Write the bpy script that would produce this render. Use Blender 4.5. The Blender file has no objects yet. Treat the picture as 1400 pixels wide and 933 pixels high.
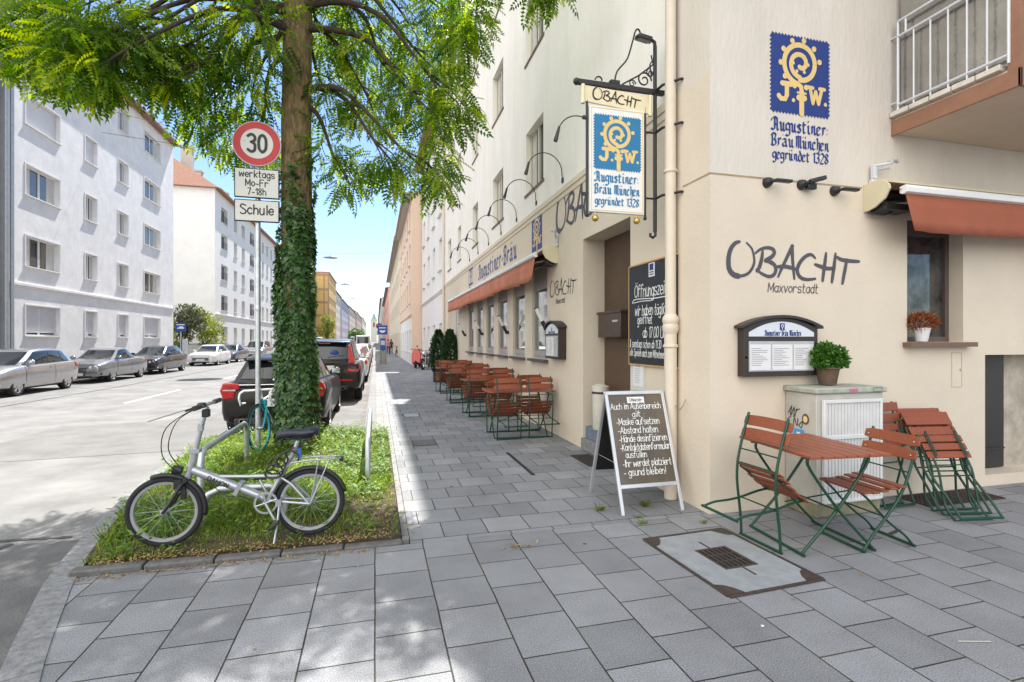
import bpy, bmesh, math, random
import numpy as np
from mathutils import Vector, Matrix, Euler
R = math.radians
random.seed(7)
rng = np.random.default_rng(11)
sc = bpy.context.scene
COL = sc.collection

# ------------------------------------------------------------------ camera, sky, sun, exposure
cam_d = bpy.data.cameras.new('camera')
cam = bpy.data.objects.new('camera', cam_d); COL.objects.link(cam)
cam_d.sensor_width = 36.0; cam_d.lens = 695 / 1400 * 36.0
cam_d.clip_start = 0.05; cam_d.clip_end = 3000
cam.location = (0, 0, 1.57)
cam.rotation_euler = (R(90), 0, -math.atan(186 / 695))
sc.camera = cam

SUN_EL, SUN_AZ = R(56), R(13)          # azimuth measured from +Y towards +X
world = bpy.data.worlds.new('World'); sc.world = world; world.use_nodes = True
wn = world.node_tree.nodes; wl = world.node_tree.links
bg = wn['Background']
sky = wn.new('ShaderNodeTexSky'); sky.sky_type = 'NISHITA'; sky.sun_disc = False
sky.sun_elevation = SUN_EL; sky.sun_rotation = SUN_AZ; sky.altitude = 500; sky.air_density = 1.0; sky.dust_density = 0.0; sky.ozone_density = 2.0
# unseen bright clouds, added to the west and behind the camera to light shaded walls
tc = wn.new('ShaderNodeTexCoord'); sx = wn.new('ShaderNodeSeparateXYZ'); wl.new(tc.outputs['Generated'], sx.inputs[0])
def mrange(src, a, b):
    m = wn.new('ShaderNodeMapRange'); m.interpolation_type = 'SMOOTHSTEP'; m.inputs[1].default_value = a; m.inputs[2].default_value = b
    wl.new(src, m.inputs[0]); return m.outputs[0]
def mul(a, b):
    m = wn.new('ShaderNodeMath'); m.operation = 'MULTIPLY'; wl.new(a, m.inputs[0]); wl.new(b, m.inputs[1]); return m.outputs[0]
cn = wn.new('ShaderNodeTexNoise'); cn.inputs['Scale'].default_value = 2.6; cn.inputs['Detail'].default_value = 8; cn.inputs['Roughness'].default_value = .55
wl.new(tc.outputs['Generated'], cn.inputs['Vector'])
dt = wn.new('ShaderNodeVectorMath'); dt.operation = 'DOT_PRODUCT'; wl.new(tc.outputs['Generated'], dt.inputs[0]); dt.inputs[1].default_value = (-.85, -.53, 0)
back = mul(mrange(dt.outputs['Value'], -.03, .3), mrange(sx.outputs['Z'], .0, .12))
cm = mul(back, mrange(cn.outputs[0], .28, .42))
wmix = wn.new('ShaderNodeMix'); wmix.data_type = 'RGBA'; wl.new(cm, wmix.inputs[0]); wl.new(sky.outputs[0], wmix.inputs[6]); wmix.inputs[7].default_value = (12.4, 12.2, 12.0, 1)
wl.new(wmix.outputs[2], bg.inputs[0]); bg.inputs[1].default_value = 0.118
sun_d = bpy.data.lights.new('sun', 'SUN'); sun_d.energy = 5.0; sun_d.angle = R(0.5); sun_d.color = (1, .97, .92)
sun = bpy.data.objects.new('sun', sun_d); COL.objects.link(sun)
sdir = Vector((math.sin(SUN_AZ) * math.cos(SUN_EL), math.cos(SUN_AZ) * math.cos(SUN_EL), math.sin(SUN_EL)))
sun.rotation_euler = sdir.to_track_quat('Z', 'Y').to_euler(); sun.location = (6, 20, 40)
sc.view_settings.view_transform = 'Standard'; sc.view_settings.look = 'None'
sc.view_settings.gamma = 1; sc.view_settings.use_curve_mapping = False
sc.view_settings.exposure = 0.9
sc.render.engine = 'CYCLES'
sc.cycles.use_denoising = True
sc.cycles.max_bounces = 7; sc.cycles.diffuse_bounces = 4; sc.cycles.glossy_bounces = 3
sc.cycles.transmission_bounces = 4; sc.cycles.transparent_max_bounces = 6
sc.cycles.caustics_reflective = False; sc.cycles.caustics_refractive = False
sc.cycles.sample_clamp_indirect = 6

# ------------------------------------------------------------------ materials
MATS = {}
def mat(name, col, rough=.6, metal=0, var=.12, vs=6, bump=0, bs=60, spec=.5, world_co=False, coat=0, col2=None, stretch=None):
    if name in MATS: return MATS[name]
    m = bpy.data.materials.new(name); m.use_nodes = True
    nt = m.node_tree; N = nt.nodes; L = nt.links; b = N['Principled BSDF']
    b.inputs['Roughness'].default_value = rough; b.inputs['Metallic'].default_value = metal
    b.inputs['Specular IOR Level'].default_value = spec
    if coat: b.inputs['Coat Weight'].default_value = coat; b.inputs['Coat Roughness'].default_value = .04
    c = (*col, 1)
    if world_co:
        src = N.new('ShaderNodeNewGeometry').outputs['Position']
    else:
        src = N.new('ShaderNodeTexCoord').outputs['Object']
    if stretch:
        mp = N.new('ShaderNodeMapping'); mp.inputs['Scale'].default_value = stretch
        L.new(src, mp.inputs[0]); src = mp.outputs[0]
    if var or col2:
        n = N.new('ShaderNodeTexNoise'); n.inputs['Scale'].default_value = vs; n.inputs['Detail'].default_value = 6
        n.inputs['Roughness'].default_value = .65
        L.new(src, n.inputs['Vector'])
        r = N.new('ShaderNodeValToRGB'); r.color_ramp.elements[0].position = .3; r.color_ramp.elements[1].position = .7
        c2 = col2 or tuple(min(1, x * (1 + var)) for x in col)
        c1 = col if col2 else tuple(x * (1 - var) for x in col)
        r.color_ramp.elements[0].color = (*c1, 1); r.color_ramp.elements[1].color = (*c2, 1)
        L.new(n.outputs[0], r.inputs[0]); L.new(r.outputs[0], b.inputs['Base Color'])
    else:
        b.inputs['Base Color'].default_value = c
    if bump:
        n2 = N.new('ShaderNodeTexNoise'); n2.inputs['Scale'].default_value = bs; n2.inputs['Detail'].default_value = 5
        L.new(src, n2.inputs['Vector'])
        bp = N.new('ShaderNodeBump'); bp.inputs['Strength'].default_value = bump; bp.inputs['Distance'].default_value = .01
        L.new(n2.outputs[0], bp.inputs['Height']); L.new(bp.outputs[0], b.inputs['Normal'])
    MATS[name] = m
    return m

def mat_slabs(name, rot, cols, size=(.35, .35), mortar=.005, dirt=(.05, .045, .03)):
    m = bpy.data.materials.new(name); m.use_nodes = True
    nt = m.node_tree; N = nt.nodes; L = nt.links; b = N['Principled BSDF']
    g = N.new('ShaderNodeNewGeometry'); mp = N.new('ShaderNodeMapping'); mp.inputs['Rotation'].default_value[2] = rot
    L.new(g.outputs['Position'], mp.inputs[0])
    nw = N.new('ShaderNodeTexNoise'); nw.inputs['Scale'].default_value = 2.2
    L.new(mp.outputs[0], nw.inputs['Vector'])
    add = N.new('ShaderNodeVectorMath'); add.operation = 'MULTIPLY_ADD'
    L.new(nw.outputs['Color'], add.inputs[0]); add.inputs[1].default_value = (.012, .012, 0); L.new(mp.outputs[0], add.inputs[2])
    br = N.new('ShaderNodeTexBrick'); br.offset = .5; br.inputs['Scale'].default_value = 1
    br.inputs['Brick Width'].default_value = size[0]; br.inputs['Row Height'].default_value = size[1]
    br.inputs['Mortar Size'].default_value = mortar; br.inputs['Mortar Smooth'].default_value = .3
    br.inputs['Color1'].default_value = (*cols[0], 1); br.inputs['Color2'].default_value = (*cols[1], 1); br.inputs['Bias'].default_value = 0
    L.new(add.outputs[0], br.inputs['Vector'])
    # moss tint of the joints
    nm = N.new('ShaderNodeTexNoise'); nm.inputs['Scale'].default_value = 1.6; L.new(g.outputs['Position'], nm.inputs['Vector'])
    rm = N.new('ShaderNodeValToRGB'); rm.color_ramp.elements[0].position = .45; rm.color_ramp.elements[1].position = .65
    rm.color_ramp.elements[0].color = (.022, .02, .017, 1); rm.color_ramp.elements[1].color = (.06, .06, .022, 1)
    L.new(nm.outputs[0], rm.inputs[0]); L.new(rm.outputs[0], br.inputs['Mortar'])
    # granular aggregate and broad soiling
    ns = N.new('ShaderNodeTexNoise'); ns.inputs['Scale'].default_value = 150; ns.inputs['Detail'].default_value = 3
    L.new(g.outputs['Position'], ns.inputs['Vector'])
    rs = N.new('ShaderNodeValToRGB'); rs.color_ramp.elements[0].position = .3; rs.color_ramp.elements[1].position = .72
    rs.color_ramp.elements[0].color = (.5, .5, .5, 1); rs.color_ramp.elements[1].color = (1.4, 1.4, 1.4, 1)
    L.new(ns.outputs[0], rs.inputs[0])
    nb = N.new('ShaderNodeTexNoise'); nb.inputs['Scale'].default_value = 1.3; nb.inputs['Detail'].default_value = 8; nb.inputs['Roughness'].default_value = .7
    L.new(g.outputs['Position'], nb.inputs['Vector'])
    rb = N.new('ShaderNodeValToRGB'); rb.color_ramp.elements[0].position = .3; rb.color_ramp.elements[1].position = .7
    rb.color_ramp.elements[0].color = (.78, .77, .76, 1); rb.color_ramp.elements[1].color = (1.12, 1.12, 1.12, 1)
    L.new(nb.outputs[0], rb.inputs[0])
    m1 = N.new('ShaderNodeMix'); m1.data_type = 'RGBA'; m1.blend_type = 'MULTIPLY'; m1.inputs[0].default_value = 1
    L.new(br.outputs['Color'], m1.inputs[6]); L.new(rs.outputs[0], m1.inputs[7])
    m2 = N.new('ShaderNodeMix'); m2.data_type = 'RGBA'; m2.blend_type = 'MULTIPLY'; m2.inputs[0].default_value = 1
    L.new(m1.outputs[2], m2.inputs[6]); L.new(rb.outputs[0], m2.inputs[7])
    # gum spots
    vo = N.new('ShaderNodeTexVoronoi'); vo.inputs['Scale'].default_value = 1.7; L.new(g.outputs['Position'], vo.inputs['Vector'])
    lt = N.new('ShaderNodeMath'); lt.operation = 'LESS_THAN'; lt.inputs[1].default_value = .03; L.new(vo.outputs['Distance'], lt.inputs[0])
    m3 = N.new('ShaderNodeMix'); m3.data_type = 'RGBA'; m3.inputs[7].default_value = (.05, .05, .055, 1)
    L.new(lt.outputs[0], m3.inputs[0]); L.new(m2.outputs[2], m3.inputs[6])
    L.new(m3.outputs[2], b.inputs['Base Color'])
    b.inputs['Roughness'].default_value = .75
    sub = N.new('ShaderNodeMath'); sub.operation = 'MULTIPLY_ADD'; sub.inputs[1].default_value = -1.0
    L.new(br.outputs['Fac'], sub.inputs[0])
    sc2 = N.new('ShaderNodeMath'); sc2.operation = 'MULTIPLY'; sc2.inputs[1].default_value = .25; L.new(ns.outputs[0], sc2.inputs[0])
    L.new(sc2.outputs[0], sub.inputs[2])
    bp = N.new('ShaderNodeBump'); bp.inputs['Strength'].default_value = .6; bp.inputs['Distance'].default_value = .006
    L.new(sub.outputs[0], bp.inputs['Height']); L.new(bp.outputs[0], b.inputs['Normal'])
    return m

def mat_leaf(name, cols, trans=.45, rough=.45, tone=False):
    m = bpy.data.materials.new(name); m.use_nodes = True
    nt = m.node_tree; N = nt.nodes; L = nt.links; b = N['Principled BSDF']; out = N['Material Output']
    g = N.new('ShaderNodeNewGeometry'); r = N.new('ShaderNodeValToRGB')
    els = r.color_ramp.elements
    for i, c in enumerate(cols):
        p = i / max(1, len(cols) - 1)
        e = els[i] if i < 2 else els.new(p)
        e.position = p; e.color = (*c, 1)
    if tone:                                                  # one tone per frond, a little play per leaflet
        at = N.new('ShaderNodeAttribute'); at.attribute_name = 'tone'
        mm = N.new('ShaderNodeMath'); mm.operation = 'MULTIPLY_ADD'; mm.inputs[1].default_value = .22; L.new(g.outputs['Random Per Island'], mm.inputs[0]); L.new(at.outputs['Fac'], mm.inputs[2]); L.new(mm.outputs[0], r.inputs[0])
    else: L.new(g.outputs['Random Per Island'], r.inputs[0])
    b.inputs['Roughness'].default_value = rough
    L.new(r.outputs[0], b.inputs['Base Color'])
    t = N.new('ShaderNodeBsdfTranslucent')
    hs = N.new('ShaderNodeHueSaturation'); hs.inputs['Hue'].default_value = .485; hs.inputs['Saturation'].default_value = 1.1; hs.inputs['Value'].default_value = 2.0
    L.new(r.outputs[0], hs.inputs['Color']); L.new(hs.outputs[0], t.inputs[0])
    mx = N.new('ShaderNodeMixShader'); mx.inputs[0].default_value = trans
    L.new(b.outputs[0], mx.inputs[1]); L.new(t.outputs[0], mx.inputs[2]); L.new(mx.outputs[0], out.inputs[0])
    MATS[name] = m
    return m

# ------------------------------------------------------------------ mesh builder
class MB:
    def __init__(s): s.v = []; s.f = []
    def add(s, vs, fs):
        o = len(s.v); s.v += [tuple(p) for p in vs]; s.f += [tuple(i + o for i in f) for f in fs]; return s
    def quad(s, a, b, c, d): return s.add([a, b, c, d], [(0, 1, 2, 3)])
    def poly(s, pts): return s.add(pts, [tuple(range(len(pts)))])
    def box(s, c, d, rot=None):
        x, y, z = (k / 2 for k in d)
        vs = [Vector((i * x, j * y, k * z)) for i in (-1, 1) for j in (-1, 1) for k in (-1, 1)]
        if rot is not None:
            M = rot if isinstance(rot, Matrix) else Euler(rot).to_matrix()
            vs = [M @ p for p in vs]
        c = Vector(c)
        return s.add([p + c for p in vs], [(0, 1, 3, 2), (4, 6, 7, 5), (0, 4, 5, 1), (2, 3, 7, 6), (0, 2, 6, 4), (1, 5, 7, 3)])
    def box2(s, a, b): return s.box([(p + q) / 2 for p, q in zip(a, b)], [abs(q - p) for p, q in zip(a, b)])
    def tube(s, pts, r=.01, n=8, caps=True, closed=False):
        pts = [Vector(p) for p in pts]; m = len(pts)
        rs = r if isinstance(r, (list, tuple)) else [r] * m
        o = len(s.v); prev = None
        for i, p in enumerate(pts):
            if closed: t = (pts[(i + 1) % m] - pts[i - 1])
            else: t = (pts[min(i + 1, m - 1)] - pts[max(i - 1, 0)])
            t = t.normalized() if t.length > 1e-9 else Vector((0, 0, 1))
            if prev is None:
                a = Vector((0, 0, 1)) if abs(t.z) < .9 else Vector((1, 0, 0))
                u = t.cross(a).normalized()
            else:
                u = prev - t * prev.dot(t)
                u = u.normalized() if u.length > 1e-6 else t.orthogonal().normalized()
            prev = u; w = t.cross(u)
            for k in range(n):
                a = 2 * math.pi * k / n
                s.v.append(tuple(p + (u * math.cos(a) + w * math.sin(a)) * rs[i]))
        for i in range(m if closed else m - 1):
            j = (i + 1) % m
            for k in range(n):
                k2 = (k + 1) % n
                s.f.append((o + i * n + k, o + i * n + k2, o + j * n + k2, o + j * n + k))
        if caps and not closed:
            s.f.append(tuple(o + k for k in reversed(range(n)))); s.f.append(tuple(o + (m - 1) * n + k for k in range(n)))
        return s
    def lathe(s, prof, n=24, c=(0, 0, 0), axis='z', M=None, caps=True):
        o = len(s.v); c = Vector(c)
        for r, z in prof:
            for k in range(n):
                a = 2 * math.pi * k / n; p = Vector((r * math.cos(a), r * math.sin(a), z))
                if axis == 'x': p = Vector((p.z, p.x, p.y))
                elif axis == 'y': p = Vector((p.x, p.z, p.y))
                if M is not None: p = M @ p
                s.v.append(tuple(p + c))
        for i in range(len(prof) - 1):
            for k in range(n):
                k2 = (k + 1) % n
                s.f.append((o + i * n + k, o + i * n + k2, o + (i + 1) * n + k2, o + (i + 1) * n + k))
        if not caps or prof[0] == prof[-1]: return s
        if prof[0][0] > 1e-6: s.f.append(tuple(o + k for k in reversed(range(n))))
        if prof[-1][0] > 1e-6: s.f.append(tuple(o + (len(prof) - 1) * n + k for k in range(n)))
        return s
    def ball(s, c, r, n=12, sz=(1, 1, 1)):
        m = n // 2; prof = [(max(1e-7, math.sin(math.pi * i / m)), -math.cos(math.pi * i / m)) for i in range(m + 1)]
        o = len(s.v); s.lathe(prof, n, (0, 0, 0))
        for i in range(o, len(s.v)):
            p = s.v[i]; s.v[i] = (c[0] + p[0] * r * sz[0], c[1] + p[1] * r * sz[1], c[2] + p[2] * r * sz[2])
        return s
    def prism(s, pts, fn, d0, d1):
        """2-D outline pts -> solid between depth d0 and d1; fn(x, y, d) gives the 3-D point"""
        n = len(pts)
        vs = [fn(x, y, d0) for x, y in pts] + [fn(x, y, d1) for x, y in pts]
        return s.add(vs, [tuple(range(n)), tuple(range(2 * n - 1, n - 1, -1))] + [(i, i + n, (i + 1) % n + n, (i + 1) % n) for i in range(n)])
    def xform(s, M):
        s.v = [tuple(M @ Vector(p)) for p in s.v]; return s
    def mesh(s, name, smooth=35):
        me = bpy.data.meshes.new(name); me.from_pydata(s.v, [], s.f)
        bm = bmesh.new(); bm.from_mesh(me); bmesh.ops.recalc_face_normals(bm, faces=bm.faces); bm.to_mesh(me); bm.free()
        if smooth:
            me.polygons.foreach_set('use_smooth', [True] * len(me.polygons)); me.set_sharp_from_angle(angle=R(smooth))
        return me
    def build(s, name, m, parent=None, smooth=35, bevel=0, loc=None, rot=None):
        me = s.mesh(name, smooth); me.materials.append(m)
        return link(name, me, parent, bevel, loc, rot)

def link(name, me, parent=None, bevel=0, loc=None, rot=None):
    o = bpy.data.objects.new(name, me); COL.objects.link(o)
    if parent: o.parent = parent
    if loc: o.location = loc
    if rot: o.rotation_euler = rot
    if bevel:
        b = o.modifiers.new('bevel', 'BEVEL'); b.width = bevel; b.segments = 2; b.limit_method = 'ANGLE'; b.angle_limit = R(40)
    return o
def tag(o, label, cat, group=None):
    o['label'] = label; o['category'] = cat
    if group: o['group'] = group
    return o
def thing(name, label, cat, loc=(0, 0, 0), rz=0, group=None):
    o = bpy.data.objects.new(name, None); COL.objects.link(o); o.empty_display_size = .2
    o.location = loc; o.rotation_euler = (0, 0, rz)
    return tag(o, label, cat, group)
def structure(o): o['kind'] = 'structure'; return o
def dup(root, loc, rz, label, group=None, M=None):
    r = root.copy(); COL.objects.link(r); r.location = loc
    r.rotation_euler = (0, 0, rz) if not isinstance(rz, tuple) else rz
    r['label'] = label
    if group: r['group'] = group
    for ch in list(root.children):
        c = ch.copy(); COL.objects.link(c); c.parent = r
        for g in ch.children:
            d = g.copy(); COL.objects.link(d); d.parent = c
    return r
def raw_mesh(name, verts, faces_flat, per, m, parent=None, smooth=False, tone=None):
    """fast mesh from numpy: verts (n,3); faces_flat (k*per)"""
    me = bpy.data.meshes.new(name); nv = len(verts); nf = len(faces_flat) // per
    me.vertices.add(nv); me.vertices.foreach_set('co', np.asarray(verts, np.float32).ravel())
    me.loops.add(nf * per); me.loops.foreach_set('vertex_index', np.asarray(faces_flat, np.int32))
    me.polygons.add(nf); me.polygons.foreach_set('loop_start', np.arange(0, nf * per, per, dtype=np.int32))
    me.update(calc_edges=True); me.validate()
    if smooth: me.polygons.foreach_set('use_smooth', [True] * nf)
    if tone is not None: a = me.attributes.new('tone', 'FLOAT', 'POINT'); a.data.foreach_set('value', np.asarray(tone, np.float32))
    me.materials.append(m)
    return link(name, me, parent)
def catmull(P, k=6, closed=False):
    P = [tuple(map(float, p)) for p in P]; n = len(P); out = []
    if n < 3 and not closed: return P
    for i in range(n if closed else n - 1):
        if closed: a, b, c, d = P[i - 1], P[i], P[(i + 1) % n], P[(i + 2) % n]
        else: a, b, c, d = P[max(i - 1, 0)], P[i], P[i + 1], P[min(i + 2, n - 1)]
        for j in range(k):
            t = j / k
            out.append(tuple(.5 * (2 * q + (r - p) * t + (2 * p - 5 * q + 4 * r - s) * t * t + (3 * q - p - 3 * r + s) * t ** 3) for p, q, r, s in zip(a, b, c, d)))
    if not closed: out.append(P[-1])
    return out

class Plane:
    """a flat surface: origin, direction of writing, up, and outward normal"""
    def __init__(s, o, u, v, n): s.o, s.u, s.v, s.n = map(Vector, (o, u, v, n))
    def __call__(s, x, y, d=0): return tuple(s.o + s.u * x + s.v * y + s.n * d)
    def at(s, x, y, d=0): return Plane(s(x, y, d), s.u, s.v, s.n)

# ------------------------------------------------------------------ lettering (own stroke alphabet)
GL = {
 'a': '4i2j0h0f2d4f;4j4d', 'b': '0m0d;0f2d4f4h2j0h', 'c': '4i2j0h0f2d4e', 'd': '4h2j0h0f2d4f;4m4d', 'e': '0g4g;4g4i2j0h0f2d4e',
 'f': '4l3m1l1d;0j3j', 'g': '4h2j0h0f2d4f;4j4b2a0b', 'h': '0m0d;0h2j4h4d', 'i': '1j1d;1l1m', 'k': '0m0d;4j0f;1g4d', 'l': '1m1d',
 'm': '0j0d;0h2j3h3d;3h5j6h6d', 'n': '0j0d;0h2j4h4d', 'o': '2d0f0h2j4h4f2d', 'p': '0j0a;0f2d4f4h2j0h', 'r': '0j0d;0h2j4i',
 's': '4i2j0i1g3g4e2d0e', 't': '1m1e3d;0j3j', 'u': '0j0f1d3d4f;4j4d', 'v': '0j2d;2d4j', 'w': '0j1d;1d3i;3i5d;5d6j', 'x': '0j4d;4j0d',
 'y': '0j2d;4j2d1b0a', 'z': '0j4j;4j0d;0d4d', 'ß': '0d0l1m3m4l2i4g4e3d2d',
 'A': '0d3m;3m6d;1g5g', 'B': '0d0m;0m3m4l4j3i0i;3i5h5e3d0d', 'C': '5l3m1l0i0g1e3d5e', 'D': '0d0m;0m3m5k5f3d0d', 'E': '5m0m;0m0d;0d5d;0i4i', 'F': '5m0m;0m0d;0i4i',
 'G': '5l3m1l0i0g1e3d5e5h;5h3h', 'H': '0d0m;5d5m;0i5i', 'I': '1d1m', 'J': '3m3e2d1d0e', 'K': '0m0d;5m0h;1i5d', 'L': '0m0d;0d4d', 'M': '0d0m;0m3f;3f6m;6m6d',
 'N': '0d0m;0m5d;5d5m', 'O': '3d1e0g0j1l3m5l6j6g5e3d', 'R': '0d0m;0m3m4l4j3i0i;2i5d', 'S': '5l3m1m0k1j4h5g5e3d1d0e', 'T': '0m6m;3m3d', 'U': '0m0f1d4d5f5m',
 'V': '0m3d;3d6m', 'W': '0m2d;2d4k;4k6d;6d8m', '0': '2d0f0k2m4k4f2d', '1': '0k2m;2m2d', '2': '0l2m4l4j0d;0d4d', '3': '0l2m4l4j2i;2i4h4e2d0e', '4': '3d3m;3m0f;0f4f',
 '5': '4m0m;0m0i;0i2j4h4e2d0e', '7': '0m4m;4m1d', '8': '2i0k2m4k2i0f2d4f2i', '.': '1d1d', ':': '1d1d;1h1h', '-': '0g3g', '!': '1m1f;1d1d', ',': '1d0b', '&': '4d1k2m3k0f1d4g', '/': '0d3m', "'": '1m1k',
}
BLACK = {   # angular, for the broad nib
 'a': '0i2j3i3e4d;3h1g0f1d3e', 'u': '0j1i1e2d3e;3j3e4d', 'g': '3i1j0i0f1e3f;3j3b1a0b', 's': '3i1j0i1h3f2d0e', 't': '1l1e2d3e;0j3j', 'i': '0i1j1e2d;1l1m', 'n': '0i1j1e0d;1i3j3e4d',
 'e': '0f3i1j0i0e1d3e', 'r': '0i1j1e0d;1i2j3i', 'd': '1m3i3e2d0e0i2j;', 'c': '3i1j0i0e1d3e', 'h': '0m1l1e0d;1i3j3e2b', 'ä': '0i2j3i3e4d;3h1g0f1d3e;0l1m;3l3m', 'ü': '0j1i1e2d3e;3j3e4d;0l1m;3l3m',
 'A': '1l3m3e2d0e;0j1l;3m5l5e6d;3h5h', 'B': '1m1d;1m3m4l3i1h;3i4g4e2d0e;0k1m', 'M': '0l1m1e0d;1l3m3d;3l5m5e6d', '-': '0g2h', ':': '0e1f;0h1i', 'O': '2d0f0k2m4k4f2d',
}
def _pts(s): return [(ord(s[i]) - 48, ord(s[i + 1]) - 100) for i in range(0, len(s) - 1, 2)]
def glyph(ch, black=False):
    um = {'ä': 'a', 'ö': 'o', 'ü': 'u', 'Ö': 'O', 'Ü': 'U', 'Ä': 'A'}
    if black and ch in BLACK: return [_pts(q) for q in BLACK[ch].split(';') if q]
    if ch in um:
        st = [_pts(q) for q in GL[um[ch]].split(';')]; t = 8.3 if ch.islower() else 10.5
        w = max(p[0] for q in st for p in q)
        return st + [[(w * .25, t), (w * .25, t + .4)], [(w * .75, t), (w * .75, t + .4)]]
    return [_pts(q) for q in GL[ch].split(';') if q] if ch in GL else []
class Pen:
    """collects flat pen strokes on a plane, each a hair above the last so that none are coplanar"""
    def __init__(s, plane, base=.002): s.mb = MB(); s.p = plane; s.k = 0; s.base = base
    def d(s): s.k = (s.k + 1) % 17; return s.base + s.k * .00007
    def poly(s, pts): 
        d = s.d(); s.mb.poly([s.p(x, y, d) for x, y in pts]); return s
    def stroke(s, pts, w, nib=None):
        """round pen of width w, or a broad nib along the vector nib"""
        if len(pts) == 1 or (len(pts) == 2 and pts[0] == pts[1]): pts = [pts[0], (pts[0][0] + 1e-4, pts[0][1])]
        if nib:
            for a, b in zip(pts[:-1], pts[1:]):
                nx, ny = nib; tx, ty = b[0] - a[0], b[1] - a[1]; l = math.hypot(tx, ty) or 1
                mx, my = -ty / l * w * .22, tx / l * w * .22
                if nx * mx + ny * my < 0: mx, my = -mx, -my
                nx, ny = nx + mx, ny + my
                s.poly([(a[0] - nx, a[1] - ny), (a[0] + nx, a[1] + ny), (b[0] + nx, b[1] + ny), (b[0] - nx, b[1] - ny)])
            return s
        h = w / 2
        L, Rr = [], []
        n = len(pts)
        for i, p in enumerate(pts):
            a = pts[max(i - 1, 0)]; b = pts[min(i + 1, n - 1)]
            tx, ty = b[0] - a[0], b[1] - a[1]; l = math.hypot(tx, ty) or 1
            L.append((p[0] - ty / l * h, p[1] + tx / l * h)); Rr.append((p[0] + ty / l * h, p[1] - tx / l * h))
        for i in range(n - 1): s.poly([L[i], Rr[i], Rr[i + 1], L[i + 1]])
        for p in (pts[0], pts[-1]): s.poly([(p[0] + h * math.cos(k * math.pi / 4), p[1] + h * math.sin(k * math.pi / 4)) for k in range(8)])
        return s
    def text(s, txt, x, y, size, w=.13, track=.22, cond=1, slant=0, black=False, nib=None, align='l', jit=0, smooth=True, rise=0):
        k = size / 9.0; adv = []
        for ch in txt:
            g = glyph(ch, black); adv.append((max((p[0] for q in g for p in q), default=2.2)) * k * cond)
        tot = sum(adv) + track * size * (len(txt) - 1)
        cx = x - (tot if align == 'r' else tot / 2 if align == 'c' else 0); x0 = cx
        for ch, a in zip(txt, adv):
            dy = random.uniform(-jit, jit) * size + (cx - x0) * rise; sc_ = 1 + random.uniform(-jit, jit)
            for q in glyph(ch, black):
                if not black and smooth and len(q) > 2: q = catmull(q, 4)
                pp = [(cx + px * k * cond * sc_ + py * k * slant, y + dy + py * k * sc_) for px, py in q]
                s.stroke(pp, w * size, nib and (nib[0] * size, nib[1] * size))
            cx += a + track * size
        return tot
    def build(s, name, m, parent): return wb(s.mb, name, m, parent, 0)

# ================================================================== THE SETTING
M_asph = mat('asphalt', (.20, .195, .187), .85, var=.28, vs=1.2, bump=.5, bs=90, world_co=True)
M_slabA = mat_slabs('slabs_foreground', R(90), ((.215, .22, .23), (.31, .315, .328)), (.37, .355))
M_slabB = mat_slabs('slabs_sidewalk', 0, ((.215, .22, .23), (.31, .315, .328)), (.36, .34))
M_slabS = mat_slabs('slabs_strip', 0, ((.25, .245, .235), (.31, .305, .29)), (.3, .28), .004)
M_granite = mat('granite', (.22, .22, .222), .8, var=.35, vs=25, bump=.4, bs=120, world_co=True)
M_granite_d = mat('granite_dark', (.13, .125, .12), .85, var=.3, vs=14, bump=.5, bs=80, world_co=True)
M_paint_w = mat('road_paint', (.62, .62, .6), .7, var=.25, vs=12, world_co=True)
M_soil = mat('soil', (.07, .05, .03), .95, var=.4, vs=9, bump=.8, bs=40, world_co=True)

# the road: one sheet to the horizon; it rises to the lowered kerb at the near corner
def road_z(x, y):
    t = max(0, min(1, (y - 3.4) / 2.4)); s = max(0, min(1, (-x - 3.2) / 3))
    a = -.035 - .085 * (t * t * (3 - 2 * t)); return a * (1 - s) + -.12 * s
xs = [-900, -120, -40, -20, -14] + [-12 + .5 * i for i in range(28)] + [4, 12, 40, 120, 900]
ys = [-300, -40, -8] + [-4 + .5 * i for i in range(30)] + [14, 20, 40, 80, 160, 320, 700, 1500]
vs = [(x, y, road_z(x, y)) for y in ys for x in xs]; nx = len(xs)
mb = MB(); mb.add(vs, [(j * nx + i, j * nx + i + 1, (j + 1) * nx + i + 1, (j + 1) * nx + i) for j in range(len(ys) - 1) for i in range(nx - 1)])
structure(mb.build('road', M_asph))
# a resurfaced darker strip and patches of the carriageway
M_asph2 = mat('asphalt_patch', (.175, .17, .163), .9, var=.2, vs=2, bump=.6, bs=70, world_co=True)
mb = MB(); mb.poly([(-6.0, 8.6, -.116), (-2.72, 8.9, -.116), (-2.72, 200, -.116), (-3.6, 200, -.116), (-3.6, 12.4, -.116), (-6.0, 12.0, -.116)])
structure(mb.build('road_patch_and_shade', M_asph2))
mb = MB()
for y0 in range(16, 150, 9): mb.poly([(-6.62, y0, -.115), (-6.5, y0, -.115), (-6.5, y0 + 4, -.115), (-6.62, y0 + 4, -.115)])
structure(mb.build('road_marking', M_paint_w))

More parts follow.
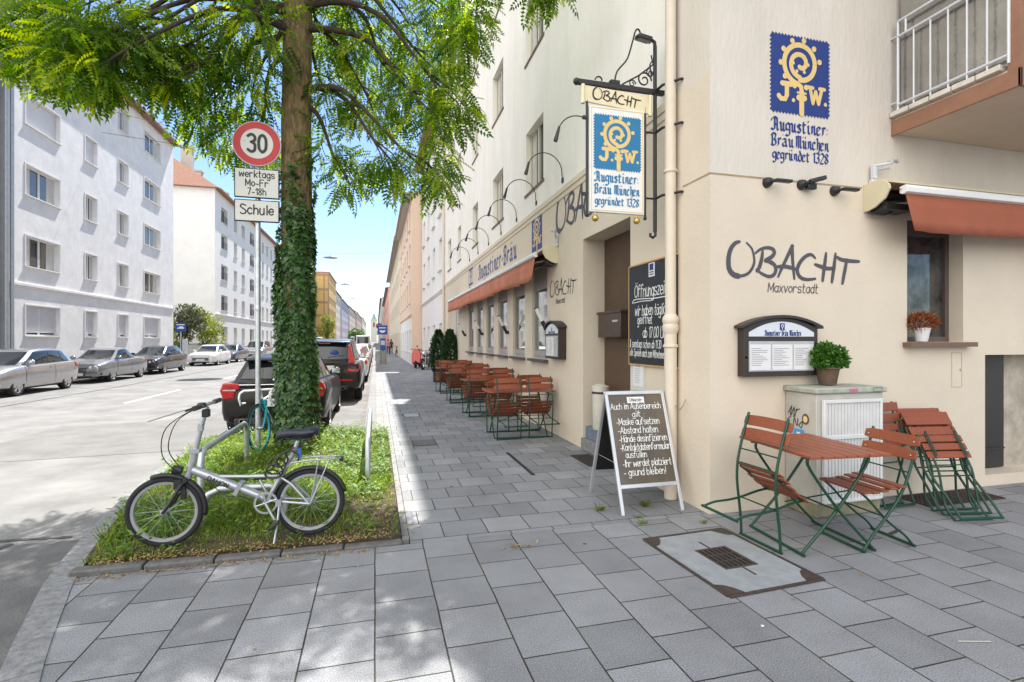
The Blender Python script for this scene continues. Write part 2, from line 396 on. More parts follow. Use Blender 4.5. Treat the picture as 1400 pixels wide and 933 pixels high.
# tar seams and near-corner asphalt with tree shade put into its colour
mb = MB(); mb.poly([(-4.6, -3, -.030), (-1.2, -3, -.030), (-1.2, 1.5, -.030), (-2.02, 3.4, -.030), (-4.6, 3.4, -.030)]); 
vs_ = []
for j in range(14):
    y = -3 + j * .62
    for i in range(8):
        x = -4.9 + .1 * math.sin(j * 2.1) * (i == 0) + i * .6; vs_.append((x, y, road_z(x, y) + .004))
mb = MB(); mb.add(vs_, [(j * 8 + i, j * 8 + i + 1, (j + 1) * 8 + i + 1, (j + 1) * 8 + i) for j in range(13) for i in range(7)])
structure(mb.build('road_patch_and_shade', mat('asphalt_tree_shade', (.13, .128, .125), .9, var=.25, vs=3, bump=.6, bs=70, world_co=True)))
mb = MB()
for pl in ([(-5.1, 5.15), (-4, 5.1), (-3.1, 5.2), (-2.5, 5.15)], [(-12, 9.9), (-9, 9.6), (-6.1, 9.75)], [(-9.2, 3), (-9.05, 8), (-9.3, 14), (-9.15, 22), (-9.2, 40)], [(-4.6, 12.2), (-4.4, 18), (-4.55, 30), (-4.4, 50)], [(-3.6, 2.2), (-3.35, 3.2), (-3.0, 4.4), (-2.9, 5.1)]):
    q = catmull(pl, 8)
    for a, b in zip(q[:-1], q[1:]):
        t_ = (Vector(b) - Vector(a)).normalized(); w_ = random.uniform(.012, .03); n_ = (-t_.y * w_, t_.x * w_)
        mb.poly([(a[0] - n_[0], a[1] - n_[1], road_z(*a) + .009), (b[0] - n_[0], b[1] - n_[1], road_z(*b) + .009), (b[0] + n_[0], b[1] + n_[1], road_z(*b) + .009), (a[0] + n_[0], a[1] + n_[1], road_z(*a) + .009)])
structure(mb.build('road_marking', mat('tar_seam', (.075, .072, .07), .8, var=.3, vs=10, world_co=True)))
def slab(name, pts, z0, z1, m):
    mb = MB(); mb.prism(pts, lambda x, y, d: (x, y, d), z0, z1); return structure(mb.build(name, m, smooth=0))
kc = [(-2.67, 9.07), (-2.6, 7.4), (-2.45, 6.0), (-2.3, 5.0), (-2.1, 4.06), (-1.9, 3.45), (-1.68, 2.85), (-1.35, 2.1), (-.9, 1.2), (-.5, 0), (-.4, -2), (-.4, -9)]
def offs(pl, d):
    out = []
    for i, p in enumerate(pl):
        a = Vector(pl[max(i - 1, 0)]); b = Vector(pl[min(i + 1, len(pl) - 1)]); t = (b - a).normalized()
        out.append((p[0] - t.y * d, p[1] + t.x * d))
    return out
ki = offs(kc, .16)
# kerb stones: one strip cut by dark joints
mb = MB()
kcs, kis = catmull(kc, 5), catmull(ki, 5)
for i in range(len(kcs) - 1):
    if i % 6 == 5: f0, f1 = 0, .965
    else: f0, f1 = 0, 1
    A, B = [(kcs[i][j] + (kcs[i + 1][j] - kcs[i][j]) * f1) for j in (0, 1)], [(kis[i][j] + (kis[i + 1][j] - kis[i][j]) * f1) for j in (0, 1)]
    mb.prism([kcs[i], A, B, kis[i]], lambda x, y, d: (x, y, d), -.3, .006)
for y0 in range(0, 190):
    mb.box2((-.2, 9.1 + y0, -.3), (.0, 10.085 + y0, .006))
    if y0 < 120: mb.box2((-12.75, -6 + y0 * 1.0, -.3), (-12.55, -5.015 + y0 * 1.0, .004))
mb.box2((-2.67, 9.07, -.3), (.19, 9.098, .0))
structure(mb.build('kerb', M_granite, bevel=0))
inner = [p for p in kis if p[1] < 4.0]
slab('pavement', [(inner[0][0] + .02, 4.0)] + inner + [(14, -9), (14, 3.975), (2.92, 3.975), (2.92, 4.0)], -.3, 0, M_slabA)
slab('sidewalk', [(.26, 4.004), (3.3, 4.004), (3.3, 200), (.26, 200)], -.3, 0, M_slabB)
slab('sidewalk_edge', [(.003, 9.1), (.255, 9.1), (.255, 200), (.003, 200)], -.3, -.002, M_slabS)
slab('sidewalk_edge', [(.2, 4.12), (.255, 4.12), (.255, 9.095), (.2, 9.095)], -.3, -.001, M_slabS)
slab('sidewalk_far_side', [(-12.545, -6), (-12.545, 300), (-40, 300), (-40, -6)], -.3, 0, mat_slabs('slabs_far', 0, ((.2, .2, .2), (.25, .25, .25)), (.5, .5)))
# planting bed
bed = [(.19, 4.12), (.19, 9.06)] + [p for p in kis if 4.12 < p[1] < 9.06]
mb = MB(); mb.prism(bed, lambda x, y, d: (x, y, d), -.3, .035); structure(mb.build('bed_soil', M_soil))
mb = MB()
for i in range(5):
    x0 = -1.975 + i * .436; mb.box2((x0, 4.01, -.2), (x0 + .428, 4.105, .04 - .006 * i))
structure(mb.build('bed_edging', M_granite_d, bevel=.012))

# ------------------------------------------------------------------ walls with openings
def holed(mb, P, x0, x1, y0, y1, holes, depth=.2, back=False):
    X = sorted({x0, x1} | {h[0] for h in holes} | {h[1] for h in holes}); Y = sorted({y0, y1} | {h[2] for h in holes} | {h[3] for h in holes})
    X = [x for x in X if x0 - 1e-6 <= x <= x1 + 1e-6]; Y = [y for y in Y if y0 - 1e-6 <= y <= y1 + 1e-6]
    for i in range(len(X) - 1):
        for j in range(len(Y) - 1):
            cx, cy = (X[i] + X[i + 1]) / 2, (Y[j] + Y[j + 1]) / 2
            if any(h[0] < cx < h[1] and h[2] < cy < h[3] for h in holes): continue
            mb.quad(P(X[i], Y[j]), P(X[i + 1], Y[j]), P(X[i + 1], Y[j + 1]), P(X[i], Y[j + 1]))
    for h in holes:
        a, b, c, d = h[:4]; D = -(h[4] if len(h) > 4 else depth)
        for p, q in (((a, c), (b, c)), ((b, c), (b, d)), ((b, d), (a, d)), ((a, d), (a, c))):
            mb.quad(P(*p), P(*q), P(*q, D), P(*p, D))
def wb(mb, name, m, root, smooth=35, bevel=0):
    """build a part whose vertices are in world coordinates under a thing standing at root.location"""
    mb.xform(Matrix.Translation(-Vector(root.location))); return mb.build(name, m, root, smooth, bevel)

M_cream = mat('cream_plaster', (.67, .58, .465), .9, var=.07, vs=.8, bump=.35, bs=26, world_co=True)
M_cream2 = mat('pale_plaster', (.63, .575, .505), .9, var=.07, vs=1.5, bump=.6, bs=16, world_co=True, stretch=(1.6, 1.6, .5))
M_facade = mat('facade_plaster', (.85, .81, .745), .9, var=.06, vs=1.5, bump=.5, bs=16, world_co=True, stretch=(1.6, 1.6, .5))
M_whitewall = mat('white_render', (.76, .75, .73), .9, var=.09, vs=1.6, bump=.8, bs=7, world_co=True)
M_offwhite = mat('offwhite_render', (.78, .77, .74), .9, var=.05, vs=.9, bump=.3, bs=12, world_co=True)
M_frame_w = mat('window_white', (.75, .75, .74), .45, var=.04)
M_frame_g = mat('window_grey', (.36, .34, .33), .5, var=.06)
M_frame_d = mat('window_umber', (.1, .075, .065), .5, var=.1)
M_frame_c = mat('window_cream', (.55, .52, .42), .5, var=.06)
M_glass = mat('window_glass', (.035, .04, .045), .03, var=.3, vs=1.3, spec=1.0)
M_glass_b = mat('window_glass_bright', (.25, .27, .28), .04, var=.5, vs=.8, spec=1.0)
M_glass_refl = mat('window_glass_mirroring', (.60, .61, .60), .03, metal=.9, var=.3, vs=1.5)
M_sill_d = mat('sill_slate', (.085, .08, .09), .55, var=.15)
M_sill_w = mat('sill_white', (.76, .75, .73), .6, var=.05)
M_sill_b = mat('sill_brown', (.17, .1, .065), .6, var=.12)
M_blind = mat('roller_blind', (.66, .66, .68), .6, var=.04)
M_curtain = mat('net_curtain', (.55, .53, .48), .9, var=.25, vs=8, stretch=(6, 6, .4))
M_roof = mat('roof_tiles', (.30, .15, .10), .85, var=.3, vs=9, bump=.7, bs=14, world_co=True)
M_zinc = mat('zinc', (.42, .45, .48), .45, metal=.6, var=.12)
M_pipe_c = mat('pipe_cream', (.66, .58, .47), .55, var=.05, world_co=True)
M_glass_u = mat('window_glass_dark', (.10, .10, .10), .04, metal=.6, var=.95, vs=3.5, bump=.05, bs=4)
WIN = {}
def win_mesh(w, h, style):
    """(part name, mesh) pairs of one window, facing -y, origin at the middle of its sill"""
    key = (round(w, 2), round(h, 2), style)
    if key in WIN: return WIN[key]
    fw = .055; fr = MB(); pa = MB(); out = []
    fm, nsash = {'white': (M_frame_w, 2), 'white3': (M_frame_w, 3), 'blind': (M_frame_w, 2), 'cream': (M_frame_c, 2), 'grey': (M_frame_g, 1), 'umber': (M_frame_d, 1), 'far': (M_frame_w, 2), 'french': (M_frame_w, 1)}[style]
    t = .05
    fr.box2((-w / 2, -t, 0), (-w / 2 + fw, 0, h)); fr.box2((w / 2 - fw, -t, 0), (w / 2, 0, h))
    fr.box2((-w / 2 + fw, -t, 0), (w / 2 - fw, 0, fw)); fr.box2((-w / 2 + fw, -t, h - fw), (w / 2 - fw, 0, h))
    if style == 'grey': fr.box2((-w / 2 + fw, -t + .004, h - .42), (w / 2 - fw, 0, h - fw)); fr.box2((-w / 2 + fw, -t - .015, fw), (w / 2 - fw, 0, .15))
    if style == 'umber': fr.box2((-w / 2 + fw, -t + .004, h - .16), (w / 2 - fw, 0, h - fw))
    for k in range(1, nsash):
        x = -w / 2 + w * k / nsash; fr.box2((x - .04, -t - .012, fw), (x + .04, 0, h - fw))
    zt = h - fw
    if style == 'grey': zt = h - .42
    pa.quad((-w / 2 + fw, -.02, fw), (w / 2 - fw, -.02, fw), (w / 2 - fw, -.02, zt), (-w / 2 + fw, -.02, zt))
    pm = {'grey': M_glass_refl, 'far': M_glass, 'umber': M_glass_u}.get(style, M_glass)
    out.append(('window', fr.mesh('window_frame'), fm)); out.append(('pane', pa.mesh('window_pane', 0), pm))
    if style == 'blind':
        bl = MB(); n = int(h * .9 / .05)
        for k in range(n): bl.box((0, -.062, h - .05 - .05 * k), (w - .02, .012, .042), (R(14), 0, 0))
        out.append(('roller_blind', bl.mesh('roller_blind'), M_blind))
    if style in ('white', 'white3', 'cream'):
        cu = MB(); m = 10
        for sgn in (-1, 1):
            for k in range(m):
                a = sgn * (w / 2 - fw - .002) - sgn * (w * .24) * k / m; b = a - sgn * w * .24 / m
                cu.quad((a, -.024 - .003 * (k % 2), fw), (b, -.024 - .003 * ((k + 1) % 2), fw), (b, -.024 - .003 * ((k + 1) % 2), zt), (a, -.024 - .003 * (k % 2), zt))
        out.append(('curtain', cu.mesh('curtain', 0), M_curtain))
    for _, me, m in out: me.materials.append(m)
    WIN[key] = out
    return out
def place_window(root, P, x0, x1, y0, y1, rz, depth, style, sill=None, sill_out=.06, trim=None):
    """one window as a part (frame mesh) of root, with its pane, blind and sill as sub-parts"""
    ps = win_mesh(x1 - x0, y1 - y0, style); loc = Vector(P((x0 + x1) / 2, y0, -depth)) - Vector(root.location)
    w = link(ps[0][0], ps[0][1], root, loc=loc, rot=(0, 0, rz))
    for n, me, m in ps[1:]: link(n, me, w)
    k = (round(x1 - x0, 2), depth, sill and sill.name, sill_out)
    if sill:
        if k not in WIN:
            s = MB(); s.box2((-(x1 - x0) / 2 - .06, -depth - sill_out, -.05), ((x1 - x0) / 2 + .06, -.055, -.002)); WIN[k] = s.mesh('sill'); WIN[k].materials.append(sill)
        link('sill', WIN[k], w)
    if trim:
        k2 = ('trim', round(x1 - x0, 2), round(y1 - y0, 2), depth)
        if k2 not in WIN:
            t = MB(); a = (x1 - x0) / 2; h = y1 - y0; d0, d1 = -depth - .03, -depth - .001
            t.box2((-a - .06, d0, .0), (-a - .003, d1, h)); t.box2((a + .003, d0, .0), (a + .06, d1, h)); t.box2((-a - .06, d0, h + .003), (a + .06, d1, h + .06))
            WIN[k2] = t.mesh('surround'); WIN[k2].materials.append(trim)
        link('surround', WIN[k2], w)
    return w

# ================================================================== corner restaurant building
CB = thing('restaurant_building', 'cream corner building', 'building', (2.92, 3.98, 0))
CB['label'] = 'cream rendered corner building housing the restaurant, with balcony and recessed doorway'
H0, HT = 4.03, 14.3; FX, FY, BY = 2.92, 3.98, 22.35
PF = Plane((FX, BY, 0), (0, -1, 0), (0, 0, 1), (-1, 0, 0))       # street side; x runs towards the camera: x = BY - Y
PR = Plane((FX, FY, 0), (1, 0, 0), (0, 0, 1), (0, -1, 0))        # side facing the camera; x = X - FX
def fy(y): return BY - y
gw = [(8.5 + 1.41 * k, 9.4 + 1.41 * k) for k in range(6)]
holes = [(fy(b), fy(a), 1.24, 2.95, .2) for a, b in gw]
holes += [(fy(6.9), fy(5.47), 0, 3.05, .34), (fy(21.3), fy(18.9), 0, 3.2, .3)]
cols = [(8.72, 9.82), (11.72, 12.82), (14.8, 15.65), (17.95, 18.65), (20.35, 21.3)]
up = []
for r in range(4):
    for (a, b) in cols: up.append((fy(b), fy(a), 4.5 + 2.62 * r, 5.72 + 2.62 * r, .17))
mb = MB(); holed(mb, PF, 0, fy(FY), 0, H0, [h for h in holes]); wb(mb, 'ground_floor_wall', M_cream, CB, 0)
mb = MB(); holed(mb, PF, 0, fy(4.56), H0, HT, up); wb(mb, 'wall', M_facade, CB, 0)
mb = MB(); holed(mb, PF, fy(4.56), fy(FY), H0, HT, []); wb(mb, 'wall', M_cream2, CB, 0)
win = (5.25 - FX, 6.03 - FX, 1.56, 2.85)
mb = MB(); holed(mb, PR, 0, 9, 0, 3.09, [(*win, .22), (6.35 - FX, 8.2 - FX, .12, 1.42, .25)]); wb(mb, 'ground_floor_wall', M_cream, CB, 0)
mb = MB(); holed(mb, PR, 0, 9, 3.09, HT, []); wb(mb, 'wall', M_cream2, CB, 0)
# seam line on the side wall, ledge on the street side
mb = MB(); mb.box2((FX - .03, 4.62, H0 - .07), (FX + .01, BY, H0 + .02)); mb.box2((FX - .015, 4.62, H0 - .15), (FX + .01, BY, H0 - .07)); wb(mb, 'ledge', M_cream, CB, bevel=.006)
mb = MB(); mb.box2((FX - .004, FY - .004, 3.083), (4.66, FY + .001, 3.097)); mb.box2((FX - .004, FY - .004, 3.083), (FX + .001, 4.4, 3.097)); wb(mb, 'seam', mat('seam', (.36, .26, .15), .9), CB, 0)
# shell behind: roof, back
mb = MB(); mb.quad((FX, BY, 0), (12, BY, 0), (12, BY, HT), (FX, BY, HT)); mb.quad((11.92, FY, 0), (11.92, BY, 0), (11.92, BY, HT), (11.92, FY, HT)); wb(mb, 'rear_wall', M_cream2, CB, 0)
mb = MB(); mb.prism([(FX - .2, HT), (12.3, HT), (8.2, HT + 3.2), (6.8, HT + 3.2)], lambda x, z, d: (x, d, z), FY - .3, BY); wb(mb, 'roof', M_roof, CB, 0)
mb = MB(); mb.tube([(FX - .26, FY - .3, HT + .03), (FX - .26, BY, HT + .03)], .07, 10); wb(mb, 'gutter', M_zinc, CB)
# recess behind the windows and in the doorway
mb = MB(); mb.quad((FX + .34, 5.3, 0), (FX + .34, 7.05, 0), (FX + .34, 7.05, 3.2), (FX + .34, 5.3, 3.2)); wb(mb, 'entrance_panel', mat('door_brown', (.09, .055, .033), .6, var=.15, vs=2), CB, 0)
mb = MB(); mb.box2((FX - .05, 5.5, .003), (FX + .30, 6.87, .17)); wb(mb, 'step', M_granite, CB, bevel=.008)
mb = MB(); mb.box2((FX + .02, 5.51, .172), (FX + .33, 6.86, .34)); wb(mb, 'step', mat('step_blue', (.16, .19, .25), .7, var=.2, vs=14), CB, bevel=.008)
for a, b in gw: place_window(CB, PF, fy(b), fy(a), 1.24, 2.95, R(-90), .09, 'grey', M_sill_d, .09)
for i, h in enumerate(up): place_window(CB, PF, h[0], h[1], h[2], h[3], R(-90), .15, 'cream', M_sill_b, .02)
place_window(CB, PF, fy(21.3), fy(18.9), .02, 3.2, R(-90), .25, 'white3')
place_window(CB, PR, *win, 0, .19, 'umber', M_sill_b, .1)
# niche with a dark door to the cellar
mb = MB(); mb.quad((6.3, FY + .25, .1), (8.3, FY + .25, .1), (8.3, FY + .25, 1.45), (6.3, FY + .25, 1.45)); wb(mb, 'niche_wall', mat('niche_wall', (.42, .37, .3), .9, var=.3, vs=6), CB, 0)
mb = MB(); mb.box2((6.36, FY + .2, .13), (6.97, FY + .247, 1.41)); mb.box2((6.37, FY + .18, .34), (6.96, FY + .199, .36)); wb(mb, 'cellar_door', mat('cellar_door', (.025, .02, .018), .5), CB, bevel=.006)
mb = MB()
for a in ((5.86, 1.08, 6.01, 1.088), (5.86, 1.442, 6.01, 1.45), (5.86, 1.088, 5.868, 1.442), (6.002, 1.088, 6.01, 1.442)): mb.box2((a[0], FY - .003, a[1]), (a[2], FY + .001, a[3]))
mb.lathe([(.012, -.006), (.012, 0)], 10, (5.99, FY - .004, 1.27), 'y'); wb(mb, 'service_hatch', mat('hatch_edge', (.5, .41, .28), .8), CB, 0)
# downpipe near the corner
mb = MB(); px_, py_ = FX - .075, 4.5
mb.tube([(px_, py_, .0), (px_, py_, HT - .3), (FX - .2, py_, HT - .1), (FX - .25, py_, HT)], .053, 16)
mb.tube([(px_, py_, 0), (px_, py_, 1.68)], .062, 16)
mb.lathe([(.053, 1.62), (.08, 1.68), (.08, 1.72), (.072, 1.74), (.08, 1.76), (.08, 1.8), (.053, 1.84)], 16, (px_, py_, 0))
mb.lathe([(.06, 1.5), (.075, 1.51), (.075, 1.53), (.06, 1.54)], 16, (px_, py_, 0))
for z in (3.25, 5.6, 9): mb.lathe([(.054, z), (.066, z + .004), (.066, z + .03), (.054, z + .034)], 16, (px_, py_, 0)); mb.box2((px_, py_ - .015, z + .005), (FX, py_ + .015, z + .03))
wb(mb, 'downpipe', M_pipe_c, CB)
mb = MB(); mb.tube([(FX - .07, BY - .12, 0), (FX - .07, BY - .12, HT)], .05, 12); wb(mb, 'downpipe', M_pipe_c, CB)
mb = MB(); mb.tube([(px_ + .02, py_ - .06, .93), (px_ + .0, py_ - .16, .9), (px_ + .02, py_ - .19, .95), (px_ + .07, py_ - .15, 1.0)], .004, 6); wb(mb, 'cable', mat('cable', (.2, .18, .15), .6), CB)
# balcony on the camera side
bx0, bx1, bd, bz = 5.06, 9.0, 1.05, 3.66
mb = MB(); mb.box2((bx0, FY - bd, bz), (bx1, FY - .002, bz + .16)); wb(mb, 'balcony_slab', mat('balcony_soffit', (.62, .5, .38), .85, var=.06, world_co=True), CB, bevel=.01)
M_bbrown = mat('balcony_brown', (.27, .13, .075), .6, var=.12, world_co=True)
mb = MB(); mb.box2((bx0 - .025, FY - bd - .025, bz - .02), (bx0 - .003, FY - .003, bz + .13)); mb.box2((bx0 - .025, FY - bd - .025, bz - .02), (bx1, FY - bd - .003, bz + .13))
mb.box2((bx0 - .02, FY - bd - .02, bz + .13), (bx0 + .14, FY - bd + .07, 6.4)); wb(mb, 'balcony_fascia', M_bbrown, CB, bevel=.004)
mb = MB(); mb.box2((bx0 + .14, FY - bd - .012, bz + .16), (bx1, FY - bd + .03, 6.2)); wb(mb, 'balcony_front', mat('balcony_panel', (.66, .47, .34), .7, var=.05), CB, 0)
mb = MB()
for k in range(5):
    y0 = FY - .005 - k * .19; mb.box((bx0 - .01, y0 - .092, bz + .185), (.085, .18, .05), (0, R(4), R(random.uniform(-1, 1))))
wb(mb, 'balcony_tile', mat('balcony_tiles', (.6, .55, .48), .7, var=.2), CB, bevel=.006)
mb = MB(); y1, y0 = FY - .07, FY - bd + .06; xr = bx0 - .02
for z in (bz + .27, bz + .95, bz + 1.1): mb.tube([(xr, y1, z), (xr, y0, z)], .014, 8)
for k in range(7):
    y = y1 + (y0 - y1) * k / 6; mb.tube([(xr, y, bz + .2), (xr, y, bz + 1.1 if k in (0, 6) else bz + .95)], .012 if k in (0, 6) else .008, 8)
for k in (1,): mb.tube([(xr, y1 + (y0 - y1) / 6 * .5, bz + .95), (xr, y1 + (y0 - y1) / 6 * .5, bz + 1.1)], .01, 8)
for z in (bz + .3, bz + .96): mb.tube([(xr, y1, z), (xr, FY, z)], .01, 6)
wb(mb, 'balcony_railing', mat('railing_white', (.62, .64, .68), .4, metal=.2, var=.06), CB)
mb = MB(); mb.box2((bx0 + .03, FY - bd + .08, bz + .2), (bx0 + .045, FY - .06, bz + 1.9))
m = mat('hammered_glass', (.38, .37, .345), .13, metal=.75, var=.35, vs=1.1, bump=.35, bs=40); wb(mb, 'balcony_screen', m, CB, 0)

# ================================================================== white and other houses
def house(name, label, X, Y0, Y1, H, m, side, rows, cols, wstyle='far', wh=1.3, roof=None, roof_h=3, sill=None, depth=.18, base=None, width=11, trim=None, fancy=None, ledge=None, wfun=None):
    """terrace house whose street front stands at X, between Y0 and Y1; side=+1 faces +x, -1 faces -x"""
    root = thing(name, label, 'building', (X, Y0, 0))
    if side > 0: P = Plane((X, Y0, 0), (0, 1, 0), (0, 0, 1), (1, 0, 0)); rz = R(90); tx = lambda a, b: (a - Y0, b - Y0)
    else: P = Plane((X, Y1, 0), (0, -1, 0), (0, 0, 1), (-1, 0, 0)); rz = R(-90); tx = lambda a, b: (Y1 - b, Y1 - a)
    hs = []
    for r, z in enumerate(rows):
        for c, (a, b) in enumerate(cols):
            h = wh if not wfun else wfun(r, c)
            hs.append((*tx(a, b), z, z + h, depth))
    W = Y1 - Y0
    if base:
        bh, bm = base
        mb = MB(); holed(mb, P, 0, W, 0, bh, [h for h in hs if h[2] < bh]); wb(mb, 'ground_floor_wall', bm, root, 0)
        mb = MB(); holed(mb, P, 0, W, bh, H, [h for h in hs if h[2] >= bh]); wb(mb, 'wall', m, root, 0)
    else:
        mb = MB(); holed(mb, P, 0, W, 0, H, hs); wb(mb, 'wall', m, root, 0)
    xb = X - side * width
    mb = MB(); mb.quad((X, Y0, 0), (xb, Y0, 0), (xb, Y0, H), (X, Y0, H)); mb.quad((X, Y1, 0), (xb, Y1, 0), (xb, Y1, H), (X, Y1, H)); mb.quad((xb, Y0, 0), (xb, Y1, 0), (xb, Y1, H), (xb, Y0, H))
    wb(mb, 'side_wall', m, root, 0)
    if roof:
        mb = MB(); o = .45
        if fancy == 'hip':
            a, b = (X + side * o), (xb - side * o); mx = (X + xb) / 2; y0, y1 = Y0 - o, Y1 + .0
            vs = [(a, y0, H), (b, y0, H), (b, y1, H), (a, y1, H), (mx, y0 + 5, H + roof_h), (mx, y1, H + roof_h)]
            mb.add(vs, [(0, 1, 4), (1, 2, 5, 4), (2, 3, 5), (3, 0, 4, 5), (0, 3, 2, 1)])
        else:
            mb.prism([(X + side * o, H), (xb - side * o, H), ((X + xb) / 2, H + roof_h)], lambda x, z, d: (x, d, z), Y0 - .05, Y1 + .05)
        rf = wb(mb, 'roof', roof, root, 0)
        mb = MB(); mb.tube([(X + side * (o + .06), Y0 - .1, H + .0), (X + side * (o + .06), Y1 + .1, H + .0)], .08, 8); wb(mb, 'gutter', M_gut, root)
    else:
        mb = MB(); mb.box2((X + side * .25, Y0, H), (xb, Y1, H + .35)); wb(mb, 'roof', M_gut, root, 0)
    if ledge:
        mb = MB(); mb.box2((X, Y0, ledge - .12), (X + side * .09, Y1, ledge)); mb.box2((X, Y0, ledge - .2), (X + side * .045, Y1, ledge - .12)); wb(mb, 'ledge', m, root, bevel=.01)
    for i, h in enumerate(hs):
        st = wstyle(i // len(cols), i % len(cols)) if callable(wstyle) else wstyle
        place_window(root, P, h[0], h[1], h[2], h[3], rz, depth - .03, st, sill, .10, trim)
    return root
M_gut = mat('gutter_copper', (.33, .2, .16), .6, var=.1)

cols1 = [(26.6, 29.05), (31.25, 32.4), (34.75, 36.0), (38.2, 40.75)]
W1 = house('apartment_house', 'white rough rendered apartment house nearest on the far side of the street', -14.6, 25.6, 43.16, 16.1, M_whitewall, 1, [1.8, 4.82, 7.9, 10.95, 14.0], cols1,
           lambda r, c: 'blind' if r == 0 or (r == 3 and c in (0, 1)) else ('white' if c in (0, 3) else 'white'), 1.32, M_roof, 4.2, M_sill_w, .26, None, 12, M_sill_w, ledge=4.05)
# snow guard rail, second neighbour at the very edge with its zinc pipes
mb = MB(); yy = 26
while yy < 43: mb.tube([(-14.32, yy, 16.12), (-14.32, yy, 16.62)], .015, 6); yy += 1.1
for z in (16.35, 16.6): mb.tube([(-14.32, 25.7, z), (-14.32, 43.1, z)], .018, 6)
wb(mb, 'snow_guard', M_zinc, W1)
mb = MB()
for y in (25.5, 25.15): mb.tube([(-14.45, y, 0), (-14.45, y, 16)], .07, 12)
wb(mb, 'downpipe', M_zinc, W1)
house('apartment_house', 'grey apartment house cut off by the edge of the photo, beyond the zinc downpipes', -14.58, 12, 25.0, 16.1, mat('grey_render', (.5, .5, .53), .9, var=.1, bump=.5, bs=10, world_co=True), 1, [1.8, 4.8, 7.9, 10.9, 14], [(14, 16), (19, 21)], 'white', 1.3, M_roof, 4, M_sill_w)

def bay_cols(a, b, n, w): 
    s = (b - a) / n; return [(a + s * (i + .5) - w / 2, a + s * (i + .5) + w / 2) for i in range(n)]
c2 = [(55.3, 57.5), (59.9, 61.2), (63.2, 64.6), (67.0, 69.2)] + bay_cols(70, 87, 6, 1.2)
W2 = house('apartment_house', 'bright white house with a red tiled hipped roof, behind the pale shrub', -14.6, 53.3, 87, 15.9, M_offwhite, 1, [1.5, 4.6, 7.6, 10.6, 13.2], c2,
           lambda r, c: 'french' if c in (0, 3) else 'far', 1.5, M_roof, 5, M_sill_w, .35, None, 13, None, 'hip', 4.2)
mb = MB()
for z in (4.6, 7.6, 10.6, 13.2):
    for a, b in (c2[0], c2[3]):
        for k in range(9): mb.tube([(-14.63, a + (b - a) * k / 8, z), (-14.63, a + (b - a) * k / 8, z + .8)], .015, 5)
        mb.tube([(-14.63, a, z + .8), (-14.63, b, z + .8)], .02, 5)
wb(mb, 'balcony_railing', mat('rail_dark', (.05, .05, .06), .5), W2)
for x, y in ((-19, 60), (-20.5, 68), (-20, 77)):
    mb = MB(); mb.box2((x - .5, y - .4, 17), (x + .5, y + .4, 21.6)); mb.box2((x - .6, y - .5, 21.59), (x + .6, y + .5, 21.8)); wb(mb, 'chimney', mat('chimney', (.5, .45, .4), .9), W2, 0)
mb = MB(); mb.tube([(-18.6, 53.22, 0), (-18.6, 53.22, 15.9)], .06, 8); wb(mb, 'downpipe', M_zinc, W2)
house('apartment_house', 'second white house along the far side, half hidden by the ivy trunk', -14.6, 87, 130, 16.4, mat('white_cool', (.76, .77, .8), .9, var=.04), 1, [1.5, 4.6, 7.6, 10.6, 13.4], bay_cols(88, 129, 11, 1.3), 'far', 1.5, M_roof, 4.5, M_sill_w, .2, None, 12, None, None, 4.2)
fm = lambda n, c: mat(n, c, .9, var=.05)
house('apartment_house', 'ochre panelled block standing forward in the distance on the far side', -11.2, 132, 156, 18.2, fm('ochre', (.66, .45, .17)), 1, [2, 5, 8, 11, 14.5], bay_cols(133, 155, 6, 2.6), 'far', 1.7, None, base=(1.6, fm('umber_base', (.4, .3, .25))))
mb = MB()
for z in (1.5, 4.6, 7.6, 10.8, 14.0, 17.6): mb.box2((-14.5, 131.9, z), (-11.15, 131.96, z + .5))
for x in (-14.4, -12.4, -11.4): mb.box2((x, 131.9, 0), (x + .3, 131.95, 18))
o = mb.build('facade_band', fm('umber_band', (.42, .27, .16))); 
for ob in [q for q in COL.objects if q.name.startswith('apartment_house') and 'ochre' in q.get('label', '')]: o.parent = ob; o.location = -Vector(ob.location)
far = [('cream house with grey roof, next beyond the ochre block', -12.6, 156, 198, 17.5, (.74, .68, .6), (.2, .2, .22)),
       ('lilac grey house far down the far side of the street', -12.2, 198, 246, 17, (.55, .52, .6), (.16, .16, .2)),
       ('sand coloured house far down the far side of the street', -11.8, 246, 320, 17.5, (.72, .63, .5), (.3, .2, .16)),
       ('pinkish house with balconies far down the far side of the street', -11.2, 320, 420, 19, (.68, .5, .45), (.2, .16, .16)),
       ('pale yellow house at the far end of the far side row', -10.4, 420, 600, 20, (.72, .68, .52), (.25, .2, .18))]
for i, (lb, X, a, b, h, c, rc) in enumerate(far):
    house('apartment_house', lb, X, a, b, h, fm('far_wall_%d' % i, c), 1, [1.8, 5, 8, 11, 14], bay_cols(a + 1, b - 1, 9, (b - a) / 26), 'far', 1.7, fm('far_roof_%d' % i, rc), 4, None, .3)
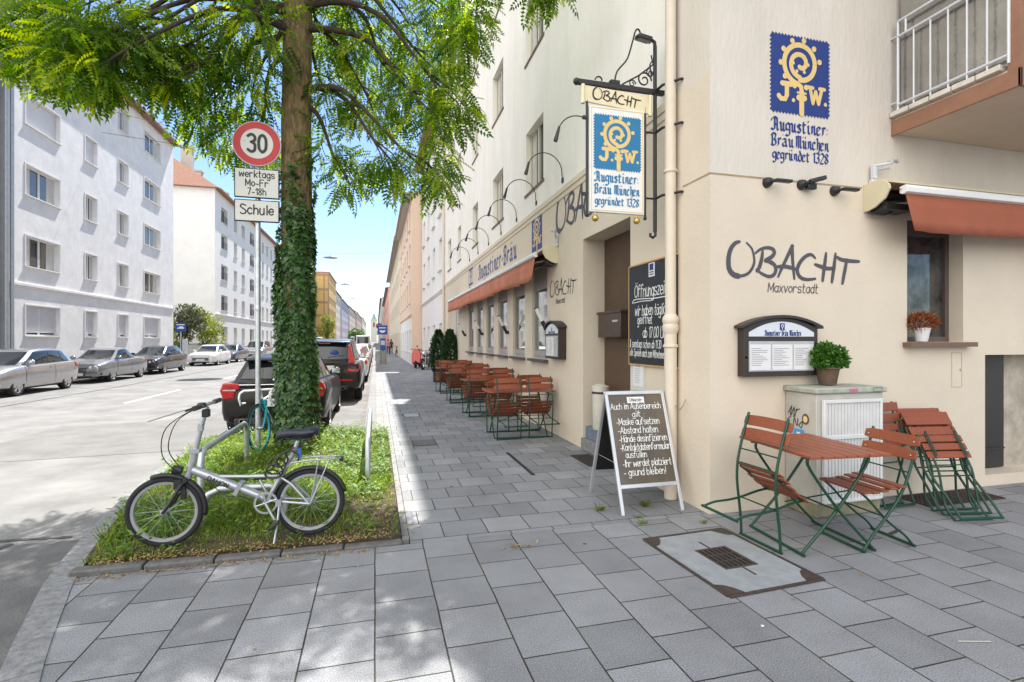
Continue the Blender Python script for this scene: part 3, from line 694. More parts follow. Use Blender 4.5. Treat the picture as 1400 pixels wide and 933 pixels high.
# right-hand side beyond the restaurant
house('apartment_house', 'plain white house adjoining the restaurant building beyond the motorcycle', 2.93, 22.4, 33.9, 12.6, M_offwhite, -1, [.9, 4.9, 7.5, 10.1], bay_cols(22.6, 33.7, 4, 1.1), 'white', 1.5, M_roof, 3, M_sill_w, .2, None, 11, None, None, 4.0)
house('apartment_house', 'peach fronted house with a white ground floor, standing forward of the white one', 2.28, 34, 50, 11.3, fm('peach', (.76, .58, .45)), -1, [.8, 4.2, 6.8, 9.2], bay_cols(34.6, 49.4, 5, 1.2), 'white', 1.5, fm('roof_pale', (.5, .46, .42)), 1.2, M_sill_w, .2, (3.25, M_offwhite), 11, None, None, 3.4)
house('apartment_house', 'cream house with tall pilasters beyond the peach one', 2.26, 50.1, 90, 11.6, fm('cream_far', (.72, .64, .49)), -1, [.8, 4.2, 7.2, 9.6], bay_cols(51, 89, 11, 1.5), 'far', 1.6, fm('roof_far_r', (.4, .34, .3)), 1.5, None, .3)
house('apartment_house', 'pink house at the far end of the near side row', 2.2, 96, 150, 11.4, fm('pink_far', (.66, .4, .34)), -1, [1, 4.5, 7.5], bay_cols(97, 149, 10, 2), 'far', 1.8, fm('roof_far_p', (.3, .2, .2)), 2, None, .3)
house('apartment_house', 'grey white house last in the near side row before the tower', 1.6, 152, 420, 14, fm('greywhite_far', (.6, .6, .6)), -1, [1, 4.5, 7.5, 10.5], bay_cols(153, 419, 24, 3), 'far', 1.8, fm('roof_far_g', (.3, .25, .23)), 2, None, .3)
# church tower at the end of the street
t = thing('church_tower', 'slender grey church tower with a pointed spire at the end of the street', 'tower', (-2.6, 700, 0))
mb = MB(); mb.box2((-4, -4, 0), (4, 4, 30)); mb.box2((-4.4, -4.4, 29), (4.4, 4.4, 30)); mb.build('shaft', fm('tower_stone', (.5, .48, .45)), t, 0)
mb = MB(); mb.lathe([(4.6, 30), (3.0, 32), (2.2, 34), (.8, 38), (.01, 42)], 8, (0, 0, 0)); mb.build('spire', fm('tower_spire', (.25, .33, .33)), t, 0)
mb = MB(); mb.box2((-1, -4.05, 20), (1, -3.9, 26)); mb.build('belfry_opening', fm('tower_dark', (.08, .08, .08)), t, 0)

# ================================================================== signs, lamps and fittings on the restaurant walls
PFw = Plane((FX, 0, 0), (0, -1, 0), (0, 0, 1), (-1, 0, 0))     # facade with x = -Y
PRw = Plane((0, FY, 0), (1, 0, 0), (0, 0, 1), (0, -1, 0))      # camera side with x = X
M_blue = mat('sign_blue', (.010, .035, .19), .5, var=.05)
M_blue2 = mat('sign_cyan_blue', (.008, .17, .36), .45, var=.05)
M_gold = mat('sign_gold', (.72, .52, .2), .5, var=.08)
M_ink = mat('letter_grey', (.075, .07, .085), .6, var=.06)
M_ink_b = mat('letter_black', (.015, .015, .017), .5, var=0)
M_black = mat('black_iron', (.018, .018, .02), .5, var=.15)
M_blackp = mat('black_plastic', (.02, .02, .022), .35, var=.1)
M_white = mat('white_paint', (.76, .76, .74), .5, var=.04)
M_paper = mat('paper', (.74, .74, .74), .7, var=.03)
M_chalk = mat('chalk', (.78, .78, .76), .9, var=.05)
M_steel = mat('galvanised', (.52, .54, .55), .4, metal=.7, var=.15, vs=12)
M_alu = mat('aluminium', (.62, .64, .66), .35, metal=.6, var=.05)
M_brownbox = mat('showcase_brown', (.032, .023, .02), .45, var=.1)

def emblem(P, w, h, root, bg, gold, base=.003, teeth=18, letters=True, name='emblem'):
    """blue stamp with saw-tooth edges, golden crozier and initials; P at its lower left corner"""
    pts = []; tx = w / 14; a = .45
    def edge(p, q, n, out):
        for i in range(n):
            f = i / n; g = (i + .72) / n
            pts.append((p[0] + (q[0] - p[0]) * f, p[1] + (q[1] - p[1]) * f))
            pts.append((p[0] + (q[0] - p[0]) * g + out[0] * tx * a, p[1] + (q[1] - p[1]) * g + out[1] * tx * a))
    nv = int(teeth * h / w)
    edge((0, 0), (w, 0), teeth, (0, -1)); edge((w, 0), (w, h), nv, (1, 0)); edge((w, h), (0, h), teeth, (0, 1)); edge((0, h), (0, 0), nv, (-1, 0))
    mb = MB(); mb.prism(pts, lambda x, y, d: P(x, y, d), base - .002, base); wb(mb, name, bg, root, 0)
    pen = Pen(P, base + .001); cx, cy = w * .5, h * .66; s = w / 1.0
    sp = [(cx + s * (.275 - .0) * math.cos(t), cy + s * .275 * math.sin(t)) for t in np.linspace(-1.1, 5.0, 34)]
    sp = [(cx + .02 * s, cy - .42 * s), (cx + .01 * s, cy - .33 * s)] + [(cx + s * r * math.cos(t), cy + s * r * math.sin(t)) for t, r in zip(np.linspace(-1.75, -7.9, 44), np.linspace(.30, .235, 44))]
    pen.stroke(sp, .075 * s)
    sp2 = [(cx + s * r * math.cos(t), cy + s * r * math.sin(t)) for t, r in zip(np.linspace(-7.9, -14.5, 40), np.linspace(.20, .05, 40))]
    pen.stroke(sp2, .07 * s)
    for k in range(9):
        t = .2 + k * .6; r = .345 * s
        pen.poly([(cx + r * math.cos(t) + .042 * s * math.cos(j * math.pi / 4), cy + r * math.sin(t) + .042 * s * math.sin(j * math.pi / 4)) for j in range(8)])
    for k in range(6):
        t = k * 1.05; r = .13 * s
        pen.poly([(cx + r * math.cos(t) + .028 * s * math.cos(j * math.pi / 4), cy + r * math.sin(t) + .028 * s * math.sin(j * math.pi / 4)) for j in range(8)])
    pen.stroke([(cx + .02 * s, cy - .40 * s), (cx + .02 * s, 0.0)], .085 * s)
    pen.stroke([(cx - .03 * s, h * .21), (cx + .07 * s, h * .21)], .09 * s)
    pen.stroke([(cx - .055 * s, h * .275), (cx + .095 * s, h * .275)], .03 * s)
    if letters:
        for st in ([(.26, .37), (.26, .22), (.23, .165), (.16, .165), (.12, .20)], [(.18, .37), (.34, .37)]): pen.stroke([(x * w, y * h) for x, y in st], .075 * s)
        for st in ([(.67, .36), (.72, .16)], [(.72, .16), (.77, .32)], [(.77, .32), (.82, .16)], [(.82, .16), (.88, .36)], [(.63, .365), (.72, .365)], [(.84, .365), (.93, .365)]): pen.stroke([(x * w, y * h) for x, y in st], .055 * s)
        for x in (.375, .945): pen.stroke([(x * w, .165 * h)], .06 * s)
    pen.build('crozier', gold, root)
def black_lines(P, root, m, lines, name='lettering'):
    """broad-nib lettering: (text, x, y, height, width to fill)"""
    pen = Pen(P, .003)
    for txt, x, y, hgt, wid in lines:
        test = Pen(P).text(txt, 0, 0, hgt, .09, .13, 1, black=True, nib=(.05, .045))
        pen.text(txt, x, y, hgt, .10, .13 * wid / test, .96 * wid / test, black=True, nib=(.055 * min(1, wid / test), .05))
    pen.build(name, m, root)

# --- painted house sign on the camera side: stamp and three lines
t = thing('brewery_wall_sign', 'blue and gold crozier stamp over three lines of blue letters, painted beside the balcony', 'wall sign', (3.92, FY, 3.25))
emblem(PRw.at(3.585, 3.74), .66, .72, t, M_blue, M_gold, .004)
black_lines(PRw.at(0, 0), t, M_blue, [('Augustiner:', 3.58, 3.555, .125, .68), ('Bräu', 3.58, 3.41, .115, .26), ('München', 3.86, 3.41, .115, .40), ('gegründet', 3.60, 3.285, .10, .43), ('1328', 4.06, 3.285, .10, .19)])
# --- OBACHT brush lettering
OB = [[(165, 121), (145, 128), (125, 152), (116, 190), (120, 225), (140, 245), (172, 248), (205, 235), (226, 205), (228, 178), (218, 145), (195, 124)],
      [(266, 152), (262, 180), (252, 212), (240, 228)], [(233, 162), (255, 146), (285, 138), (312, 142), (319, 156), (306, 172), (280, 186), (292, 188), (318, 200), (326, 220), (315, 240), (292, 246), (262, 236), (238, 222)],
      [(336, 246), (360, 200), (398, 134), (400, 134), (404, 190), (411, 251)], [(330, 208), (372, 206), (417, 214)],
      [(510, 168), (490, 155), (462, 164), (434, 192), (425, 222), (440, 245), (470, 252), (510, 248)],
      [(562, 146), (555, 190), (545, 254)], [(608, 146), (600, 200), (590, 258)], [(508, 192), (530, 198), (570, 206), (604, 202)],
      [(614, 158), (635, 168), (680, 172), (725, 172)], [(664, 166), (655, 205), (642, 262)]]
def obacht(P, w, root, m, thick=13, name='lettering', base=.003, stretch=1.0):
    k = w / 612; pen = Pen(P, base)
    for i, st in enumerate(OB):
        q = catmull([((x - 115) * k, (262 - y) * k * stretch) for x, y in st], 5)
        n = len(q)
        for j in range(n - 1):                                     # brush: thick in the middle of a stroke, thin at its ends
            f = math.sin(math.pi * (j + .5) / n) ** .5; ww = thick * k * (.45 + .75 * f) * (1.25 if i == 0 and j < n * .5 else .95 if i != 0 else .7)
            pen.stroke(q[j:j + 2], ww)
    pen.build(name, m, root); return pen
t = thing('restaurant_lettering', 'large dark brush letters OBACHT with Maxvorstadt below on the wall facing the camera', 'lettering', (3.9, FY, 2.05))
obacht(PRw.at(3.11, 2.135), 1.52, t, M_ink, 14)
pen = Pen(PRw.at(0, 0), .003); pen.text('Maxvorstadt', 3.545, 2.03, .088, .10, .17, .98, slant=.12); pen.build('lettering', M_ink, t)
t = thing('restaurant_lettering', 'very large dark brush letters OBACHT over the doorway, half behind the hanging sign', 'lettering', (FX, 6.9, 3.4))
obacht(PFw.at(-8.02, 3.32), 2.3, t, M_ink, 15, stretch=1.15)
t = thing('restaurant_lettering', 'small thin black letters OBACHT on the wall above the arched showcase by the doorway', 'lettering', (FX, 7.75, 2.2))
obacht(PFw.at(-8.34, 2.3), 1.2, t, M_ink_b, 9, stretch=1.1)
pen = Pen(PFw.at(0, 0), .003); pen.text('Maxvorstadt', -8.05, 2.19, .085, .09, .06, .9, slant=.1); pen.build('lettering', M_ink_b, t)
# --- painted brewery name along the facade
t = thing('brewery_wall_sign', 'long blue blackletter brewery name painted above the awning of the terrace', 'wall sign', (FX, 12.5, 3.35))
black_lines(PFw, t, M_blue, [('Augustiner-Bräu', -14.75, 3.36, .42, 4.35)])
t = thing('brewery_wall_sign', 'blue stamp with pale crozier painted beside the brewery name, nearer the doorway', 'wall sign', (FX, 9.1, 3.3))
emblem(PFw.at(-9.4, 3.28), .6, .62, t, M_blue, M_gold, .004, 12)
t = thing('brewery_wall_sign', 'small blue outlined stamp painted at the far end of the brewery name', 'wall sign', (FX, 16, 3.3))
pen = Pen(PFw, .003); 
pen.stroke([(-16.3, 3.38), (-15.62, 3.38), (-15.62, 3.85), (-16.3, 3.85), (-16.3, 3.38)], .07)
pen.stroke([(-15.96, 3.4), (-15.96, 3.6)], .1); pen.stroke([(-15.96 + .12 * math.cos(a), 3.69 + .1 * math.sin(a)) for a in np.linspace(-1.5, 4.2, 16)], .06)
pen.text('...', -16.25, 3.29, .2, .3, .3); pen.build('lettering', M_blue, t)

# --- hanging sign on its wrought iron bracket
SY = 4.70
t = thing('hanging_sign', 'white and blue brewery sign hanging from a black wrought iron bracket above the doorway', 'hanging sign', (FX, SY, 2.6))
PS = Plane((0, SY, 0), (1, 0, 0), (0, 0, 1), (0, -1, 0))
xp = 2.79
mb = MB()
mb.tube([(xp, SY, 2.70), (xp, SY, 4.62)], .02, 10)
mb.tube([(xp, SY, 2.72), (xp - .0, SY - .01, 2.66), (xp - .03, SY - .01, 2.635), (xp - .06, SY - .01, 2.65), (xp - .06, SY - .01, 2.68)], .014, 8)
mb.tube([(xp, SY, 4.6), (xp - .005, SY, 4.66), (xp - .04, SY, 4.68), (xp - .07, SY, 4.65)], .018, 8)
mb.box2((1.93, SY - .022, 4.12), (xp + .1, SY + .022, 4.165)); mb.ball((1.92, SY, 4.143), .035, 12)
for z in (4.15, 3.72, 3.04): mb.tube([(xp, SY, z), (xp + .0, SY - .14, z), (FX - .02, SY - .3, z), (FX, SY - .3, z)], .014, 8)
for x in (2.03, 2.675):
    mb.tube([(x, SY, 2.84), (x, SY, 3.97)], .013, 8); mb.ball((x, SY, 2.83), .02, 8)
for z in (3.72, 3.04): mb.tube([(2.675, SY, z), (xp, SY, z)], .01, 6)
for z in (3.78, 3.02): mb.box2((1.985, SY - .015, z), (2.035, SY + .015, z + .03))
def scroll(c, r0, r1, a0, a1, n=26): return [(c[0] + (r0 + (r1 - r0) * i / n) * math.cos(a0 + (a1 - a0) * i / n), SY, c[1] + (r0 + (r1 - r0) * i / n) * math.sin(a0 + (a1 - a0) * i / n)) for i in range(n + 1)]
mb.tube([(2.42, SY, 4.18), (2.6, SY, 4.29), (xp - .02, SY, 4.43), (xp - .03, SY, 4.47)], .009, 6)
mb.tube(scroll((2.665, 4.255), .085, .02, 0, 9), .008, 6); mb.tube(scroll((2.735, 4.335), .045, .012, 2, 10), .007, 6); mb.tube(scroll((2.53, 4.2), .04, .012, 0, 8), .006, 6)
mb.tube(scroll((2.17, 4.185), .05, .02, 3.1, 0), .008, 6)
mb.tube([(2.75, SY, 4.3), (2.73, SY, 4.42), (2.76, SY, 4.47), (2.745, SY, 4.52)], .008, 6)
wb(mb, 'bracket', M_black, t)
mb = MB(); mb.box2((2.05, SY - .02, 2.86), (2.655, SY + .02, 3.92)); sb = wb(mb, 'sign_board', M_white, t, bevel=.004)
mb = MB()
for a in ((2.065, 2.875, 2.64, 2.882), (2.065, 3.898, 2.64, 3.905), (2.065, 2.882, 2.072, 3.898), (2.633, 2.882, 2.64, 3.898)): mb.box2((a[0], SY - .0225, a[1]), (a[2], SY - .019, a[3]))
wb(mb, 'gold_line', M_gold, t, 0)
Pb = PS.at(0, 0, .0205)
emblem(Pb.at(2.105, 3.30), .50, .53, t, M_blue2, M_gold, .003)
black_lines(Pb, t, M_blue2, [('Augustiner:', 2.10, 3.165, .10, .50), ('Bräu', 2.10, 3.045, .095, .19), ('München', 2.315, 3.045, .095, .29), ('gegründet', 2.11, 2.935, .08, .32), ('1328', 2.455, 2.935, .08, .14)])
# scroll plate with the restaurant's name
mb = MB(); mb.prism([(2.0, 3.955), (2.72, 3.905), (2.70, 4.09), (1.99, 4.115)], lambda x, z, d: (x, SY + d, z), -.012, .012)
for x, z0, z1 in ((1.985, 3.93, 4.12), (2.73, 3.885, 4.10)): mb.tube([(x, SY - .006, z0), (x, SY - .006, z1)], .022, 10)
wb(mb, 'name_scroll', mat('scroll_cream', (.74, .66, .44), .5, var=.06), t, bevel=.003)
obacht(Plane((2.09, SY, 3.975), Vector((1, 0, -.05)).normalized(), (0, 0, 1), (0, -1, 0)).at(0, 0, .0125), .53, t, M_ink_b, 14, stretch=1.05)
mb = MB()
for x in (2.12, 2.58): mb.ball((x, SY, 2.80), .035, 14); mb.tube([(x, SY, 2.83), (x, SY, 2.87)], .008, 6)
wb(mb, 'brass_ball', mat('brass', (.6, .4, .12), .3, metal=.8, var=.1), t)
mb = MB(); mb.tube(catmull([(2.33, SY, 4.165), (2.36, SY, 4.3), (2.47, SY, 4.44), (2.53, SY, 4.62), (2.565, SY, 4.74), (2.6, SY, 4.765), (2.625, SY, 4.72), (2.625, SY - .01, 4.68)], 5), .009, 7)
mb.box2((2.28, SY - .025, 4.166), (2.38, SY + .025, 4.2))
lm = wb(mb, 'lamp_arm', M_black, t)
mb = MB(); mb.box((2.635, SY - .04, 4.655), (.15, .12, .045), (R(15), R(8), 0)); wb(mb, 'lamp_head', M_blackp, t, bevel=.01)

# --- arched lamps along the facade
ARCH = [6.34, 7.72, 9.12, 10.5, 11.9, 13.3, 14.75, 16.15]
ORD = ['behind the hanging sign', 'second from the hanging sign', 'third from the hanging sign', 'fourth from the hanging sign', 'fifth from the hanging sign', 'sixth from the hanging sign', 'seventh from the hanging sign', 'last and farthest along the facade']
proto = None
for i, y in enumerate(ARCH):
    lb = 'thin black arched wall lamp over the ledge, ' + ORD[i]
    if proto is None:
        proto = thing('arched_wall_lamp', lb, 'wall lamp', (FX, y, 4.18), 0, 'arched lamps along the facade')
        mb = MB(); mb.tube([(-.002, 0, -.02), (-.02, 0, .06)] + [(-.31 + .29 * math.cos(a), 0, .1 + .3 * math.sin(a)) for a in np.linspace(.1, 2.75, 18)], .008, 8); mb.box2((-.02, -.03, -.05), (.0, .03, .02)); mb.build('arm', M_black, proto)
        mb = MB(); mb.tube([(-.575, 0, .23), (-.615, 0, .08)], [.016, .026], 10); mb.tube([(-.615, 0, .08), (-.63, 0, .03)], .028, 10); mb.build('lamp_head', M_blackp, proto)
    else: dup(proto, (FX, y, 4.18), 0, lb)
# --- tilted tube lights on the pillars
proto = None
for i, (y, lb) in enumerate(((8.4, 'tilted white and black tube light beside the arched showcase'), (11.2, 'tilted white and black tube light on the pillar between second and third terrace windows'), (14.02, 'tilted white and black tube light on the pillar between fourth and fifth terrace windows'), (16.85, 'tilted white and black tube light beyond the last terrace window'))):
    if proto is None:
        proto = thing('tube_wall_light', lb, 'wall light', (FX, y, 1.74), 0, 'tube lights on the facade')
        M = Matrix.Rotation(R(-27), 4, 'Y')
        mb = MB(); mb.lathe([(.036, 0), (.036, .2)], 14, (-.04, 0, 0), M=M); mb.lathe([(.038, .44), (.038, .455)], 14, (-.04, 0, 0), M=M); mb.box2((-.05, -.03, -.01), (0, .03, .06)); mb.build('holder', M_blackp, proto)
        mb = MB(); mb.lathe([(.033, .2), (.033, .44)], 14, (-.04, 0, 0), M=M); mb.build('tube', mat('tube_white', (.75, .75, .72), .4, var=.03), proto)
    else: dup(proto, (FX, y, 1.74), 0, lb)
# --- three black spotlights on the camera side
def spot(x, z, lb, kind):
    t = thing('wall_spotlight', lb, 'spotlight', (x, FY, z), 0, 'black spotlights under the painted sign')
    mb = MB(); mb.lathe([(.001, -.085), (.03, -.085), (.05, -.055), (.062, -.015), (.064, 0)], 18, (0, 0, 0), 'y'); mb.build('base', M_blackp, t)
    mb = MB(); Mx = Euler((0, R(-14 if kind else 3), R(-8))).to_matrix().to_4x4()
    mb.tube([Mx @ Vector((.0, -.07, 0)), Mx @ Vector((.05, -.1, 0))], .02, 10)
    b = MB(); b.box((.14, -.115, .0), (.22, .07, .035 if not kind else .05)); b.xform(Mx); mb.add(b.v, b.f); mb.build('lamp_head', M_blackp, t, bevel=.012)
    t.scale = (.74, .8, .8)
    if kind: mb = MB(); mb.box((.09, -.07, -.03), (.13, .06, .075)); mb.build('sensor', M_blackp, t, bevel=.01)
spot(3.53, 3.05, 'small black round based spotlight nearest the building corner', 0); spot(3.92, 3.06, 'black spotlight with sensor and raised head, middle of the three', 1); spot(4.31, 3.03, 'small black round based spotlight nearest the awning box', 0)

# --- menu showcases
def showcase(P, w, h, d, arch, root_loc, lb, papers, rz):
    t = thing('menu_showcase', lb, 'menu showcase', root_loc)
    n = 14
    top = [(w / 2 * (1 - 2 * i / n), h + arch * (1 - (1 - 2 * i / n) ** 2)) for i in range(n + 1)]
    mb = MB(); mb.prism([(-w / 2, 0), (w / 2, 0)] + top, lambda x, y, dd: P(x, y, dd), .002, d); c = wb(mb, 'case', M_brownbox, t, 0, bevel=.004)
    mb = MB()
    cap = [(x * 1.09, y) for x, y in top] ; ring = cap + [(x, y + .03) for x, y in reversed(cap)]
    for i in range(n):
        a, b = cap[i], cap[i + 1]; mb.prism([a, b, (b[0], b[1] + .025), (a[0], a[1] + .025)], lambda x, y, dd: P(x, y, dd), -.0, d + .03)
    wb(mb, 'hood', M_brownbox, t, 0)
    f = .05 * w / .85; hs = h * .80
    mb = MB(); mb.prism([(-w / 2 + f, f), (w / 2 - f, f), (w / 2 - f, hs - f * .6), (-w / 2 + f, hs - f * .6)], lambda x, y, dd: P(x, y, dd), d, d + .004); wb(mb, 'menu_board', mat('menu_grey', (.45, .46, .47), .4, var=.15, vs=3), t, 0)
    pw = (w - 2 * f) / max(3, papers)
    for i in range(papers):
        x0 = -w / 2 + f + .012 + i * pw
        mb = MB(); mb.prism([(x0, f + .012), (x0 + pw - .02, f + .012), (x0 + pw - .02, hs - f - .01), (x0, hs - f - .01)], lambda x, y, dd: P(x, y, dd), d + .004, d + .007); pg = wb(mb, 'menu_page', M_paper, t, 0)
        mb = MB(); yy = hs - f - .05
        while yy > f + .04:
            l = random.uniform(.4, .85) * (pw - .03)
            mb.quad(P(x0 + .01, yy, d + .0085), P(x0 + .01 + l, yy, d + .0085), P(x0 + .01 + l, yy + .005, d + .0085), P(x0 + .01, yy + .005, d + .0085)); yy -= .017
        o = wb(mb, 'print', mat('print_grey', (.32, .32, .33), .8, var=0), t, 0); o.parent = pg
    arcp = [(-w / 2 + f, hs + f * .3), (w / 2 - f, hs + f * .3)] + [(x * (1 - 2 * f / w), y - f * .75) for x, y in top]
    mb = MB(); mb.prism(arcp, lambda x, y, dd: P(x, y, dd), d, d + .004); wb(mb, 'header_panel', mat('header_white', (.66, .69, .74), .4, var=.03), t, 0)
    Ph = P.at(0, 0, d + .003)
    pen = Pen(Ph, .003); s = w / .84
    pen.poly([(-.028 * s, hs + .075 * s), (.028 * s, hs + .075 * s), (.028 * s, hs + .14 * s), (-.028 * s, hs + .14 * s)])
    tst = Pen(Ph).text('Augustiner Bräu München', 0, 0, .05 * s, .1, .1, 1, black=True, nib=(.05, .05)); k = .40 * s / tst
    pen.text('Augustiner Bräu München', -.2 * s, hs + .022 * s, .052 * s, .11, .1 * k, k, black=True, nib=(.04, .05)); pen.build('lettering', M_blue, t)
    pen = Pen(Ph, .005); pen.stroke([(0, hs + .08 * s), (0, hs + .1 * s)], .008 * s); pen.stroke([(.013 * s * math.cos(a), hs + .115 * s + .013 * s * math.sin(a)) for a in np.linspace(-1.4, 4, 12)], .007 * s); pen.build('crozier', M_paper, t)
    mb = MB(); mb.lathe([(.012, 0), (.012, .03)], 10, P(-w / 2 + f * .45, h * .4, d), 'y' if abs(P.n.y) > .5 else 'x'); wb(mb, 'lock', M_alu, t)
    return t
showcase(PRw.at(3.62, 1.245), .82, .44, .09, .10, (3.62, FY, 1.245), 'wide brown arched menu showcase with three menu pages on the camera side wall', 3, 0)
t2 = showcase(PFw.at(-7.9, 1.28), .66, .50, .13, .10, (FX, 7.9, 1.28), 'small dark arched menu showcase on the street side wall left of the doorway', 2, 0)

# --- awnings
M_awn = mat('awning_rust', (.34, .10, .052), .85, var=.08, vs=2, bump=.15, bs=300)
M_awn2 = mat('awning_faded', (.5, .19, .12), .85, var=.1, vs=3, bump=.15, bs=300)
M_cass = mat('awning_cassette', (.62, .56, .38), .5, var=.04)
def awning(P, length, lb, loc, m, out=.30, drop=.30, bare=.0, wave=.006):
    """cassette, dark slot, cloth, white front bar and valance; P: x along the wall from the near end, y up from the cassette's top"""
    t = thing('awning', lb, 'awning', loc)
    prof = [(0, 0), (.10, .01), (.2, .0), (.26, -.06), (.27, -.1), (.22, -.19), (.12, -.25), (.05, -.27), (0, -.27)]
    mb = MB(); mb.prism(prof, lambda d, y, x: P(x, y, d), 0, .022); wb(mb, 'end_cap', M_cass, t, 0, bevel=.003)
    mb = MB(); mb.prism(prof, lambda d, y, x: P(x, y, d), length - .02, length); wb(mb, 'end_cap', M_cass, t, 0, bevel=.003)
    mb = MB(); mb.prism([(0, 0), (.10, .01), (.2, .0), (.2, -.02), (0, -.02)], lambda d, y, x: P(x, y, d), .022, length - .02); wb(mb, 'cassette', M_cass, t, 0)
    mb = MB(); mb.tube([P(.03, -.12, .13), P(length - .03, -.12, .13)], .06, 12); mb.tube([P(.03, -.2, .07), P(length - .03, -.2, .07)], .015, 8)
    mb.box2(*[tuple(q) for q in (P(.05, -.28, .02), P(.4, -.22, .2))]); mb.tube([P(.02, -.2, .03), P(.03, -.3, .05), P(.15, -.31, .1), P(.3, -.24, .16)], .008, 6); wb(mb, 'roller', M_blackp, t)
    mb = MB(); mb.quad(P(.06, -.09, .17), P(length - .06, -.09, .17), P(length - .06, -.125, out), P(.06, -.125, out)); wb(mb, 'canopy', m, t, 0)
    mb = MB(); mb.prism([(out - .03, -.10), (out + .03, -.09), (out + .05, -.12), (out + .045, -.16), (out, -.175), (out - .03, -.16)], lambda d, y, x: P(x, y, d), .08 if bare == 0 else bare, length - .05); wb(mb, 'front_bar', M_white, t, 0, bevel=.004)
    mb = MB()
    for x in (.25, length - .3): mb.tube([P(x, -.2, .1), P(x + .3, -.2, out - .02)], .014, 8)
    wb(mb, 'arm', M_white, t)
    n = int(length / .05); vs = []; x0 = .1 if bare == 0 else bare + .02
    for i in range(n + 1):
        x = x0 + (length - .06 - x0) * i / n
        ph = math.sin(x * 9) + .6 * math.sin(x * 23 + 1) + .5 * math.sin(x * 3.1)
        for j, f in enumerate((0, .35, .7, 1)):
            vs.append(P(x + (.1 * f * max(0, 1 - i / 4)), -.165 - drop * f * (1 + .05 * math.sin(x * 1.7 + .4)) - (0.0), out + .01 + wave * ph * f * 2.2))
    mb = MB(); mb.add(vs, [(i * 4 + j, (i + 1) * 4 + j, (i + 1) * 4 + j + 1, i * 4 + j + 1) for i in range(n) for j in range(3)]); v = wb(mb, 'valance', m, t, 60)
    so = v.modifiers.new('solid', 'SOLIDIFY'); so.thickness = .003
    return t
awning(Plane((4.68, FY, 3.12), (1, 0, 0), (0, 0, 1), (0, -1, 0)), 4.2, 'rust red awning over the window facing the camera, under the balcony', (4.68, FY, 3.12), M_awn, .33, .34)
awning(Plane((FX, 7.95, 3.13), (0, 1, 0), (0, 0, 1), (-1, 0, 0)), 10.6, 'faded rust red awning over the row of terrace windows', (FX, 7.95, 3.13), M_awn2, .36, .36, .0, .016)
# wind sensors
def sensor(loc, lb, rz):
    t = thing('wind_sensor', lb, 'sensor', loc, rz)
    mb = MB(); mb.box2((-.02, -.05, 0), (.04, -.01, .05)); mb.box2((-.015, -.06, .05), (.03, -.02, .19)); mb.tube([(.01, -.05, .18), (.16, -.12, .2)], .014, 8); mb.build('bracket', mat('sensor_white', (.6, .62, .66), .4), t, bevel=.005)
    mb = MB(); mb.tube([(.03, -.05, .14), (.13, -.1, .15)], .012, 8)
    for a in range(3): mb.ball((.16 + .04 * math.cos(a * 2.1), -.12 + .04 * math.sin(a * 2.1), .215), .02, 8)
    mb.build('cup_wheel', mat('sensor_grey', (.4, .41, .44), .4), t)
sensor((4.76, FY, 3.125), 'pale wind sensor on the box of the rust red awning under the balcony', 0)
sensor((FX, 7.95, 3.14), 'pale wind sensor above the box of the terrace awning', R(-90))

# --- blackboard, note and letterbox at the entrance
t = thing('opening_hours_board', 'black chalkboard with opening hours hanging between doorway and downpipe', 'chalkboard', (FX, 5.0, 1.28))
mb = MB(); mb.box2((FX - .025, 4.48, 1.31), (FX - .001, 5.45, 2.43)); wb(mb, 'board', mat('chalkboard', (.022, .024, .03), .6, var=.35, vs=4), t, bevel=.003)
mb = MB(); mb.box2((FX - .03, 4.47, 1.29), (FX, 5.46, 1.308)); mb.box2((FX - .03, 4.47, 2.432), (FX, 5.46, 2.448)); mb.box2((FX - .03, 5.452, 1.308), (FX, 5.464, 2.432)); wb(mb, 'frame', mat('pine', (.5, .3, .12), .6), t, 0)
Pc = PFw.at(-5.45, 1.31, .025)
pen = Pen(Pc, .002)
for txt, x, y, s, c in (('Öffnungszeiten', .13, .76, .155, .74), ('wir haben täglich', .14, .55, .13, .7), ('geöffnet', .2, .455, .115, .7), ('ab 17.00 Uhr', .32, .30, .13, .75), ('& sonntags schon ab 11:30', .02, .19, .10, .56), ('alle Speisen auch zum Mitnehmen', .02, .09, .092, .5)):
    pen.text(txt, x, y, s * .88, .08, .1, c, slant=.08, jit=.03, rise=-.015)
pen.stroke(catmull([(.08, .70), (.12, .735), (.3, .735), (.6, .72), (.95, .73)], 6), .010); pen.stroke(catmull([(.08, .70), (.3, .708), (.5, .70)], 6), .008)
pen.build('chalk_writing', M_chalk, t)
mb = MB(); mb.box2((FX - .03, 4.88, 2.27), (FX - .0255, 5.0, 2.42)); wb(mb, 'label_card', M_paper, t, 0)
pen = Pen(PFw.at(-5.0, 2.27, .03), .002); pen.poly([(.02, .07), (.1, .07), (.1, .14), (.02, .14)]); pen.stroke([(.02, .05), (.1, .05)], .012); pen.stroke([(.02, .025), (.1, .025)], .012); pen.build('stamp', M_blue, t)
t = thing('paper_note', 'white paper note in a plastic sleeve pinned below the black chalkboard', 'notice', (FX, 5.28, 1.02))
mb = MB(); mb.box2((FX - .008, 5.12, 1.0), (FX - .002, 5.43, 1.36)); wb(mb, 'sleeve', mat('sleeve', (.64, .63, .60), .25, var=.05), t, 0)
mb = MB(); mb.box2((FX - .012, 5.16, 1.05), (FX - .0085, 5.38, 1.31)); wb(mb, 'page', M_paper, t, 0)
pen = Pen(PFw.at(-5.38, 1.05, .012), .002)
pen.stroke([(.05, .235), (.17, .235)], .012)
for k in range(9): pen.stroke([(.03, .2 - k * .02), (.03 + random.uniform(.1, .16), .2 - k * .02)], .004)
pen.build('print', MATS['print_grey'], t)
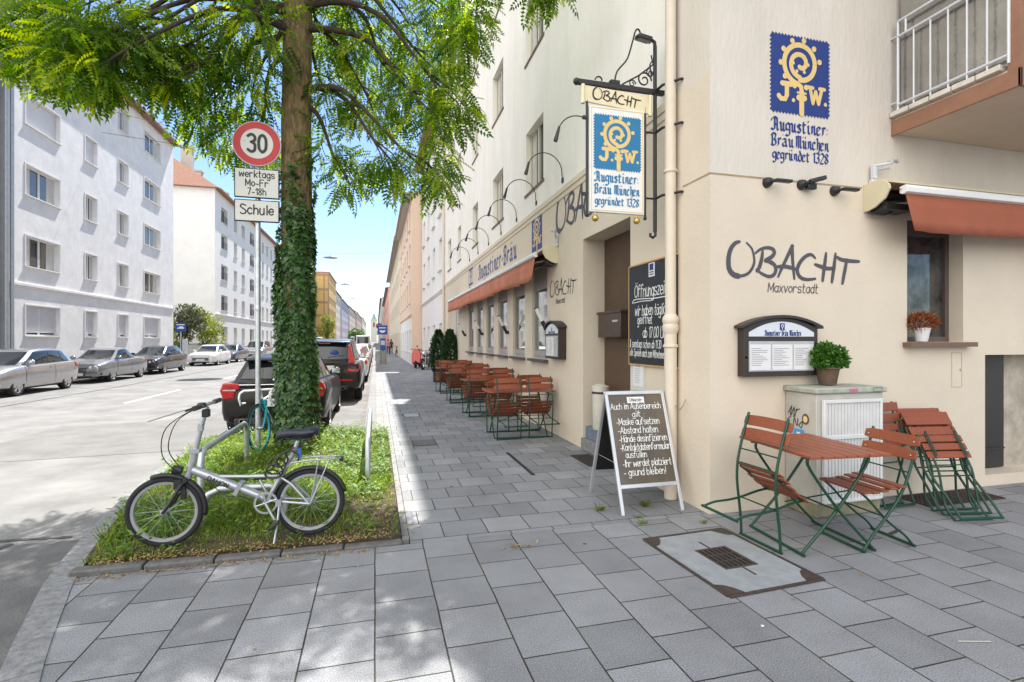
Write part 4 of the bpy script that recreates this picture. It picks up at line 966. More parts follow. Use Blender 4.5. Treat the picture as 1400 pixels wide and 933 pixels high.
t = thing('letterbox', 'dark brown metal letterbox on the wall inside the doorway', 'letterbox', (FX + .33, 6.45, 1.6))
mb = MB(); mb.box2((FX + .2, 6.12, 1.62), (FX + .338, 6.82, 1.98)); b = wb(mb, 'box', mat('letterbox_brown', (.085, .06, .05), .4, metal=.3), t, bevel=.008)
mb = MB(); mb.box2((FX + .185, 6.1, 1.95), (FX + .34, 6.84, 1.985)); wb(mb, 'lid', MATS['letterbox_brown'], t, bevel=.006)
mb = MB(); mb.box2((FX + .196, 6.2, 1.83), (FX + .2, 6.35, 1.855)); wb(mb, 'name_plate', M_alu, t, 0)
t = thing('ash_bin', 'pale lidded ash bin standing on the doorstep', 'bin', (FX + .1, 6.52, .34))
mb = MB(); mb.lathe([(.10, 0), (.11, .02), (.115, .5)], 24); mb.lathe([(.118, .52), (.12, .6), (.05, .63), (.001, .63)], 24); mb.build('drum', mat('bin_cream', (.6, .57, .48), .5, var=.1), t)
mb = MB(); mb.lathe([(.119, .5), (.121, .52), (.119, .53)], 24); mb.build('band', M_blackp, t)

# --- pots on the window sill
def leaf_cloud(n, gen, size, aspect=.5, droop=.3, fold=0):
    """n small leaf quads; gen(n) -> (n,3) positions and (n,3) outward directions"""
    P, D = gen(n)
    D = D / (np.linalg.norm(D, axis=1, keepdims=True) + 1e-9)
    Rn = rng.normal(size=(n, 3)); D = D + .7 * Rn * .5; D[:, 2] -= droop; D /= np.linalg.norm(D, axis=1, keepdims=True)
    S = np.cross(D, rng.normal(size=(n, 3))); S /= np.linalg.norm(S, axis=1, keepdims=True) + 1e-9
    L = size * rng.uniform(.6, 1.3, (n, 1)); Wd = L * aspect
    V = np.stack([P, P + D * L * .5 + S * Wd * .5, P + D * L, P + D * L * .5 - S * Wd * .5], 1).reshape(-1, 3)
    return V, np.arange(4 * n)
M_basil = mat_leaf('herb_leaf', [(.035, .10, .012), (.06, .17, .02), (.10, .24, .03)], .3, .4)
def gen_ball(c, r, squash=(1, 1, 1), shell=.35):
    c = np.array(c); q = np.array(squash)
    def g(n):
        d = rng.normal(size=(n, 3)); d /= np.linalg.norm(d, axis=1, keepdims=True)
        rad = r * (shell + (1 - shell) * rng.random((n, 1)) ** .5)
        return c + d * rad * q, d
    return g
t = thing('potted_heather', 'dried brown heather in a white pot on the sill of the window facing the camera', 'potted plant', (5.42, FY - .02, 1.565))
mb = MB(); mb.lathe([(.05, 0), (.075, .13), (.078, .13), (.078, .14), (.07, .14), (.06, .1)], 24); mb.build('pot', mat('pot_white', (.7, .7, .72), .4, var=.03), t)
V, F = leaf_cloud(900, gen_ball((0, 0, .2), .14, (1.15, .6, .55)), .06, .16, -.3)
V[:, 1] = np.minimum(V[:, 1], .0 + .15)
raw_mesh('sprigs', V, F, 4, mat_leaf('heather', [(.14, .035, .012), (.25, .07, .02), (.34, .12, .04)], .2, .7), t)
t = thing('herb_basket', 'bushy green herb in a brown wicker basket on top of the grey cabinet', 'potted plant', (4.08, 3.83, 1.165)); t.scale = (.8, .8, .8)
mb = MB(); nr, nc = 13, 40; vs = []
for i in range(nr + 1):
    z = .19 * i / nr; r0 = .085 + .035 * i / nr
    for k in range(nc): 
        a = 2 * math.pi * k / nc; rr = r0 + .006 * (1 if (i + k // 2) % 2 else -1); vs.append((rr * math.cos(a), rr * math.sin(a), z))
mb.add(vs, [(i * nc + k, i * nc + (k + 1) % nc, (i + 1) * nc + (k + 1) % nc, (i + 1) * nc + k) for i in range(nr) for k in range(nc)])
mb.tube([(.125 * math.cos(a), .125 * math.sin(a), .19) for a in np.linspace(0, 2 * math.pi, 24, endpoint=False)], .011, 8, closed=True); mb.lathe([(.001, .16), (.115, .16)], 20)
mb.build('basket', mat('wicker', (.12, .075, .05), .8, var=.35, vs=40), t, 50)
VV = [leaf_cloud(330, gen_ball((dx, dy, dz), r_, (1, 1, .9), .15), .045, .6, .05)[0] for dx, dy, dz, r_ in ((0, 0, .27, .13), (.10, .0, .33, .11), (-.11, .02, .31, .11), (.02, -.08, .36, .11), (.07, .07, .39, .10), (-.07, -.03, .40, .09), (.15, -.04, .28, .08), (-.14, -.05, .27, .07))]
V = np.concatenate(VV); raw_mesh('foliage', V, np.arange(len(V)), 4, M_basil, t)

# --- grey utility cabinet
t = thing('utility_cabinet', 'weathered grey utility cabinet with stickers and slatted door against the wall', 'utility cabinet', (4.11, 3.8, 0))
M_cab = mat('cabinet_grey', (.45, .44, .395), .6, var=.14, vs=5)
mb = MB(); mb.box2((3.74, 3.625, .13), (4.49, 3.975, 1.1)); wb(mb, 'body', M_cab, t, bevel=.006)
mb = MB(); mb.box2((3.75, 3.64, .002), (4.48, 3.97, .128)); wb(mb, 'plinth', mat('cabinet_plinth', (.24, .22, .14), .85, var=.3, vs=8), t, bevel=.01)
mb = MB(); mb.box2((3.715, 3.60, 1.103), (4.515, 3.978, 1.155)); wb(mb, 'lid', mat('cabinet_lid', (.36, .38, .31), .7, var=.3, vs=7), t, bevel=.012)
mb = MB(); 
for i in range(17): mb.box((3.83 + i * .036, 3.607, .58), (.030, .012, .9), (0, 0, R(0)))
mb.box2((3.81, 3.612, .13), (4.44, 3.622, 1.03)); wb(mb, 'door', mat('door_white', (.62, .62, .6), .4, var=.08), t, bevel=.004)
mb = MB(); mb.box2((3.79, 3.59, .14), (3.815, 3.62, 1.05)); mb.box2((4.425, 3.59, .14), (4.45, 3.62, 1.05)); mb.box2((3.815, 3.588, 1.02), (4.425, 3.62, 1.05)); mb.box2((3.815, 3.588, .7), (4.425, 3.603, .735)); mb.box2((3.815, 3.588, .14), (4.425, 3.603, .165)); wb(mb, 'door_frame', mat('door_trim', (.68, .68, .67), .4, var=.05), t, bevel=.003)
mb = MB(); mb.box2((4.452, 3.60, .14), (4.462, 3.622, 1.04)); wb(mb, 'hinge_strip', mat('strip_blue', (.2, .26, .4), .4), t, 0)
Pl = Plane((3.74, 3.975, 0), (0, -1, 0), (0, 0, 1), (-1, 0, 0))
pen = Pen(Pl, .003)
for st in ([(.04, .9), (.08, .97), (.06, .88)], [(.07, .88), (.11, .96), (.10, .87)], [(.11, .87), (.14, .95)], [(.12, .93), (.17, .95)], [(.03, .84), (.07, .87)], [(.10, .8), (.11, .86), (.14, .79), (.15, .86)], [(.16, .80), (.2, .84), (.19, .78), (.16, .80)]): pen.stroke(catmull(st, 4), .008)
pen.build('graffiti', M_ink_b, t)
pen = Pen(Pl, .003); pen.poly([(.235 + .04 * math.cos(a), .865 + .05 * math.sin(a)) for a in np.linspace(0, 6.28, 20)]); pen.build('round_sticker', M_ink, t)
pen = Pen(Pl, .005); pen.poly([(.235 + .025 * math.cos(a), .865 + .03 * math.sin(a)) for a in np.linspace(0, 6.28, 16)]); pen.build('sticker_badge', M_gold, t)
pen = Pen(Pl, .003); pen.poly([(.1, .69), (.22, .69), (.22, .765), (.1, .765)]); pen.build('blue_sticker', mat('sticker_blue', (.05, .3, .6), .4), t)
pen = Pen(Pl, .005); pen.poly([(.16 + .03 * math.cos(a), .71 + .03 * math.sin(a)) for a in np.linspace(0, 3.14, 12)]); pen.build('sticker_badge', M_paper, t)
Pf = Plane((3.74, 3.60, 1.103), (1, 0, 0), (0, 0, 1), (0, -1, 0))
pen = Pen(Pf, .003); pen.poly([(.34, .008), (.43, .01), (.43, .042), (.34, .04)]); pen.build('pink_sticker', mat('sticker_pink', (.5, .16, .25), .6, var=.3, vs=60), t)
pen = Pen(Pf, .003)
for a in ((.61, .01, .71, .01), (.61, .045, .71, .045), (.61, .01, .61, .045), (.71, .01, .71, .045)): pen.stroke([a[:2], a[2:]], .004)
pen.build('plate_outline', M_ink, t)

# ================================================================== trees and plants
M_bark = mat('bark', (.04, .026, .018), .95, var=.5, vs=13, bump=1.0, bs=22, stretch=(2.2, 2.2, .5), col2=(.27, .19, .08))
M_bark_d = mat('bark_dark', (.05, .035, .025), .95, var=.4, vs=8, bump=.6, bs=20)
M_acacia = mat_leaf('pinnate_leaf', [(.018, .058, .008), (.065, .15, .010), (.18, .28, .016), (.36, .44, .04)], .62, .4, True)
def frond_template(pairs=8):
    V = []
    for i in range(pairs):
        x = .12 + .80 * i / (pairs - 1); l = .215 * (1 - .35 * abs(i / (pairs - 1) - .45) * 2)
        for sgn in (-1, 1):
            a = (x, .008 * sgn, 0); tip = (x + .06, sgn * l, -.05); m1 = (x - .035, sgn * l * .52, -.008); m2 = (x + .07, sgn * l * .52, -.008)
            V += [a, m1, tip, m2]
    V += [(.92, 0, 0), (1.0, -.05, 0), (1.16, 0, -.04), (1.0, .05, 0)]
    V = np.array(V); V[:, 2] -= .22 * V[:, 0] ** 2
    return V
FT = frond_template()
def fronds(P, D, size):
    """place a frond at each P, pointing along D"""
    n = len(P); D = D / np.linalg.norm(D, axis=1, keepdims=True)
    up = np.array([0, 0, 1.0]) + .6 * rng.normal(size=(n, 3))
    S = np.cross(up, D); S /= np.linalg.norm(S, axis=1, keepdims=True) + 1e-9; U = np.cross(D, S)
    T = FT[None] * size[:, None, None]
    V = P[:, None] + T[..., 0:1] * D[:, None] + T[..., 1:2] * S[:, None] + T[..., 2:3] * U[:, None]
    return V.reshape(-1, 3)
CL = [(-4.30,7.57,5.46,.40),(-4.04,7.71,5.58,.51),(-3.70,7.20,4.95,.24),(-3.18,6.65,4.84,.36),(-2.88,6.36,4.45,.20),(-2.85,6.77,5.04,.42),(-3.37,7.11,5.51,.52),(-2.71,7.14,5.19,.37),(-2.66,7.34,4.89,.20),(-2.42,7.48,5.62,.47),(-2.38,7.47,5.09,.33),(-2.08,7.80,5.56,.55),(-2.31,8.3,5.05,.40),(-2.11,8.47,4.6,.34),(-2.5,8.2,4.75,.25),(-1.64,7.69,5.05,.50),(-1.74,8.36,4.55,.32),(-1.50,7.23,5.62,.52),(-2.40,7.16,4.80,.24),(-0.80,8.29,6.13,.62),(-0.68,8.05,5.24,.49),(-0.66,7.84,4.35,.34),(-0.39,7.56,3.86,.23),(-0.15,8.12,6.01,.67),(-0.04,7.67,4.93,.48),(0.06,7.23,4.10,.30),(0.29,6.96,3.88,.22),(0.47,7.53,5.25,.53),(0.61,7.91,6.24,.67),(0.86,7.22,5.36,.44),(0.87,6.91,4.56,.38),(0.75,6.73,3.99,.29),(0.79,6.62,3.67,.17),(1.13,6.94,5.66,.32),(1.06,6.86,4.81,.24),(1.23,6.92,6.11,.34),(1.04,7.38,6.32,.43),(-0.37,8.17,6.63,.67),(-1.30,8.84,6.71,.53),(1.90,5.91,5.84,.10),(2.10,5.85,5.90,.08),(-3.18,6.65,4.62,.26),(-3.45,6.85,4.72,.24),(-2.95,6.5,4.5,.2),(-3.75,7.2,4.9,.3),(-3.0,6.7,4.95,.4),(-4.2,7.5,5.1,.25)]
TX, TY = -1.1, 7.83
tree = thing('street_tree', 'tall pinnate leaved street tree with yellowish bark growing from the planting bed', 'tree', (TX, TY, .03))
mb = MB(); mb.tube([(0, 0, -.1), (.0, 0, .1), (.01, 0, .5), (-.01, .01, 1.6), (.01, 0, 3), (.0, 0, 4.6), (.02, .01, 6.2), (-.05, .03, 7.6), (-.1, .1, 9.0)], [.29, .25, .22, .212, .207, .202, .19, .16, .1], 28); mb.build('trunk', M_bark, tree, 60)
# limbs reach from the trunk to the leaf clusters
mb = MB(); O = Vector((TX, TY, .03))
for i, (x, y, z, r) in enumerate(CL):
    end = Vector((x, y, z)) - O
    if i % 2 and r < .4: continue
    hz = max(4.6, min(7.8, end.z + 1.0 + .35 * Vector((end.x, end.y)).length)); st = Vector((0, 0, hz - .3))
    mid = st.lerp(end, .5) + Vector((random.uniform(-.15, .15), random.uniform(-.15, .15), .45))
    mid2 = st.lerp(end, .8) + Vector((random.uniform(-.1, .1), random.uniform(-.1, .1), .15))
    pts = catmull([st, st.lerp(mid, .5) + Vector((random.uniform(-.12, .12), random.uniform(-.12, .12), .12)), mid, mid2, end], 4)
    L = len(pts); mb.tube(pts, [.05 * (1 - k / L) ** 1.2 + .006 for k in range(L)], 7)
    for q in range(3):
        e2 = end + Vector((random.uniform(-r, r), random.uniform(-r, r), random.uniform(-r, r * .6)))
        mb.tube([mid2, mid2.lerp(e2, .5) + Vector((0, 0, .07)), e2], [.014, .009, .004], 5)
mb.build('branch', M_bark_d, tree, 60)
PP, DD, SS = [], [], []
for (x, y, z, r) in CL:
    n = int(22 + 250 * r ** 1.6) + (22 if x < -2.8 else 0)
    d = rng.normal(size=(n, 3)); d /= np.linalg.norm(d, axis=1, keepdims=True)
    P = np.array([x, y, z]) + d * r * (rng.random((n, 1)) ** .45) * np.array([1.0, 1.0, .82])
    D = d * .8 + .45 * rng.normal(size=(n, 3)); D[:, 2] -= .75
    PP.append(P); DD.append(D); SS.append(rng.uniform(.22, .40, n))
n = 1500                                                  # the crown above
d = rng.normal(size=(n, 3)); d /= np.linalg.norm(d, axis=1, keepdims=True)
cl = rng.normal(size=(46, 3)); cl /= np.linalg.norm(cl, axis=1, keepdims=True); cl = np.array([-1.3, 6.9, 8.4]) + cl * rng.uniform(.35, 1, (46, 1)) * np.array([3.9, 3.1, 1.9])
P = cl[rng.integers(0, 46, n)] + d * rng.random((n, 1)) ** .5 * .85
P = np.concatenate([P] + [np.array(c_) + rr_ * .9 * rng.normal(size=(95, 3)) * .55 for c_, rr_ in (((-2.6, 8.7, 8.2), .9), ((-1.7, 9.0, 8.3), .9), ((-3.3, 8.3, 8.0), .8), ((-3.9, 8.6, 8.2), .8), ((-2.2, 8.0, 8.3), .8), ((.1, 8.5, 8.4), .8), ((-.6, 8.1, 8.6), .8), ((-.2, 7.3, 8.2), .6))]); d = rng.normal(size=P.shape)
keep = (P[:, 2] > 6.9) & (P[:, 0] < .193 * P[:, 1] - .3) & (P[:, 2] > 1.57 + .70 * (P[:, 1] * .966 + P[:, 0] * .259))
P, d = P[keep], d[keep]; D = d + .4 * rng.normal(size=d.shape); D[:, 2] -= .4
PP.append(P); DD.append(D); SS.append(rng.uniform(.34, .55, len(P)))
PP, DD, SS = np.concatenate(PP), np.concatenate(DD), np.concatenate(SS)
keep = ~((PP[:, 0] > -2.15) & (PP[:, 0] < -1.1) & (PP[:, 2] < 4.95) & (PP[:, 1] < 7.72))      # clear of the traffic sign
V = fronds(PP[keep] - np.array([TX, TY, .03]), DD[keep], SS[keep])
tone = np.repeat(rng.random(int(keep.sum())) ** 1.5 * .8, len(FT)); raw_mesh('crown', V, np.arange(len(V)), 4, M_acacia, tree, tone=tone)

# ivy on the trunk: lobed leaves overlapping downwards
M_ivy = mat_leaf('ivy_leaf', [(.016, .05, .013), (.032, .085, .02), (.055, .13, .028), (.09, .18, .04)], .2, .32)
n = 9500
z = .12 + 3.95 * rng.random(n) ** .95; th = rng.uniform(0, 2 * math.pi, n)
keep = (z < 2.85) | (rng.random(n) < np.clip((4.15 - z) / 1.3, 0, 1) * (.35 + .65 * (np.cos(th - 5.6) > .2)))
keep &= (z > .75) | (rng.random(n) < .45 + .5 * (np.cos(th - 3.6) > 0))
z, th = z[keep], th[keep]; n = len(z)
rad = .215 + .03 * np.sin(z * 5 + 2 * th) * np.sin(2.3 * z) + np.where(z < 2.7, .045, .015) * np.sin(z * 1.1 + 1) ** 2 + .055 * rng.random(n) * np.clip((3.4 - z) / 1.2, .25, 1) + .03 * np.sin(3 * th + 2 * z)
C = np.stack([rad * np.cos(th), rad * np.sin(th), z], 1)
N_ = np.stack([np.cos(th), np.sin(th), .45 + 0 * th], 1) + .38 * rng.normal(size=(n, 3)); N_ /= np.linalg.norm(N_, axis=1, keepdims=True)
Dn = np.stack([0 * th, 0 * th, -1 + 0 * th], 1) + .5 * rng.normal(size=(n, 3)); Dn -= N_ * (Dn * N_).sum(1, keepdims=True); Dn /= np.linalg.norm(Dn, axis=1, keepdims=True)
Sd = np.cross(N_, Dn)
leaf = np.array([(-.25, 0), (-.1, .42), (.18, .62), (.28, .3), (1.0, 0), (.28, -.3), (.18, -.62), (-.1, -.42)])
sz = rng.uniform(.04, .08, n)[:, None, None]
V = C[:, None] + sz * (leaf[None, :, 0:1] * Dn[:, None] + leaf[None, :, 1:2] * Sd[:, None]) - sz * .25 * (np.abs(leaf[None, :, 1:2]) > .2) * N_[:, None] * rng.uniform(0, 1.2, (n, 1, 1))
ivy = raw_mesh('ivy', V.reshape(-1, 3), np.arange(8 * n), 8, M_ivy)
ivy.location = (TX, TY, .03); tag(ivy, 'dark green ivy covering the lower trunk of the street tree', 'ivy')
# one long shoot sticking out of the ivy
n = 40; s = np.linspace(0, 1, n); C = np.stack([.26 + .42 * s, -.1 - .1 * s, 2.62 + .02 * np.sin(s * 7)], 1) + .02 * rng.normal(size=(n, 3))

# weeds and grass of the planting bed
def in_bed(n, m=.02):
    pts = []
    xs0 = [p[0] for p in bed]; B = [Vector((*p, 0)) for p in bed]
    while len(pts) < n:
        x, y = random.uniform(-2.5, .19 - m), random.uniform(4.12 + m, 9.05)
        xl = np.interp(y, [p[1] for p in reversed(bed[2:])][::1], [p[0] for p in reversed(bed[2:])])
        if x > xl + m: pts.append((x, y))
    return np.array(pts)
bed_left = sorted([p for p in bed if p[0] < -1], key=lambda p: p[1])
def in_bed(n, m=.02):
    y = rng.uniform(4.12 + m, 9.05, n * 2); x = rng.uniform(-2.5, .19 - m, n * 2)
    xl = np.interp(y, [p[1] for p in bed_left], [p[0] for p in bed_left]); k = x > xl + m
    return np.stack([x[k], y[k]], 1)[:n]
def patchy(x, y): return .5 + .5 * np.sin(x * 2.3 + 1.2 * np.sin(y * 1.7)) * np.cos(y * 1.9 + x)
n = 30000; p = in_bed(n); n = len(p)
hgt = (.035 + .10 * rng.random(n)) * (.4 + .9 * patchy(p[:, 0], p[:, 1])); edge = np.clip((p[:, 1] - 4.12) / .4, .45, 1); hgt *= edge
bare = (p[:, 0] > -.25) & (p[:, 1] < 5.3) & (rng.random(n) < .62); hgt[bare] *= .3; thin = patchy(p[:, 0] * 2.1 + 1, p[:, 1] * 2.3) < .22; hgt[thin] *= .35
a = rng.uniform(0, 2 * math.pi, n); lean = rng.uniform(.1, .9, n) * hgt; w = rng.uniform(.002, .005, n)
B0 = np.stack([p[:, 0] - w * np.sin(a), p[:, 1] + w * np.cos(a), 0 * a + .03], 1); B1 = np.stack([p[:, 0] + w * np.sin(a), p[:, 1] - w * np.cos(a), 0 * a + .03], 1)
T = np.stack([p[:, 0] + lean * np.cos(a), p[:, 1] + lean * np.sin(a), hgt + .03], 1); Mx = (B0 + B1) / 2 * .45 + T * .55; Mx[:, 2] += hgt * .12
V = np.stack([B0, B1, Mx, T], 1).reshape(-1, 3)
F = (np.arange(n)[:, None] * 4 + np.array([0, 1, 2, 1, 3, 2, 0, 2, 3])[None]).reshape(-1)
M_grass = mat_leaf('grass_blade', [(.07, .15, .014), (.14, .26, .022), (.25, .35, .04), (.38, .38, .09)], .45, .6)
g = raw_mesh('grass', V, F, 3, M_grass); g['kind'] = 'stuff'; g['label'] = 'yellow green grass growing in the planting bed'
# low broad leaved weeds
p = in_bed(1500); keep = rng.random(len(p)) < .25 + .75 * (patchy(p[:, 0] + 3, p[:, 1] * 1.3) > .45); p = p[keep]
allV = []
for (x, y) in p:
    if x > -.3 and y < 5.2 and random.random() < .7: continue
    h = random.uniform(.06, .2) * (1.25 if -1.8 < x < -.3 and y < 5.2 else 1)
    m = 14; hh = rng.random(m) * h; aa = rng.uniform(0, 6.28, m); r_ = .02 + .07 * rng.random(m); L = rng.uniform(.03, .07, m)
    Cc = np.stack([x + .3 * r_ * np.cos(aa), y + .3 * r_ * np.sin(aa), .035 + hh], 1); D = np.stack([np.cos(aa), np.sin(aa), rng.uniform(-.2, .6, m)], 1); S = np.stack([-np.sin(aa), np.cos(aa), 0 * aa], 1)
    L = L[:, None]; allV.append(np.stack([Cc, Cc + D * L * .5 + S * L * .22, Cc + D * L, Cc + D * L * .5 - S * L * .22], 1).reshape(-1, 3))
V = np.concatenate(allV); M_weed = mat_leaf('weed_leaf', [(.05, .13, .018), (.11, .22, .025), (.2, .32, .04), (.3, .4, .08)], .45, .55)
g = raw_mesh('weeds', V, np.arange(len(V)), 4, M_weed); g['kind'] = 'stuff'; g['label'] = 'broad leaved weeds growing among the grass of the bed'
# fallen yellow leaflets along the kerbs
q = []
q.append(np.stack([rng.uniform(-1.9, .1, 800), 4.06 + np.abs(rng.normal(0, .08, 800)), .045 + .012 * rng.random(800)], 1))
q.append(np.stack([rng.uniform(-1.9, .0, 300), 3.985 - np.abs(rng.normal(0, .03, 300)), .006 + .006 * rng.random(300)], 1))
q.append(np.stack([rng.uniform(-.27, -.21, 2200) - np.abs(rng.normal(0, .05, 2200)), rng.uniform(9.1, 45, 2200), -.108 + .01 * rng.random(2200)], 1))
q.append(np.stack([rng.uniform(-.2, .18, 260), rng.uniform(4.2, 5.3, 260), .05 + .02 * rng.random(260)], 1))
q.append(np.stack([rng.uniform(.2, .36, 120), rng.uniform(4.1, 9, 120), .005 + .004 * rng.random(120)], 1))
q.append(np.stack([rng.uniform(-1, 4.5, 28), rng.uniform(1.2, 4, 28), .005 + .003 * rng.random(28)], 1))
q.append(np.stack([rng.normal(1.05, .07, 46), rng.normal(3.72, .035, 46), .005 + .008 * rng.random(46)], 1))
P = np.concatenate(q); n = len(P); a = rng.uniform(0, 6.28, n); D = np.stack([np.cos(a), np.sin(a), .3 * rng.normal(size=n)], 1); S = np.stack([-np.sin(a), np.cos(a), .3 * rng.normal(size=n)], 1)
L = rng.uniform(.012, .028, n)[:, None]
V = np.stack([P, P + D * L * .5 + S * L * .3, P + D * L, P + D * L * .5 - S * L * .3], 1).reshape(-1, 3)
g = raw_mesh('fallen_leaves', V, np.arange(4 * n), 4, mat_leaf('dry_leaf', [(.20, .10, .04), (.34, .22, .08), (.42, .32, .12), (.22, .15, .08)], .15, .8)); g['kind'] = 'stuff'; g['label'] = 'fallen yellow brown leaflets along kerbs and bed edge'
# tufts in the paving joints
for (x, y, lb) in ((2.0, 4.33, 'green grass tuft in a paving joint under the foot of the lettered sandwich board'), (2.47, 4.33, 'green grass tuft in a paving joint between the two front feet of the sandwich board'), (2.25, 4.07, 'small yellowish grass tuft in a paving joint in front of the sandwich board'), (2.2, 3.92, 'smallest grass tuft in a paving joint nearest the concrete manhole cover'), (2.73, 3.80, 'tiny moss tuft in a joint just behind the manhole cover')):
    m = 46 if y > 4.2 else 26; a = rng.uniform(0, 6.28, m); h = rng.uniform(.02, .08, m) * (1 if y > 4.2 else .5); l = rng.uniform(.02, .07, m); w = .002
    sx = rng.normal(0, .02, m); B0 = np.stack([sx - w * np.sin(a), w * np.cos(a), 0 * a], 1); B1 = np.stack([sx + w * np.sin(a), -w * np.cos(a), 0 * a], 1); T = np.stack([sx + l * np.cos(a), l * np.sin(a), h], 1); Mx = (B0 + B1) * .22 + T * .56; Mx[:, 2] += h * .15
    F = (np.arange(m)[:, None] * 4 + np.array([0, 1, 2, 1, 3, 2, 0, 2, 3])[None]).reshape(-1)
    o = raw_mesh('grass_tuft', np.stack([B0, B1, Mx, T], 1).reshape(-1, 3), F, 3, M_grass); o.location = (x, y, .001); tag(o, lb, 'grass tuft')

# shrubs, small trees and potted conifers
def bush(name, lb, cat, loc, h, r, m, n, size, group=None, trunk=True, lobes=7, asp=.5):
    t = thing(name, lb, cat, loc, 0, group)
    mb = MB()
    for k in range(4): 
        a = k * 1.6; mb.tube([(0, 0, -.05), (.1 * r * math.cos(a), .1 * r * math.sin(a), h * .3), (.5 * r * math.cos(a), .5 * r * math.sin(a), h * .75)], [.05 * h / 4, .035 * h / 4, .012], 7)
    mb.build('trunk', M_bark_d, t)
    VV = []
    for k in range(lobes):
        a = rng.uniform(0, 6.28); rr = r * rng.uniform(.1, .65); c = (rr * math.cos(a), rr * math.sin(a), h * rng.uniform(.32, .86))
        V, _ = leaf_cloud(n // lobes, gen_ball(c, r * rng.uniform(.4, .62), (1, 1, .9), .45), size, asp, .1); VV.append(V)
    V = np.concatenate(VV); V[:, 2] = np.abs(V[:, 2]); raw_mesh('crown', V, np.arange(len(V)), 4, m, t); return t
M_sh1 = mat_leaf('shrub_dark', [(.03, .05, .02), (.05, .08, .03), (.09, .10, .05), (.12, .08, .05)], .2, .6)
M_sh2 = mat_leaf('shrub_yellow', [(.10, .15, .02), (.17, .22, .03), (.26, .28, .05)], .4, .5)
bush('shrub', 'dark brownish green shrub between the two white houses across the street', 'shrub', (-15.2, 46.5, 0), 4.9, 1.7, M_sh1, 3600, .22, lobes=9)
bush('shrub', 'yellow green shrub in front of the bright white house across the street', 'shrub', (-14.5, 50.5, 0), 4.6, 1.8, M_sh2, 3200, .22, lobes=9)
bush('shrub', 'small yellow shrub against the corner of the nearest white house', 'shrub', (-15.8, 44.6, 0), 3.6, 1.0, M_sh2, 1200, .2)
bush('small_tree', 'small light green tree in front of the ochre panelled block', 'tree', (-11.0, 126, 0), 8.5, 2.2, M_sh2, 1800, .4)
bush('small_tree', 'small round tree far down the far side of the street', 'tree', (-9.6, 240, 0), 8, 3, M_basil, 900, .8)
bush('small_tree', 'farthest small tree, near the end of the far side row', 'tree', (-8.4, 330, 0), 8.5, 3.5, M_basil, 900, .9)
M_thuja = mat_leaf('thuja', [(.012, .04, .014), (.022, .065, .02), (.035, .09, .025)], .1, .6)
def conifer(loc, h, r, lb, lobed):
    t = thing('potted_conifer', lb, 'potted tree', loc, 0, 'potted conifers at the end of the terrace')
    mb = MB(); mb.box2((-.19, -.19, 0), (.19, .19, .4)); mb.box2((-.205, -.205, .36), (.205, .205, .405)); mb.build('pot', mat('pot_dark', (.035, .035, .04), .6), t, bevel=.01)
    mb = MB(); mb.tube([(0, 0, .3), (0, 0, h * .9)], [.03, .008], 8); mb.build('trunk', M_bark_d, t)
    n = 3000; z = rng.random(n) ** .9; a = rng.uniform(0, 6.28, n); prof = np.interp(z, [0, .12, .4, .75, 1], [.55, .95, 1, .75, .1]) * r
    rr = prof * (.55 + .45 * rng.random(n)) * (1 + .14 * np.sin(3 * a + 9 * z) + .1 * np.sin(7 * a - 14 * z))
    P = np.stack([rr * np.cos(a), rr * np.sin(a), .38 + z * (h - .38)], 1); D = np.stack([np.cos(a), np.sin(a), .8 + 0 * a], 1)
    V, F = leaf_cloud(n, lambda k: (P, D), .11, .45, -.2); raw_mesh('foliage', V, F, 4, M_thuja, t)
conifer((2.32, 19.6, 0), 1.95, .30, 'potted dark conifer on the street side of the pair at the terrace end', 0)
conifer((2.66, 18.9, 0), 1.95, .33, 'potted dark conifer on the wall side of the pair at the terrace end', 1)

# ================================================================== cars
M_tyre = mat('tyre', (.018, .018, .019), .85, var=.2)
M_rim = mat('rim_alloy', (.5, .5, .52), .3, metal=.8, var=.05)
M_arch = mat('wheel_arch', (.008, .008, .008), .9, var=0)
M_trim = mat('car_trim', (.02, .02, .022), .45, var=.1)
M_cglass = mat('car_glass', (.010, .014, .018), .02, var=.4, vs=3, spec=.8)
M_lens = mat('headlight_lens', (.72, .74, .76), .06, metal=.5, var=.35, vs=16)
M_tail = mat('tail_light', (.42, .008, .01), .12, var=.3, vs=14, spec=.8)
M_plate = mat('number_plate', (.72, .72, .72), .4, var=.02)
M_chrome = mat('chrome', (.65, .65, .66), .12, metal=.9, var=.02)
def paint(name, c, metal=.35, coat=.8): return mat('paint_' + name, c, (.24 if metal > .5 else .32), metal=metal, var=.03, coat=coat, spec=.5 if coat > .5 else .2)
